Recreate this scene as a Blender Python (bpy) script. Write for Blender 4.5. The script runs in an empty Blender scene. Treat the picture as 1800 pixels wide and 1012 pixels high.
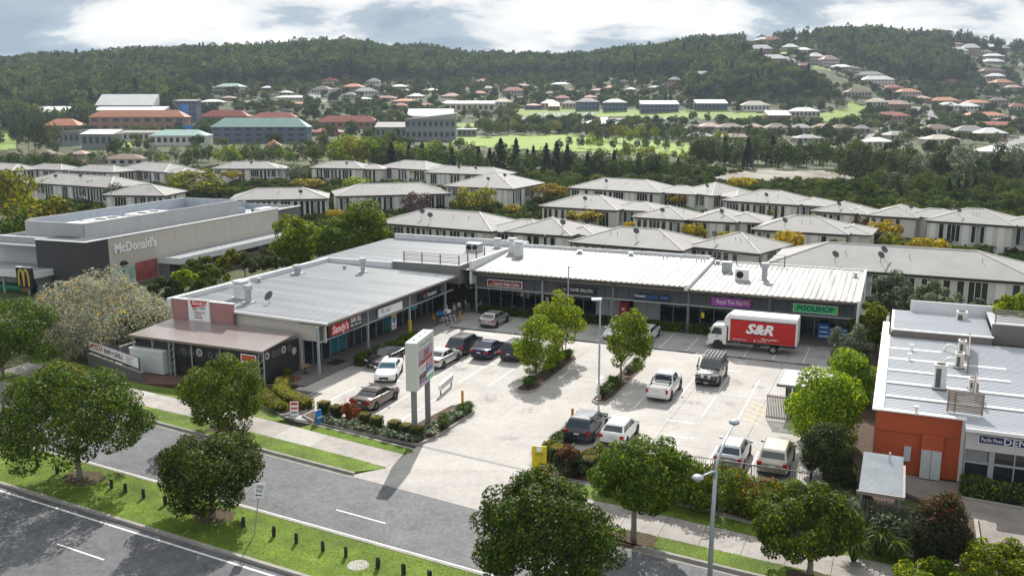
import bpy, bmesh, math, random
import numpy as np
from mathutils import Vector, Matrix, Euler
R = math.radians
random.seed(7)
NP = np.random.default_rng(11)
scene = bpy.context.scene
C = scene.collection

# ------------------------------------------------------------------ camera
PITCH = math.atan(316 / 1600.0)
CAMZ = 22.4
cam_d = bpy.data.cameras.new('camera')
cam_d.sensor_width = 36.0
cam_d.lens = 32.0
cam_d.clip_start = 0.5
cam_d.clip_end = 12000
cam = bpy.data.objects.new('camera', cam_d)
cam.location = (0, 0, CAMZ)
cam.rotation_euler = (math.pi / 2 - PITCH, 0, 0)
C.objects.link(cam)
scene.camera = cam

# ------------------------------------------------------------------ sun, sky, exposure
SUN_EL, SUN_AZ = R(36.7), R(5.0)
sun_vec = Vector((math.cos(SUN_EL) * math.sin(SUN_AZ), math.cos(SUN_EL) * math.cos(SUN_AZ), math.sin(SUN_EL)))
sun_d = bpy.data.lights.new('sun', 'SUN')
sun_d.energy = 5.0
sun_d.angle = R(0.53)
sun_d.color = (1.0, 0.965, 0.91)
sun = bpy.data.objects.new('sun', sun_d)
sun.rotation_euler = sun_vec.to_track_quat('Z', 'Y').to_euler()
sun.location = (0, 0, 200)
C.objects.link(sun)

world = bpy.data.worlds.new('World')
scene.world = world
world.use_nodes = True
def build_world():
    nt = world.node_tree
    N, L = nt.nodes, nt.links
    N.clear()
    out = N.new('ShaderNodeOutputWorld')
    sky = N.new('ShaderNodeTexSky')
    sky.sky_type = 'NISHITA'
    sky.sun_disc = False
    sky.sun_elevation = SUN_EL
    sky.sun_rotation = SUN_AZ
    sky.air_density = 1.2
    sky.dust_density = 1.5
    b1 = N.new('ShaderNodeBackground'); b1.inputs['Strength'].default_value = 0.07
    L.new(sky.outputs[0], b1.inputs['Color'])
    # cloud deck: the view direction carried up to a flat layer, so clouds flatten towards the horizon
    tc = N.new('ShaderNodeTexCoord')
    sep = N.new('ShaderNodeSeparateXYZ'); L.new(tc.outputs['Generated'], sep.inputs[0])
    def math_(op, a, b=None):
        m = N.new('ShaderNodeMath'); m.operation = op
        for i, s in enumerate((a, b)):
            if s is None: continue
            if isinstance(s, (int, float)): m.inputs[i].default_value = s
            else: L.new(s, m.inputs[i])
        return m.outputs[0]
    zc = math_('ADD', math_('MAXIMUM', sep.outputs[2], 0.0), 0.30)
    cx = math_('DIVIDE', sep.outputs[0], zc)
    cy = math_('DIVIDE', sep.outputs[1], zc)
    com = N.new('ShaderNodeCombineXYZ'); L.new(cx, com.inputs[0]); L.new(cy, com.inputs[1])
    n1 = N.new('ShaderNodeTexNoise'); n1.inputs['Scale'].default_value = 1.15
    n1.inputs['Detail'].default_value = 9; n1.inputs['Roughness'].default_value = 0.55
    n1.inputs['Distortion'].default_value = 0.25
    mp = N.new('ShaderNodeMapping'); mp.inputs['Location'].default_value = (3.3, 1.7, 0)
    L.new(com.outputs[0], mp.inputs[0]); L.new(mp.outputs[0], n1.inputs['Vector'])
    n2 = N.new('ShaderNodeTexNoise'); n2.inputs['Scale'].default_value = 2.3
    n2.inputs['Detail'].default_value = 10; n2.inputs['Roughness'].default_value = 0.56
    n2.inputs['Distortion'].default_value = 0.3
    mp2 = N.new('ShaderNodeMapping'); mp2.inputs['Location'].default_value = (-2.1, 5.2, 0)
    L.new(com.outputs[0], mp2.inputs[0]); L.new(mp2.outputs[0], n2.inputs['Vector'])
    cov = N.new('ShaderNodeValToRGB')
    cov.color_ramp.elements[0].position = 0.20; cov.color_ramp.elements[1].position = 0.34
    L.new(n1.outputs['Fac'], cov.inputs[0])
    col = N.new('ShaderNodeValToRGB')
    e = col.color_ramp.elements
    e[0].position = 0.36; e[0].color = (0.33, 0.42, 0.52, 1)
    e[1].position = 0.60; e[1].color = (1.1, 1.09, 1.07, 1)
    k = e.new(0.46); k.color = (0.48, 0.56, 0.64, 1)
    k = e.new(0.51); k.color = (0.86, 0.88, 0.89, 1)
    L.new(n2.outputs['Fac'], col.inputs[0])
    b2 = N.new('ShaderNodeBackground'); b2.inputs['Strength'].default_value = 0.84
    L.new(col.outputs[0], b2.inputs['Color'])
    mix = N.new('ShaderNodeMixShader')
    L.new(cov.outputs[0], mix.inputs[0]); L.new(b1.outputs[0], mix.inputs[1]); L.new(b2.outputs[0], mix.inputs[2])
    L.new(mix.outputs[0], out.inputs[0])
build_world()
vs = scene.view_settings
scene.display_settings.display_device = 'sRGB'
vs.view_transform = 'Standard'
vs.look = 'None'
vs.exposure = 0.32
vs.gamma = 1.0
vs.use_curve_mapping = False
cy_ = scene.cycles
cy_.max_bounces = 6; cy_.diffuse_bounces = 3; cy_.glossy_bounces = 2; cy_.transmission_bounces = 4
cy_.transparent_max_bounces = 6; cy_.volume_bounces = 0
cy_.use_denoising = True
cy_.sample_clamp_indirect = 6.0

# ------------------------------------------------------------------ frames
def g(x, y, z=0.0):
    """photograph pixel -> point of the place at height z"""
    a = (x - 900) / 1600.0; b = (506 - y) / 1600.0
    Yd = math.cos(PITCH) + b * math.sin(PITCH); Zd = -math.sin(PITCH) + b * math.cos(PITCH)
    t = (z - CAMZ) / Zd
    return Vector((a * t, Yd * t, z))
def gy(x, y, Y):
    a = (x - 900) / 1600.0; b = (506 - y) / 1600.0
    Yd = math.cos(PITCH) + b * math.sin(PITCH); Zd = -math.sin(PITCH) + b * math.cos(PITCH)
    t = Y / Yd
    return Vector((a * t, Y, CAMZ + Zd * t))
TH = math.atan2(700 / 1600.0, 1 / math.cos(PITCH))      # the shopping strip's grid is turned 23 degrees
SO = Vector((-3.736, 92.298, 0))
UU = Vector((math.cos(TH), -math.sin(TH), 0)); VV = Vector((math.sin(TH), math.cos(TH), 0))
def S(u, v, z=0.0): return SO + UU * u + VV * v + Vector((0, 0, z))
def uv(p):
    d = p - SO
    return d.dot(UU), d.dot(VV)

# ------------------------------------------------------------------ materials
MATS = {}
def mat(name, col, rough=0.7, var=0.12, scale=3.0, metal=0.0, bump=0.0, bscale=30.0, spec=0.4, col2=None, fine=0.0, stretch=None, emit=None, stain=0.0):
    if name in MATS: return MATS[name]
    m = bpy.data.materials.new(name); m.use_nodes = True
    nt = m.node_tree; N, L = nt.nodes, nt.links
    b = N['Principled BSDF']
    b.inputs['Roughness'].default_value = rough
    b.inputs['Metallic'].default_value = metal
    b.inputs['Specular IOR Level'].default_value = spec
    c = Vector(col[:3])
    if var > 0 or col2:
        tc = N.new('ShaderNodeTexCoord')
        src = tc.outputs['Object']
        if stretch:
            mp = N.new('ShaderNodeMapping'); mp.inputs['Scale'].default_value = stretch
            L.new(src, mp.inputs[0]); src = mp.outputs[0]
        n = N.new('ShaderNodeTexNoise'); n.inputs['Scale'].default_value = scale
        n.inputs['Detail'].default_value = 6; n.inputs['Roughness'].default_value = 0.62
        L.new(src, n.inputs['Vector'])
        r = N.new('ShaderNodeValToRGB')
        r.color_ramp.elements[0].position = 0.32; r.color_ramp.elements[1].position = 0.68
        lo = c * (1 - var); hi = Vector(col2[:3]) if col2 else c * (1 + var)
        r.color_ramp.elements[0].color = (*lo, 1); r.color_ramp.elements[1].color = (*hi, 1)
        L.new(n.outputs['Fac'], r.inputs[0])
        last = r.outputs[0]
        if fine > 0:
            n2 = N.new('ShaderNodeTexNoise'); n2.inputs['Scale'].default_value = scale * 14
            n2.inputs['Detail'].default_value = 3
            L.new(src, n2.inputs['Vector'])
            mr = N.new('ShaderNodeMapRange')
            mr.inputs['From Min'].default_value = 0.3; mr.inputs['From Max'].default_value = 0.7
            mr.inputs['To Min'].default_value = 1 - fine; mr.inputs['To Max'].default_value = 1 + fine
            L.new(n2.outputs['Fac'], mr.inputs[0])
            vm = N.new('ShaderNodeVectorMath'); vm.operation = 'SCALE'
            L.new(last, vm.inputs[0]); L.new(mr.outputs[0], vm.inputs['Scale'])
            last = vm.outputs[0]
        if stain > 0:
            n4 = N.new('ShaderNodeTexNoise'); n4.inputs['Scale'].default_value = scale * 2.7; n4.inputs['Detail'].default_value = 8; n4.inputs['Roughness'].default_value = 0.7
            L.new(tc.outputs['Object'], n4.inputs['Vector'])
            m4 = N.new('ShaderNodeMapRange'); m4.inputs['From Min'].default_value = 0.36; m4.inputs['From Max'].default_value = 0.50
            m4.inputs['To Min'].default_value = 1 - stain; m4.inputs['To Max'].default_value = 1.0; L.new(n4.outputs['Fac'], m4.inputs[0])
            v4 = N.new('ShaderNodeVectorMath'); v4.operation = 'SCALE'; L.new(last, v4.inputs[0]); L.new(m4.outputs[0], v4.inputs['Scale']); last = v4.outputs[0]
        L.new(last, b.inputs['Base Color'])
        if bump > 0:
            n3 = N.new('ShaderNodeTexNoise'); n3.inputs['Scale'].default_value = bscale
            n3.inputs['Detail'].default_value = 4
            L.new(tc.outputs['Object'], n3.inputs['Vector'])
            bp = N.new('ShaderNodeBump'); bp.inputs['Strength'].default_value = bump
            bp.inputs['Distance'].default_value = 0.05
            L.new(n3.outputs['Fac'], bp.inputs['Height']); L.new(bp.outputs[0], b.inputs['Normal'])
    else:
        b.inputs['Base Color'].default_value = (*c, 1)
    if emit:
        b.inputs['Emission Color'].default_value = (*emit[0], 1); b.inputs['Emission Strength'].default_value = emit[1]
    MATS[name] = m
    return m
def leaf(name, dark, light, trans=0.35, tint=None, rough=0.55, tipfrac=0.0):
    """foliage: every leaf island gets its own tone; light passes through it"""
    if name in MATS: return MATS[name]
    m = bpy.data.materials.new(name); m.use_nodes = True
    nt = m.node_tree; N, L = nt.nodes, nt.links
    b = N['Principled BSDF']; out = N['Material Output']
    ge = N.new('ShaderNodeNewGeometry')
    r = N.new('ShaderNodeValToRGB')
    r.color_ramp.elements[0].color = (*dark, 1)
    r.color_ramp.elements[1].color = (*light, 1)
    if tint:
        r.color_ramp.elements[1].position = 1 - tipfrac - 0.05
        e = r.color_ramp.elements.new(1 - tipfrac + 0.02); e.color = (*tint, 1)
    L.new(ge.outputs['Random Per Island'], r.inputs[0])
    oi = N.new('ShaderNodeObjectInfo')
    hs = N.new('ShaderNodeHueSaturation')
    mr = N.new('ShaderNodeMapRange'); mr.inputs['To Min'].default_value = 0.5 if name.startswith('far') else 0.78; mr.inputs['To Max'].default_value = 1.6 if name.startswith('far') else 1.28
    L.new(oi.outputs['Random'], mr.inputs[0]); L.new(mr.outputs[0], hs.inputs['Value'])
    mr2 = N.new('ShaderNodeMapRange'); mr2.inputs['To Min'].default_value = 0.485; mr2.inputs['To Max'].default_value = 0.512
    ml = N.new('ShaderNodeMath'); ml.operation = 'FRACT'
    mm = N.new('ShaderNodeMath'); mm.operation = 'MULTIPLY'; mm.inputs[1].default_value = 7.31
    L.new(oi.outputs['Random'], mm.inputs[0]); L.new(mm.outputs[0], ml.inputs[0]); L.new(ml.outputs[0], mr2.inputs[0])
    L.new(mr2.outputs[0], hs.inputs['Hue'])
    L.new(r.outputs[0], hs.inputs['Color'])
    L.new(hs.outputs[0], b.inputs['Base Color'])
    b.inputs['Roughness'].default_value = rough
    b.inputs['Specular IOR Level'].default_value = 0.0 if name.startswith('far') else 0.10
    t = N.new('ShaderNodeBsdfTranslucent')
    hs2 = N.new('ShaderNodeHueSaturation'); hs2.inputs['Saturation'].default_value = 1.12; hs2.inputs['Value'].default_value = 1.8
    L.new(hs.outputs[0], hs2.inputs['Color']); L.new(hs2.outputs[0], t.inputs['Color'])
    mx = N.new('ShaderNodeMixShader'); mx.inputs[0].default_value = min(0.6, trans * 1.25)
    L.new(b.outputs[0], mx.inputs[1]); L.new(t.outputs[0], mx.inputs[2]); L.new(mx.outputs[0], out.inputs['Surface'])
    MATS[name] = m
    return m
def flat(name, col, rough=0.5, **k): return mat(name, col, rough, var=0.05, **k)

WHITE = mat('white_paint', (0.78, 0.77, 0.75), 0.45, 0.06)
MARK = mat('road_paint', (0.72, 0.71, 0.68), 0.7, 0.22, 6.0, fine=0.15)
ASPH = mat('asphalt', (0.150, 0.150, 0.155), 0.85, 0.16, 0.35, stain=0.18, fine=0.22, bump=0.25, bscale=60)
ASPH2 = mat('asphalt_near', (0.128, 0.128, 0.134), 0.85, 0.14, 0.3, stain=0.2, fine=0.2, bump=0.25, bscale=60)
CONC = mat('concrete', (0.41, 0.383, 0.352), 0.8, 0.12, 0.25, stain=0.10, fine=0.09, bump=0.1, bscale=40)
CONC2 = mat('concrete_path', (0.36, 0.33, 0.30), 0.85, 0.16, 0.45, stain=0.2, fine=0.1, bump=0.1, bscale=40)
JOINT = mat('joint_base', (0.10, 0.095, 0.09), 0.9, 0.1)
KERB = mat('kerb_concrete', (0.30, 0.28, 0.25), 0.85, 0.2, 1.2, fine=0.1)
GRASS = mat('grass_turf', (0.095, 0.16, 0.010), 0.9, 0.42, 0.45, col2=(0.16, 0.235, 0.018), fine=0.25, bump=0.35, bscale=26)
MULCH = mat('mulch', (0.10, 0.062, 0.042), 0.95, 0.35, 3.0, fine=0.4, bump=0.8, bscale=30)
DARKMETAL = mat('dark_metal', (0.035, 0.036, 0.04), 0.45, 0.1)
STEEL = mat('galvanised_steel', (0.42, 0.44, 0.46), 0.4, 0.1, metal=0.5)
GREYPAINT = mat('grey_paint', (0.20, 0.21, 0.215), 0.55, 0.08)
GLASS = mat('dark_glass', (0.018, 0.022, 0.026), 0.06, 0.3, 0.6, spec=0.8)
BLACK = mat('black_rubber', (0.015, 0.015, 0.016), 0.8, 0.1)

# ------------------------------------------------------------------ mesh helpers
def link(o, parent=None):
    C.objects.link(o)
    if parent: o.parent = parent
    return o
def tag(o, label, cat, group=None):
    o['label'] = label; o['category'] = cat
    if group: o['group'] = group
    return o
def thing(name, label, cat, loc=(0, 0, 0), rot=0.0, group=None):
    o = bpy.data.objects.new(name, None)
    o.empty_display_size = 0.3
    o.location = loc; o.rotation_euler = (0, 0, rot)
    C.objects.link(o)
    return tag(o, label, cat, group)
def sthing(name, label, cat, u=0, v=0, z=0, rot=0.0, group=None):
    return thing(name, label, cat, S(u, v, z), -TH + rot, group)
class MB:
    def __init__(s, m=None):
        s.v = []; s.f = []; s.i = []; s.ms = []; s.cur = 0
        if m: s.use(m)
    def use(s, m):
        if m not in s.ms: s.ms.append(m)
        s.cur = s.ms.index(m); return s
    def poly(s, pts):
        n = len(s.v); s.v += [tuple(p) for p in pts]
        s.f.append(tuple(range(n, n + len(pts)))); s.i.append(s.cur); return s
    def mesh(s, vs_, fs):
        n = len(s.v); s.v += [tuple(p) for p in vs_]
        for f in fs: s.f.append(tuple(n + k for k in f)); s.i.append(s.cur)
        return s
    def box(s, x0, x1, y0, y1, z0, z1, M=None):
        p = [(x0, y0, z0), (x1, y0, z0), (x1, y1, z0), (x0, y1, z0), (x0, y0, z1), (x1, y0, z1), (x1, y1, z1), (x0, y1, z1)]
        if M is not None: p = [M @ Vector(q) for q in p]
        return s.mesh(p, [(3, 2, 1, 0), (4, 5, 6, 7), (0, 1, 5, 4), (1, 2, 6, 5), (2, 3, 7, 6), (3, 0, 4, 7)])
    def cbox(s, c, size, rz=0.0):
        M = Matrix.Translation(c) @ Matrix.Rotation(rz, 4, 'Z')
        a, b, d = size[0] / 2, size[1] / 2, size[2] / 2
        return s.box(-a, a, -b, b, -d, d, M)
    def tube(s, p0, p1, r0, r1=None, n=8, cap=True):
        p0, p1 = Vector(p0), Vector(p1)
        r1 = r0 if r1 is None else r1
        d = (p1 - p0).normalized()
        a = d.orthogonal().normalized(); b = d.cross(a)
        vs_ = []
        for p, r in ((p0, r0), (p1, r1)):
            for k in range(n):
                t = 2 * math.pi * k / n
                vs_.append(p + (a * math.cos(t) + b * math.sin(t)) * r)
        fs = [(k, (k + 1) % n, n + (k + 1) % n, n + k) for k in range(n)]
        if cap: fs += [tuple(range(n - 1, -1, -1)), tuple(range(n, 2 * n))]
        return s.mesh(vs_, fs)
    def bar(s, p0, p1, w, h=None):
        """square bar between two points"""
        return s.tube(p0, p1, w * 0.7071, w * 0.7071, 4)
    def chain(s, pts, rs, n=8):
        pts = [Vector(p) for p in pts]
        vs_ = []
        for q, p in enumerate(pts):
            d = (pts[min(q + 1, len(pts) - 1)] - pts[max(q - 1, 0)]).normalized()
            a = Vector((0, 0, 1)).cross(d)
            a = a.normalized() if a.length > 0.05 else Vector((1, 0, 0))
            b = d.cross(a)
            for k in range(n):
                t = 2 * math.pi * k / n
                vs_.append(p + (a * math.cos(t) + b * math.sin(t)) * rs[q])
        fs = []
        for q in range(len(pts) - 1):
            for k in range(n):
                fs.append((q * n + k, q * n + (k + 1) % n, (q + 1) * n + (k + 1) % n, (q + 1) * n + k))
        fs += [tuple(range(n - 1, -1, -1)), tuple(range((len(pts) - 1) * n, len(pts) * n))]
        return s.mesh(vs_, fs)
    def extrude(s, pts, z0, z1):
        n = len(pts)
        a = sum(pts[i][0] * pts[(i + 1) % n][1] - pts[(i + 1) % n][0] * pts[i][1] for i in range(n))
        if a < 0: pts = pts[::-1]
        zz0 = z0 if isinstance(z0, (list, tuple)) else [z0] * n
        zz1 = z1 if isinstance(z1, (list, tuple)) else [z1] * n
        if a < 0: zz0 = zz0[::-1]; zz1 = zz1[::-1]
        vs_ = [(p[0], p[1], zz0[i]) for i, p in enumerate(pts)] + [(p[0], p[1], zz1[i]) for i, p in enumerate(pts)]
        fs = [tuple(range(n - 1, -1, -1)), tuple(range(n, 2 * n))]
        fs += [(k, (k + 1) % n, n + (k + 1) % n, n + k) for k in range(n)]
        return s.mesh(vs_, fs)
    def dome(s, c, r, n=10, m=4, flat_=1.0):
        c = Vector(c); vs_ = []
        for j in range(m + 1):
            t = math.pi / 2 * j / m
            for k in range(n):
                a = 2 * math.pi * k / n
                vs_.append(c + Vector((r * math.cos(t) * math.cos(a), r * math.cos(t) * math.sin(a), r * flat_ * math.sin(t))))
        fs = [(j * n + k, j * n + (k + 1) % n, (j + 1) * n + (k + 1) % n, (j + 1) * n + k) for j in range(m) for k in range(n)]
        return s.mesh(vs_, fs)
    def data(s, name, smooth=False):
        me = bpy.data.meshes.new(name)
        me.from_pydata(s.v, [], s.f)
        for m in s.ms: me.materials.append(m)
        me.polygons.foreach_set('material_index', s.i)
        if smooth: me.polygons.foreach_set('use_smooth', [True] * len(s.f))
        me.update()
        return me
    def build(s, name, parent=None, smooth=False, loc=None, rot=None):
        o = bpy.data.objects.new(name, s.data(name, smooth))
        if loc is not None: o.location = loc
        if rot is not None: o.rotation_euler = rot
        return link(o, parent)
def struct(o): o['kind'] = 'structure'; return o
def stuff(o): o['kind'] = 'stuff'; return o
def at_site(o): o.location = SO; o.rotation_euler = (0, 0, -TH); return o
def copy_tree(o, parent=None):
    c = o.copy(); C.objects.link(c); c.parent = parent
    for ch in o.children: copy_tree(ch, c)
    return c
def inst(name, me, parent, loc=(0, 0, 0), rot=(0, 0, 0), scale=None):
    o = bpy.data.objects.new(name, me)
    o.location = loc; o.rotation_euler = rot
    if scale: o.scale = scale
    return link(o, parent)
TXT = {}
def text(body, size, m, parent, loc, rot, name='lettering', fit=None, bold=0.0, depth=0.004, align='CENTER', shear=0.0):
    """flat lettering as a thin mesh; fit = wanted width"""
    key = (body, round(bold, 3), depth, align, shear, m.name)
    if key not in TXT:
        cu = bpy.data.curves.new('lettering', 'FONT')
        cu.body = body; cu.size = 1.0; cu.align_x = align; cu.align_y = 'CENTER'
        cu.offset = bold; cu.extrude = depth; cu.resolution_u = 2; cu.shear = shear
        to = bpy.data.objects.new('lettering', cu)
        me = bpy.data.meshes.new_from_object(to)
        bpy.data.objects.remove(to); bpy.data.curves.remove(cu)
        me.materials.clear(); me.materials.append(m)
        xs = [v.co.x for v in me.vertices] or [0, 1]
        TXT[key] = (me, max(xs) - min(xs))
    me, w = TXT[key]
    o = bpy.data.objects.new(name, me)
    sx = fit / w if fit else size
    o.scale = (sx, size, 1.0)
    o.location = loc; o.rotation_euler = rot
    return link(o, parent)
ORD = ['first', 'second', 'third', 'fourth', 'fifth', 'sixth', 'seventh', 'eighth', 'ninth', 'tenth', 'eleventh', 'twelfth', 'thirteenth', 'fourteenth', 'fifteenth', 'sixteenth', 'seventeenth', 'eighteenth', 'nineteenth', 'twentieth']
TENS = {2: 'twenty', 3: 'thirty', 4: 'forty', 5: 'fifty', 6: 'sixty', 7: 'seventy', 8: 'eighty', 9: 'ninety'}
def ordw(n):
    if n <= 20: return ORD[n - 1]
    t, u_ = divmod(n, 10)
    if u_ == 0: return {30: 'thirtieth', 40: 'fortieth', 50: 'fiftieth', 60: 'sixtieth', 70: 'seventieth', 80: 'eightieth', 90: 'ninetieth'}.get(n, str(n) + 'th')
    if t > 9: return '%dth' % n
    return TENS[t] + '-' + ORD[u_ - 1]
# ------------------------------------------------------------------ terrain
COLS = [-900, -400, 0, 150, 300, 450, 600, 730, 850, 1000, 1120, 1220, 1350, 1430, 1500, 1570, 1650, 1720, 1800, 2200, 2700]
SKY_ROW = [150, 146, 138, 122, 110, 104, 92, 102, 116, 117, 104, 88, 77, 72, 70, 78, 78, 90, 100, 116, 126]
R900 = [195, 190, 184, 184, 186, 190, 196, 203, 207, 206, 203, 198, 196, 198, 201, 206, 210, 214, 218, 222, 222]
R1050 = [165, 160, 152, 150, 154, 156, 166, 174, 177, 176, 170, 156, 146, 152, 160, 172, 180, 184, 188, 195, 195]
R1250 = [140, 138, 132, 122, 116, 114, 114, 138, 150, 145, 126, 105, 96, 100, 112, 125, 132, 138, 142, 150, 150]
def interp(xs, ys, x):
    if x <= xs[0]: return ys[0]
    if x >= xs[-1]: return ys[-1]
    for i in range(len(xs) - 1):
        if x <= xs[i + 1]:
            t = (x - xs[i]) / (xs[i + 1] - xs[i])
            t = t * t * (3 - 2 * t)
            return ys[i] + (ys[i + 1] - ys[i]) * t
def smooth(a, b, x):
    t = max(0.0, min(1.0, (x - a) / (b - a)))
    return t * t * (3 - 2 * t)
def row_to_z(row, Y): return gy(900, row, Y).z
ZV = -5.2
def terrain_z(X, Y):
    """height of the natural ground"""
    u_, v_ = uv(Vector((X, Y, 0)))
    if Y < 330:
        z = -0.3
        z += 1.15 * smooth(-26, -42, u_) * smooth(-40, -26, v_)
        drop = smooth(24, 36, v_) if u_ > -27 else smooth(46, 60, v_)
        if u_ > 38: drop = max(smooth(12, 26, v_), 0)
        if u_ <= -27 and u_ > -38:
            k = (-27 - u_) / 11.0
            drop = smooth(24, 36, v_) * (1 - k) + smooth(46, 60, v_) * k
        return z * (1 - drop) + ZV * drop
    x = 900 + 1600 * X / (Y * 1.02)
    a = [330, 450, 600, 750, 900, 1050, 1250, 1500, 1900, 3000]
    z600 = row_to_z(256, 600); z750 = row_to_z(232, 750)
    za = [ZV, ZV + 0.6, z600, z750, row_to_z(interp(COLS, R900, x), 900), row_to_z(interp(COLS, R1050, x), 1050),
          row_to_z(interp(COLS, R1250, x), 1250), row_to_z(interp(COLS, SKY_ROW, x), 1500), row_to_z(interp(COLS, SKY_ROW, x) + 26, 1900), 0.0]
    for i in range(len(a) - 1):
        if Y <= a[i + 1]:
            t = (Y - a[i]) / (a[i + 1] - a[i])
            # Catmull-Rom along the view so that slopes join smoothly
            p0, p1, p2, p3 = za[max(i - 1, 0)], za[i], za[i + 1], za[min(i + 2, len(a) - 1)]
            m1 = (p2 - p0) / 2 if i > 0 else 0
            m2 = (p3 - p1) / 2
            t2, t3 = t * t, t * t * t
            return (2 * t3 - 3 * t2 + 1) * p1 + (t3 - 2 * t2 + t) * m1 * 0.8 + (-2 * t3 + 3 * t2) * p2 + (t3 - t2) * m2 * 0.8
    return 0.0
def ground_at(x, row, Y0=340.0, Y1=1880.0):
    """where the sight line through a photograph pixel meets the far ground"""
    Y = Y0
    while Y < Y1:
        p = gy(x, row, Y)
        if p.z <= terrain_z(p.x, Y):
            return Vector((p.x, Y, terrain_z(p.x, Y)))
        Y += 4.0
    p = gy(x, row, 1480.0)
    return Vector((p.x, 1480.0, terrain_z(p.x, 1480.0)))
SOIL = mat('bush_ground', (0.045, 0.055, 0.018), 0.95, 0.4, 0.05, col2=(0.10, 0.115, 0.03), fine=0.3)
def build_terrain():
    Ys = [-60, 0, 30, 60, 80] + list(range(88, 172, 4)) + list(range(176, 340, 12)) + list(range(340, 1900, 20)) + [1950, 2050]
    cols = list(range(-900, 2701, 36))
    vs_ = []; fs = []
    for Y in Ys:
        ye = max(Y, 130)
        for x in cols:
            X = (x - 900) / 1600.0 * ye * 1.02
            z = terrain_z(X, Y)
            if Y > 900: z += 3.0 * math.sin(X * 0.021) * math.sin(Y * 0.017 + X * 0.006) * smooth(900, 1050, Y) * (1 - smooth(1350, 1500, Y) * 0.6)
            vs_.append((X, Y, z))
    n = len(cols)
    for j in range(len(Ys) - 1):
        for i in range(n - 1):
            a = j * n + i
            fs.append((a, a + 1, a + n + 1, a + n))
    o = MB(SOIL).mesh(vs_, fs).build('terrain', smooth=True)
    return struct(o)
build_terrain()

# ------------------------------------------------------------------ roads, kerbs, verges (strip grid coordinates u, v)
def line_v(pts, u_):
    for i in range(len(pts) - 1):
        if u_ <= pts[i + 1][0] or i == len(pts) - 2:
            (a, b), (c, d) = pts[i], pts[i + 1]
            return b + (d - b) * (u_ - a) / (c - a)
KF = [(-95, -26.5), (-60, -29.8), (-20.7, -34.1), (-9.7, -35.5), (9.6, -38.0), (18.5, -39.3), (27.4, -40.3), (34.4, -41.0), (60, -42.6), (95, -44.5)]
MF = [(-95, -34.6), (-9.1, -43.0), (22.3, -46.1), (95, -53.0)]
MN = [(-95, -40.6), (-9.3, -47.8), (14.1, -49.8), (95, -56.7)]
NN = [(-95, -52.0), (-9.3, -59.2), (14.1, -61.2), (95, -68.0)]
US = [-95, -60, -40, -20.7, -9.5, 0, 9.6, 14.1, 18.5, 22.3, 27.4, 34.4, 45, 60, 95]
def band(lo, hi, us=US, dlo=0.0, dhi=0.0):
    return [(u_, line_v(lo, u_) + dlo) for u_ in us] + [(u_, line_v(hi, u_) + dhi) for u_ in reversed(us)]
def slab(name, pts, z0, z1, m):
    return struct(at_site(MB(m).extrude(pts, z0, z1).build(name)))
slab('road', band(MF, KF, dlo=-0.1, dhi=0.1), -0.3, -0.13, ASPH)
slab('road_near', band(NN, MN, dlo=-8, dhi=0.1), -0.3, -0.13, ASPH2)
def kerb_line(name, line, u0, u1, w, z0, z1, off=0.0, m=KERB):
    us = sorted(set([u0, u1] + [u_ for u_ in US if u0 < u_ < u1] + [u0 + (u1 - u0) * k / 6 for k in range(7)]))
    pts = [(u_, line_v(line, u_) + off) for u_ in us] + [(u_, line_v(line, u_) + off + w) for u_ in reversed(us)]
    return slab(name, pts, z0, z1, m)
kerb_line('kerb_median', MF, -95, 95, -0.22, -0.3, 0.03, off=0.0)
kerb_line('kerb_median_near', MN, -95, 95, 0.22, -0.3, 0.03)
slab('median', band(MN, MF, dlo=0.21, dhi=-0.21), -0.3, 0.012, GRASS)
kerb_line('kerb_verge', KF, -95, 9.6, 0.2, -0.3, 0.03)
kerb_line('kerb_verge_right', KF, 20.6, 95, 0.2, -0.3, 0.03)
kerb_line('gutter_channel', KF, -95, 9.6, -0.35, -0.3, -0.122, m=KERB)
kerb_line('gutter_channel_right', KF, 20.6, 95, -0.35, -0.3, -0.122, m=KERB)
# painted lines
def paint(name, pts, z=-0.124, m=MARK): return slab(name, pts, z - 0.002, z, m)
def edge_line(name, line, off, w=0.11):
    us = [-95, -60, -30, -9.3, 0, 14.1, 22.3, 40, 60, 95]
    paint(name, [(u_, line_v(line, u_) + off) for u_ in us] + [(u_, line_v(line, u_) + off + w) for u_ in reversed(us)])
edge_line('edge_line', MF, 0.22); edge_line('edge_line_near', MN, -0.55, 0.14)
def dashes(name, line_lo, line_hi, t, starts, ln, w=0.11):
    for s_ in starts:
        a, b = s_, s_ + ln
        va = line_v(line_lo, a) * (1 - t) + line_v(line_hi, a) * t; vb = line_v(line_lo, b) * (1 - t) + line_v(line_hi, b) * t
        paint(name, [(a, va - w / 2), (b, vb - w / 2), (b, vb + w / 2), (a, va + w / 2)])
dashes('lane_dash', MF, KF, 0.36, [-36.6, -24.6, -12.6, -0.6, 11.4, 23.4, 35.4], 3.5)
dashes('lane_dash_near', NN, MN, 0.71, [-35.7, -23.7, -11.7, 0.3, 12.3, 24.3], 3.6)
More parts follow.
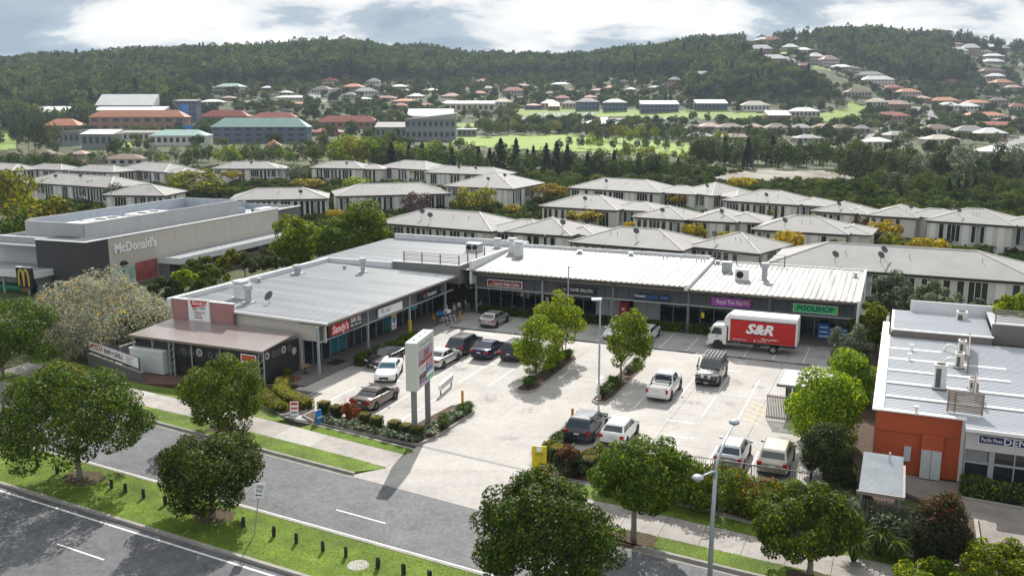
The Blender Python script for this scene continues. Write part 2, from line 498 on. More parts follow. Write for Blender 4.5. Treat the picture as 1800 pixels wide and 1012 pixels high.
# left verge: turf strip between kerb and footpath, footpath slabs, turf above it
PL = [(-60, -27.0), (-12.2, -33.2), (-5.3, -33.9), (-1.5, -34.5), (7.2, -35.7), (11.1, -36.4)]      # footpath, road side
PH = [(-60, -24.4), (-20.7, -29.2), (-16.8, -30.1), (-0.8, -32.1), (5.5, -33.2), (10.8, -34.0)]      # footpath, shop side
UL = [-60, -40, -20.7, -12.2, -5.3, -1.5, 5.5, 9.9]
slab('verge_turf', [(u_, line_v(KF, u_) + 0.19) for u_ in UL[:-1] + [9.4]] + [(11.0, -36.5)] + [(u_, line_v(PL, u_)) for u_ in reversed(UL)], -0.3, 0.014, GRASS)
path = slab('footpath', band(PL, PH, us=UL + [11.0]), -0.3, -0.03, JOINT)
def path_slab(parent, lo, hi, a, b, zt, m, za=-0.03):
    mb = MB(m)
    mb.extrude([(a, line_v(lo, a)), (b, line_v(lo, b)), (b, line_v(hi, b)), (a, line_v(hi, a))], za, zt)
    return mb.build('slab', parent)
k = -46.0
while k < 10.5:
    nx = min(k + 3.6, 11.0)
    path_slab(path, PL, PH, k + 0.012, nx - 0.012, 0.02 + random.uniform(-0.004, 0.004), CONC2 if random.random() < 0.7 else CONC)
    k = nx
PR_L = [(20.4, -38.2), (30.6, -39.0), (36.3, -39.5), (60, -41.0), (95, -43)]
PR_H = [(20.4, -35.4), (25.1, -35.9), (28.3, -36.2), (33.6, -36.8), (60, -38.6), (95, -41)]
UR = [20.4, 25.1, 28.3, 33.6, 45, 60]
slab('verge_turf_right', band(KF, PR_L, us=[20.8] + UR[1:], dlo=0.19), -0.3, 0.014, GRASS)
path2 = slab('footpath_right', band(PR_L, PR_H, us=UR), -0.3, -0.03, JOINT)
k = 20.4
while k < 58:
    path_slab(path2, PR_L, PR_H, k + 0.012, k + 2.2 - 0.012, 0.02 + random.uniform(-0.004, 0.004), CONC2)
    k += 2.2
EDG_L = [(-0.3, -31.3), (1.7, -31.1), (11.0, -33.0)]
slab('garden_turf', [(1.9, -31.6), (10.9, -33.0), (11.3, -33.4), (10.75, -33.95), (5.5, -33.16), (1.4, -32.5)], -0.3, 0.016, GRASS)
slab('garden_turf_left', [(-16.8, -30.05), (-9, -31.0), (-0.9, -32.05), (-0.6, -31.4), (-6.4, -28.9), (-17.0, -28.9)], -0.3, 0.016, GRASS)
slab('verge_turf_far', [(-60, -24.3), (-20.7, -29.1), (-16.9, -30.0), (-17.0, -28.95), (-24.4, -26.9), (-46, -22.0), (-60, -20)], -0.3, 0.016, GRASS)
slab('garden_turf_right', [(20.3, -35.35), (25.1, -35.85), (28.3, -36.15), (33.6, -36.75), (45, -37.55), (45, -36.2), (33.7, -35.4), (28.6, -34.45), (19.5, -33.6)], -0.3, 0.016, GRASS)
slab('garden_edging', [(19.4, -33.5), (28.6, -34.35), (33.7, -35.3), (45, -36.1), (45, -36.22), (33.7, -35.42), (28.6, -34.47), (19.4, -33.62)], -0.3, 0.05, CONC)
slab('garden_edging_left', [(1.8, -31.45), (11.0, -32.85), (11.0, -32.98), (1.8, -31.58)], -0.3, 0.05, CONC)
# driveway apron and car park
slab('driveway', [(9.3, -38.2), (10.4, -38.3), (19.2, -39.5), (20.9, -39.6), (20.4, -36.4), (19.4, -33.4), (11.0, -32.3), (11.0, -36.42), (10.9, -36.6)], -0.3,
     [-0.118, -0.118, -0.118, -0.118, 0.012, 0.006, 0.006, 0.012, 0.012], CONC)
park = slab('car_park', [(-3.2, -29.6), (-0.5, -31.2), (11.0, -32.3), (19.4, -33.4), (36.6, -29.2), (36.9, 6.2), (-4.6, 6.2), (-4.6, -24.5)], -0.3, -0.05, JOINT)
ug = [-4.4, 1.4, 7.6, 13.6, 19.4, 25.4, 31.2, 36.6]; vg = [-25.1, -18.6, -12.5, -6.2, -0.95, 5.5]
for i in range(len(ug) - 1):
    for j in range(len(vg) - 1):
        m = CONC
        if j == 4: m = mat('bay_concrete', (0.40, 0.385, 0.36), 0.85, 0.14, 0.5, fine=0.12)
        MB(m).box(ug[i] + 0.012, ug[i + 1] - 0.012, vg[j] + 0.012, vg[j + 1] - 0.012, -0.05, random.uniform(-0.002, 0.002)).build('slab', park)
for a, b, c, d in ((-1.6, 4.4, -31.0, -25.1), (4.4, 11.2, -31.9, -25.1), (11.2, 19.4, -33.2, -25.1), (19.4, 25.4, -31.8, -25.1), (25.4, 31.2, -29.5, -25.1), (31.2, 36.6, -29.1, -25.1)):
    mb = MB(CONC)
    if a == 11.2: mb.extrude([(11.05, -32.25), (19.35, -33.35), (19.388, d - 0.012), (11.212, d - 0.012)], -0.05, 0.0)
    else: mb.box(a + 0.012, b - 0.012, c, d - 0.012, -0.05, 0.0)
    mb.build('slab', park)
GRATE = mat('drain_grate', (0.22, 0.215, 0.21), 0.7, 0.4, 30)
paint('drain_channel', [(11.0, -32.25), (19.3, -33.35), (19.3, -33.1), (11.0, -32.0)], 0.012, GRATE)
for a, b in ((34.1, -19.6), (25.3, -24.7), (29.6, -9.6)):
    paint('drain_pit_cover', [(a, b - 0.35), (a + 1.0, b - 0.35), (a + 1.0, b + 0.35), (a, b + 0.35)], 0.006, GRATE)
# bay lines
def bay(u_, v0, v1, w=0.1): paint('bay_line', [(u_ - w / 2, v0), (u_ + w / 2, v0), (u_ + w / 2, v1), (u_ - w / 2, v1)], 0.008)
for u_ in (-0.1, 2.5, 5.2, 7.9, 10.6, 13.2, 15.8, 19.6, 22.2, 24.9, 27.5, 30.1, 32.75): bay(u_, -0.8, 5.2)
for u_ in (22.25, 24.8, 27.4, 29.95): bay(u_, -18.8, -7.5)
for u_ in (1.75, 4.4, 7.0, 9.7): bay(u_, -18.2, -7.0)
for u_ in (-2.4, -0.1, 2.4, 4.9, 7.3): bay(u_, -28.6 + u_ * 0.0, -22.8)
for u_ in (21.9, 24.4, 27.0, 29.6, 32.3): bay(u_, -28.9, -24.2)
paint('bay_line', [(22.3, -12.75), (31.6, -12.55), (31.6, -12.45), (22.3, -12.65)], 0.008)
paint('bay_line', [(1.8, -12.2), (9.7, -12.1), (9.7, -12.0), (1.8, -12.1)], 0.008)
BAND = mat('paver_band', (0.05, 0.05, 0.052), 0.85, 0.3, 2.0)
paint('paver_band', [(-2.5, -1.35), (36.4, -1.5), (36.4, -0.95), (-2.5, -0.8)], 0.004, BAND)
STEN = mat('stencil_paint', (0.62, 0.61, 0.58), 0.8, 0.3, 10)
# loose stencilled words on the band, too worn to read in the photograph: short strokes
for i, u_ in enumerate((3.9, 6.6, 9.2, 14.5, 17.6, 20.9, 23.6, 26.2, 28.8, 31.4, 34.6)):
    mb = MB(STEN); rr = random.Random(i)
    for k in range(9):
        a = u_ - 1.0 + k * 0.21
        mb.box(a, a + rr.uniform(0.05, 0.14), -1.28, -1.28 + rr.uniform(0.14, 0.26), 0.003, 0.009)
    struct(at_site(mb.build('worn_stencil')))
def arrow(u_, v_, L_, ang, bent=False):
    mb = MB(MARK); M = Matrix.Translation((u_, v_, 0)) @ Matrix.Rotation(ang, 4, 'Z')
    P = [(-L_ / 2, -0.07), (L_ * 0.12, -0.07), (L_ * 0.12, -0.3), (L_ / 2, 0), (L_ * 0.12, 0.3), (L_ * 0.12, 0.07), (-L_ / 2, 0.07)]
    P = [M @ Vector((a, b, 0)) for a, b in P]
    mb.extrude([(p.x, p.y) for p in P], 0.006, 0.008)
    struct(at_site(mb.build('arrow_marking')))
ar = [((1197, 741), 0), ((1192, 767), math.pi), ((1054, 666), math.pi / 2 + 0.1), ((990, 660), -math.pi / 2), ((1293, 636), 0), ((1280, 651), math.pi), ((855, 587), 0), ((690, 641), math.pi), ((690, 668), 0)]
for (px, py), a in ar:
    u_, v_ = uv(g(px, py)); arrow(u_, v_, 2.2, a)
YEL = mat('yellow_paint_worn', (0.62, 0.42, 0.16), 0.8, 0.25, 5, col2=(0.62, 0.56, 0.46))
for k in range(5):
    v0 = -18.0 + k * 1.05
    paint('hatch_stripe', [(30.2, v0), (31.6, v0 - 1.1), (31.6, v0 - 0.7), (30.2, v0 + 0.4)], 0.008, YEL)
def oil_material():
    m = bpy.data.materials.new('oil_stain'); m.use_nodes = True; nt = m.node_tree; N, L = nt.nodes, nt.links
    b = N['Principled BSDF']; b.inputs['Base Color'].default_value = (0.10, 0.085, 0.07, 1); b.inputs['Roughness'].default_value = 0.7
    tc = N.new('ShaderNodeTexCoord'); ln = N.new('ShaderNodeVectorMath'); ln.operation = 'LENGTH'; L.new(tc.outputs['Object'], ln.inputs[0])
    mr = N.new('ShaderNodeMapRange'); mr.inputs['From Min'].default_value = 0.15; mr.inputs['From Max'].default_value = 1.0; mr.inputs['To Min'].default_value = 0.4; mr.inputs['To Max'].default_value = 0.0; L.new(ln.outputs['Value'], mr.inputs[0])
    n = N.new('ShaderNodeTexNoise'); n.inputs['Scale'].default_value = 3.0; n.inputs['Detail'].default_value = 6; L.new(tc.outputs['Object'], n.inputs['Vector'])
    m2 = N.new('ShaderNodeMapRange'); m2.inputs['From Min'].default_value = 0.4; m2.inputs['From Max'].default_value = 0.65; L.new(n.outputs['Fac'], m2.inputs[0])
    mu = N.new('ShaderNodeMath'); mu.operation = 'MULTIPLY'; L.new(mr.outputs[0], mu.inputs[0]); L.new(m2.outputs[0], mu.inputs[1]); L.new(mu.outputs[0], b.inputs['Alpha'])
    return m
oilm = MB(oil_material()).poly([(math.cos(a), math.sin(a), 0) for a in [k * math.pi / 8 for k in range(16)]]).data('oil_stain')
ro_ = random.Random(8)
for u_, v_ in [(3.1, -16), (5.7, -15.2), (8.3, -14.6), (5.8, -8.6), (23.4, -10), (26.1, -15.6), (28.7, -15), (28.7, -9.5), (25.6, -26.6), (28.4, -26.4), (31.0, -24.2), (1.2, -26), (6.2, -25.6), (9.3, 2.2), (12, 2.4), (21.2, 2), (23.6, 2.2), (26.2, 2), (34.4, 2.4), (3.9, 2.2), (15.5, -22), (16.2, -29), (10.8, -20.5), (21, -21.5), (33.5, -21), (17, -4)]:
    o = inst('oil_stain', oilm, None, S(u_ + ro_.uniform(-0.4, 0.4), v_ + ro_.uniform(-0.6, 0.6), 0.0055), (0, 0, ro_.uniform(0, 6)), (ro_.uniform(0.5, 1.3), ro_.uniform(0.6, 1.8), 1)); struct(o)
# raised garden beds with kerbs
def bed(name, pts, z=0.1, kerb=0.14, soil=MULCH, label=None):
    cx = sum(p[0] for p in pts) / len(pts); cyy = sum(p[1] for p in pts) / len(pts)
    inner = []
    for p in pts:
        d = Vector((cx - p[0], cyy - p[1])); d = d.normalized() * 0.2
        inner.append((p[0] + d.x, p[1] + d.y))
    k_ = MB(KERB); n = len(pts)
    for i in range(n):
        j = (i + 1) % n
        k_.extrude([pts[i], pts[j], inner[j], inner[i]], -0.2, kerb)
    o = struct(at_site(MB(soil).extrude(inner, -0.2, z).build(name)))
    k_.build('kerb_edge', o)
    return o
bed('garden_bed_entry', [(0.3, -29.3), (8.6, -30.1), (9.0, -28.4), (9.4, -23.9), (10.6, -23.4), (11.6, -24.6), (11.5, -30.0), (11.0, -32.3), (1.9, -31.3), (0.2, -30.4)])
bed('garden_bed_right', [(18.6, -23.9), (19.2, -23.4), (20.2, -24.0), (20.6, -29.2), (29.0, -29.9), (36.4, -29.6), (45, -30.0), (45, -36.0), (33.7, -35.25), (28.6, -34.3), (19.5, -33.4)], z=0.06, kerb=0.1)
bed('garden_bed_corner', [(-5.4, -24.4), (-4.9, -24.9), (-3.6, -27.6), (-0.5, -28.8), (0.0, -29.6), (-1.2, -31.0), (-6.4, -28.7), (-8.4, -27.2), (-7.6, -25.6)])
bed('island_bed_left', [(12.3, -18.3), (12.7, -18.75), (13.4, -18.6), (13.75, -18.0), (13.6, -7.4), (13.1, -6.6), (12.3, -7.0), (12.15, -12.0)])
bed('island_bed_right', [(18.8, -18.6), (19.3, -19.05), (19.9, -18.7), (20.1, -17.6), (19.9, -7.4), (19.3, -6.7), (18.7, -7.2), (18.6, -12.0)])
for c_, r_ in (((-5.4, -45.2), 1.5), ((5.6, -46.2), 1.4), ((-3.5, -34.9), 1.2), ((28.0, -39.6), 1.3), ((37.0, -40.2), 1.0)):
    pts = [(c_[0] + r_ * math.cos(a) * random.uniform(0.85, 1.15), c_[1] + 0.7 * r_ * math.sin(a) * random.uniform(0.85, 1.15)) for a in [k * math.pi / 7 for k in range(14)]]
    slab('mulch_ring', pts, -0.1, 0.03, MULCH)
# shop walkways (covered path in front of the glazing)
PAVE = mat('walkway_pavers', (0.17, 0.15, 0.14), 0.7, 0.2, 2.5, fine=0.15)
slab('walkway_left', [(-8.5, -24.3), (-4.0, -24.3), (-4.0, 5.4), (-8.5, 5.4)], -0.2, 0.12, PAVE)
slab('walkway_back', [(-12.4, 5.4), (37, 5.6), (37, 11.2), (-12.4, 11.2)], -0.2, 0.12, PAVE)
slab('walkway_kerb', [(-4.0, 5.36), (36.8, 5.44), (36.8, 5.6), (-4.0, 5.52)], -0.2, 0.125, KERB)
slab('shop_pad', [(-22.5, -20.4), (-8.4, -20.4), (-8.4, 5.4), (-12.4, 5.4), (-12.4, 11.2), (37, 11.2), (37, 24), (-24, 24)], -0.3, 0.1, KERB)
slab('service_yard_left', [(-17.4, -28.9), (-7.6, -25.7), (-7.6, -20.3), (-22.5, -20.3), (-24.2, -26.7)], -0.25, 0.02, mat('brown_mulch_yard', (0.13, 0.075, 0.05), 0.9, 0.2, 1.0, fine=0.2))
# ------------------------------------------------------------------ shopping strip
ROOFA = mat('roof_sheet_grey', (0.20, 0.215, 0.235), 0.5, 0.16, 0.5, metal=0.0, fine=0.06, stretch=(0.12, 1.4, 1.0), col2=(0.27, 0.285, 0.305))
ROOFB = mat('roof_sheet_pale', (0.34, 0.325, 0.31), 0.55, 0.42, 1.1, metal=0.0, col2=(0.46, 0.445, 0.425), stretch=(1.2, 0.12, 1.0), fine=0.08)
CREAM = mat('cream_render', (0.60, 0.56, 0.49), 0.8, 0.07, 0.5)
WHITEW = mat('white_render', (0.66, 0.67, 0.68), 0.75, 0.08, 0.6)
GREYR = mat('grey_render', (0.20, 0.195, 0.185), 0.8, 0.08, 0.6)
PINK = mat('pink_render', (0.38, 0.19, 0.185), 0.8, 0.08, 0.6)
BROWN = mat('brown_gutter', (0.19, 0.155, 0.125), 0.6, 0.12)
SLAT = mat('louvre_grey', (0.115, 0.118, 0.125), 0.55, 0.1)
SOFF = mat('soffit', (0.16, 0.155, 0.15), 0.8, 0.05)
LIGHTST = mat('light_steel', (0.34, 0.37, 0.38), 0.5, 0.06)
INTER = mat('shop_interior', (0.10, 0.085, 0.075), 0.8, 0.5, 0.8)
RED = flat('sign_red', (0.6, 0.012, 0.018)); SBLACK = flat('sign_black', (0.018, 0.018, 0.02)); SWHITE = flat('sign_white', (0.84, 0.84, 0.84))
NAVY = flat('sign_navy', (0.012, 0.02, 0.12)); GREEN = flat('sign_green', (0.05, 0.55, 0.13)); PURPLE = flat('sign_purple', (0.36, 0.07, 0.40))
MAROON = flat('sign_maroon', (0.22, 0.01, 0.02)); BLUE = flat('sign_blue', (0.015, 0.16, 0.55)); YELLOW = flat('sign_yellow', (0.68, 0.52, 0.01)); ORANGE = flat('orange_paint', (0.62, 0.26, 0.01))
TEALG = flat('teal_panel', (0.02, 0.16, 0.19)); GOLD = flat('gold_paint', (0.62, 0.43, 0.10))
FX = (math.pi / 2, 0, math.pi / 2)     # lettering that faces +u
FV = (math.pi / 2, 0, 0)               # lettering that faces -v (to the street)

def site_building(name, label, cat, u0, v0):
    t = sthing(name, label, cat, u0, v0); t['uo'] = (u0, v0); return t
def P(mb, name, t, smooth=False):
    o = mb.build(name, t, smooth); o.location = (-t['uo'][0], -t['uo'][1], 0); return o
def ribbed(u0, u1, v0, v1, zf, along, pitch, h, m):
    """sheet roof with real ribs; zf(u, v) gives the height; along = direction the ribs run"""
    mb = MB(m); vs_ = []; prof = []
    a, b = (v0, v1) if along == 'u' else (u0, u1)
    k = a
    while k < b - 1e-6:
        for d, hh in ((0.0, 0), (0.62, 0), (0.72, h), (0.9, h)):
            if k + d * pitch <= b: prof.append((k + d * pitch, hh))
        k += pitch
    prof.append((b, 0))
    for p, hh in prof:
        if along == 'u': vs_ += [(u0, p, zf(u0, p) + hh), (u1, p, zf(u1, p) + hh)]
        else: vs_ += [(p, v0, zf(p, v0) + hh), (p, v1, zf(p, v1) + hh)]
    fs = []
    for i in range(len(prof) - 1):
        q = (2 * i, 2 * i + 2, 2 * i + 3, 2 * i + 1)
        fs.append(q if along != 'u' else q[::-1])
    return mb.mesh(vs_, fs)
def slats_u(u_, v0, v1, z0, z1, pitch=0.11, w=0.05):
    mb = MB(SLAT); z = z0
    while z < z1:
        mb.mesh([(u_, v0, z), (u_, v1, z), (u_ - 0.06, v1, z + 0.085), (u_ - 0.06, v0, z + 0.085)], [(0, 1, 2, 3)]); z += pitch
    mb.box(u_ - 0.1, u_ - 0.07, v0, v1, z0, z1)
    return mb
def slats_v(v_, u0, u1, z0, z1, pitch=0.11):
    mb = MB(SLAT); z = z0
    while z < z1:
        mb.mesh([(u0, v_, z), (u1, v_, z), (u1, v_ + 0.06, z + 0.085), (u0, v_ + 0.06, z + 0.085)], [(0, 1, 2, 3)]); z += pitch
    mb.box(u0, u1, v_ + 0.07, v_ + 0.1, z0, z1)
    return mb
def sign_u(t, u_, v0, v1, z0, z1, m, name='signboard', d=0.14):
    return P(MB(m).box(u_, u_ + d, v0, v1, z0, z1), name, t)
def sign_v(t, v_, u0, u1, z0, z1, m, name='signboard', d=0.12):
    return P(MB(m).box(u0, u1, v_ - d, v_, z0, z1), name, t)

# --- left wing
A = site_building('shop_building', 'left wing of the shopping strip with grey roof and red bar-and-grill sign', 'building', -13, -8)
def zA(u_, v_): return 4.50 + (-4.3 - u_) * 0.022
w = MB(CREAM)
w.box(-21.2, -7.2, -20.2, -20.0, 0, 4.35); w.box(-21.3, -21.1, -20.0, 4.4, 0, 4.6); w.box(-7.2, -4.6, -20.2, -20.05, 2.7, 4.45)
P(w, 'wall', A)
P(ribbed(-21.0, -4.15, -20.5, 4.3, zA, 'u', 0.38, 0.028, ROOFA), 'roof', A)
gt = MB(BROWN); gt.box(-4.22, -4.08, -20.55, 4.35, 4.28, 4.47); P(gt, 'gutter', A)
gb = MB(WHITE); gb.extrude([(-14.0, -20.62), (-4.1, -20.62), (-4.1, -20.5), (-14.0, -20.5)], [4.55, 4.35, 4.35, 4.55], [4.74, 4.53, 4.53, 4.74]); P(gb, 'barge_flashing', A)
so = MB(SOFF); so.box(-7.2, -4.3, -20.3, 4.3, 4.18, 4.24); P(so, 'soffit', A)
pk = MB(PINK); pk.box(-20.9, -14.0, -20.75, -20.45, 3.35, 5.35); P(pk, 'pink_upstand', A)
cp = MB(WHITEW); cp.box(-21.0, -13.9, -20.8, -20.4, 5.35, 5.42)
cp.box(-21.5, -21.0, -20.75, 4.6, 4.5, 5.32); cp.box(-21.0, -12.6, 4.3, 4.6, 4.5, 5.36); P(cp, 'parapet', A)
for v_ in (-21.0, -13.2, -5.4, 2.4):
    P(MB(LIGHTST).box(-4.92, -4.74, v_ - 0.09, v_ + 0.09, 0, 4.25), 'post', A)
    P(MB(DARKMETAL).bar((-4.83, v_, 4.1), (-4.3, v_ + 0.5, 4.35), 0.08), 'bracket', A)
P(MB(LIGHTST).box(-4.9, -4.76, -20.9, 4.2, 2.78, 2.92), 'beam', A)
for a, b in ((-20.9, -13.3), (-13.1, -5.5), (-5.3, 2.3)):
    stuff(P(slats_u(-4.8, a, b, 2.95, 4.12), 'louvre_slats', A))
P(MB(mat('fascia_tan', (0.30, 0.265, 0.225), 0.8, 0.08)).box(-4.75, -4.70, -20.9, 4.2, 4.12, 4.28), 'fascia', A)
# shopfront: dark glazing in bays, each pane its own piece
P(MB(INTER).box(-13.2, -12.9, -20, 4.2, 0.1, 4.2).box(-13, -7.2, -13.0, -12.8, 0.1, 4.2).box(-13, -7.2, -5.2, -5.0, 0.1, 4.2), 'interior_wall', A)
P(MB(SOFF).box(-7.35, -7.15, -20.0, 4.2, 2.95, 4.2), 'bulkhead', A)
v_ = -19.9; i = 0
while v_ < 4.0:
    wd = 1.32
    m_ = TEALG if i in (3, 4, 10) else GLASS
    fr = P(MB(LIGHTST).box(-7.3, -7.16, v_, v_ + 0.07, 0.12, 2.95), 'mullion', A)
    P(MB(m_).box(-7.25, -7.21, v_ + 0.07, v_ + wd, 0.35 if i % 4 else 0.14, 2.92), 'pane', A)
    P(MB(DARKMETAL).box(-7.28, -7.17, v_ + 0.07, v_ + wd, 0.12, 0.33), 'sill', A)
    v_ += wd; i += 1
# signs of the left wing
sg = sign_u(A, -4.72, -19.8, -14.5, 2.98, 4.12, SBLACK)
MB(RED).box(-4.575, -4.57, -19.4, -16.6, 3.08, 3.95).build('red_panel', sg)
text("Sandy's", 0.95, SWHITE, sg, (-4.562, -18.0, 3.52), FX, fit=2.5, bold=0.012, shear=0.2)
text('BAR', 0.62, SWHITE, sg, (-4.572, -15.92, 3.76), FX, fit=0.8, bold=0.015)
text('+', 0.7, RED, sg, (-4.571, -15.36, 3.76), FX, bold=0.03)
text('GRILL', 0.62, SWHITE, sg, (-4.572, -14.98, 3.76), FX, fit=0.72, bold=0.015)
text('PIZZA - PASTA - RIBS', 0.3, SWHITE, sg, (-4.572, -15.5, 3.3), FX, fit=1.75, bold=0.012)
sg = sign_u(A, -4.72, -11.6, -7.2, 3.05, 3.85, SWHITE)
text('TEL MET', 0.55, GREYPAINT, sg, (-4.572, -10.3, 3.45), FX, fit=1.9, bold=0.0)
MB(RED).box(-4.575, -4.57, -11.0, -10.75, 3.6, 3.72).build('red_panel', sg)
sg = sign_u(A, -4.72, -3.8, 0.9, 3.05, 3.85, SBLACK)
M_ = Matrix.Translation((-4.573, -2.6, 3.45)) @ Matrix.Rotation(R(35), 4, 'X')
MB(RED).box(0, 0.004, -0.2, 0.2, 0.0, 0.22, M_).build('red_panel', sg); MB(BLUE).box(0, 0.004, -0.2, 0.2, -0.24, -0.01, M_).build('blue_panel', sg)
text("Domino's", 0.55, SWHITE, sg, (-4.572, -1.05, 3.45), FX, fit=1.9, bold=0.012)
bn = P(MB(flat('banner_yellow', (0.62, 0.47, 0.16))).box(-6.0, -5.96, -7.0, -6.1, 1.75, 2.85), 'banner', A)
MB(SWHITE).box(-6.0, -5.955, -6.99, -6.11, 0.7, 1.75).build('white_panel', bn)
MB(BLUE).box(-5.955, -5.95, -6.8, -6.3, 1.35, 1.85).build('blue_panel', bn)
text('3', 0.6, SBLACK, bn, (-5.95, -6.55, 2.4), FX, bold=0.01)
text('5.95', 0.4, RED, bn, (-5.95, -6.55, 1.0), FX, fit=0.7, bold=0.01)
P(MB(TEALG).box(-4.9, -4.7, -5.0, -4.0, 2.45, 2.76), 'hanging_sign', A)
P(MB(YELLOW).box(-4.95, -4.70, -5.52, -5.28, 0.1, 1.5), 'yellow_post_guard', A)
# big menu board on the pink wall
sb = P(MB(SWHITE).box(-18.9, -16.5, -20.88, -20.76, 3.3, 5.55), 'signboard', A)
rp = MB(RED); rp.mesh([(-18.68, -20.885, 5.35), (-16.75, -20.885, 5.42), (-16.85, -20.885, 4.98), (-18.45, -20.885, 4.72)], [(0, 3, 2, 1)]); rp.build('red_panel', sb)
text("Sandy's", 0.5, SWHITE, sb, (-17.68, -20.892, 5.16), FV, fit=1.55, bold=0.01, shear=0.2)
text('BAR + GRILL', 0.34, NAVY, sb, (-17.65, -20.885, 4.68), (math.pi / 2, R(-8), 0), fit=1.5, bold=0.01)
for k, s_ in enumerate(('• BREAKFAST', '• LUNCH', '• DINNER')):
    text(s_, 0.24, MAROON, sb, (-18.35, -20.885, 4.32 - 0.24 * k), FV, align='LEFT', bold=0.015)
text('Dine in Takeaway', 0.2, NAVY, sb, (-17.6, -20.885, 3.5), FV, fit=1.3, shear=0.3)
# roof plant of the left wing
def cowl(t, u_, v_, zb, r=0.34, h=0.9, name='roof_vent', square=False):
    mb = MB(STEEL if not square else WHITEW)
    if square:
        mb.cbox((u_, v_, zb + h * 0.35), (r * 1.9, r * 1.9, h * 0.7))
        mb.cbox((u_, v_, zb + h * 0.8), (r * 2.6, r * 2.6, h * 0.16)); mb.cbox((u_, v_, zb + h * 1.0), (r * 2.2, r * 2.2, h * 0.14))
    else:
        mb.tube((u_, v_, zb), (u_, v_, zb + h * 0.75), r * 0.7, r * 0.7, 12); mb.tube((u_, v_, zb + h * 0.75), (u_, v_, zb + h), r * 1.15, r * 0.95, 12)
        mb.cbox((u_, v_, zb + 0.06), (r * 2.4, r * 2.4, 0.12))
    return P(mb, name, t)
cowl(A, -17.2, -15.6, 4.7, 0.55, 1.6, square=True); cowl(A, -15.1, -17.2, 4.7, 0.42, 1.7); cowl(A, -19.7, -3.4, 4.8, 0.5, 1.0); cowl(A, -14.0, 0.6, 4.7, 0.35, 1.6); cowl(A, -20.4, -9.0, 4.8, 0.28, 0.5)
P(MB(STEEL).tube((-16.9, 1.4, 4.7), (-16.9, 1.4, 5.2), 0.2), 'roof_vent', A)
P(MB(WHITEW).box(-17.9, -16.4, -16.4, -14.9, 4.72, 4.86), 'vent_flashing', A)
def dish(t, x, y, z, r=0.45, az=0.5, parent_off=True, k=1.0):
    mb = MB(STEEL)
    mb.tube((x, y, z), (x, y, z + 0.6 * k), 0.035 * k)
    n = Vector((math.sin(az), -math.cos(az), 0.75)).normalized(); c = Vector((x, y, z + 0.75 * k)); a = n.orthogonal().normalized(); b = n.cross(a)
    rings = [(0.0, 0.0), (0.5, 0.045), (1.0, 0.16)]; vs_ = []; N_ = 14
    for rr, dd in rings:
        for q in range(N_):
            tt = 2 * math.pi * q / N_
            vs_.append(c + (a * math.cos(tt) + b * math.sin(tt)) * rr * r + n * dd * r)
    mb.use(mat('dish_grey', (0.09, 0.09, 0.095), 0.6, 0.1))
    mb.mesh(vs_, [(j * N_ + q, j * N_ + (q + 1) % N_, (j + 1) * N_ + (q + 1) % N_, (j + 1) * N_ + q) for j in range(2) for q in range(N_)])
    mb.bar(c, c + n * r * 0.9, 0.025)
    return mb
P(dish(A, -13.2, -16.6, 4.65, 0.5, -0.3), 'satellite_dish', A)

# --- street-side awning of the bar
AW = site_building('dining_awning', 'low brown awning with drop blinds in front of the pink wall', 'awning', -13.7, -23.3)
AWR = mat('awning_roof', (0.33, 0.28, 0.26), 0.28, 0.12, 0.8, metal=0.3, spec=0.7)
P(MB(AWR).extrude([(-20.8, -26.1), (-6.6, -26.1), (-7.0, -20.8), (-20.8, -20.8)], [3.08, 3.08, 3.42, 3.42], [3.2, 3.2, 3.54, 3.54]), 'roof', AW)
P(MB(BROWN).box(-20.85, -6.55, -26.22, -26.1, 3.0, 3.2), 'gutter', AW)
P(MB(mat('block_wall_grey', (0.17, 0.175, 0.18), 0.85, 0.15, 1.2)).box(-20.6, -16.4, -25.7, -25.5, 0, 1.35).box(-20.7, -20.5, -25.7, -20.8, 0, 2.4), 'low_wall', AW)
BLIND = mat('black_blind', (0.02, 0.021, 0.023), 0.35, 0.2, 1.5)
for a, b in ((-20.5, -18.5), (-18.4, -16.3), (-16.1, -14.2), (-14.1, -11.2), (-11.1, -9.0), (-8.9, -7.1)):
    mb = MB(BLIND); n = 8; vs_ = []
    for k in range(n + 1):
        z = 3.0 - k * (3.0 - (1.3 if a < -16.2 else 0.25)) / n
        vs_ += [(a, -25.75 + 0.04 * math.sin(k * 1.3), z), (b, -25.75 + 0.05 * math.sin(k * 1.1 + 1), z)]
    mb.mesh(vs_, [(2 * k, 2 * k + 2, 2 * k + 3, 2 * k + 1) for k in range(n)])
    P(mb, 'drop_blind', AW)
P(MB(BLIND).box(-6.95, -6.9, -25.7, -20.9, 0.3, 3.1), 'side_blind', AW)
CIRC = flat('circle_print', (0.42, 0.38, 0.40)); CIRC2 = flat('circle_print_dark', (0.10, 0.10, 0.105))
def ring(mb, c, r0, r1, ax):
    vs_ = []; n = 18
    for r in (r0, r1):
        for k in range(n):
            t_ = 2 * math.pi * k / n
            vs_.append((c[0] + (r * math.cos(t_) if ax == 'v' else 0), c[1] + (r * math.cos(t_) if ax == 'u' else 0), c[2] + r * math.sin(t_)))
    mb.mesh(vs_, [(k, (k + 1) % n, n + (k + 1) % n, n + k) for k in range(n)])
pr = MB(CIRC)
for x in (-13.4, -10.2): ring(pr, (x, -25.83, 2.3), 0.16, 0.36, 'v'); ring(pr, (x, -25.83, 2.3), 0.0, 0.08, 'v')
for y in (-25.2, -23.0): ring(pr, (-6.885, y, 2.55), 0.13, 0.32, 'u')
ring(pr, (-6.885, -21.6, 2.1), 0.0, 0.33, 'u')
pr.use(CIRC2)
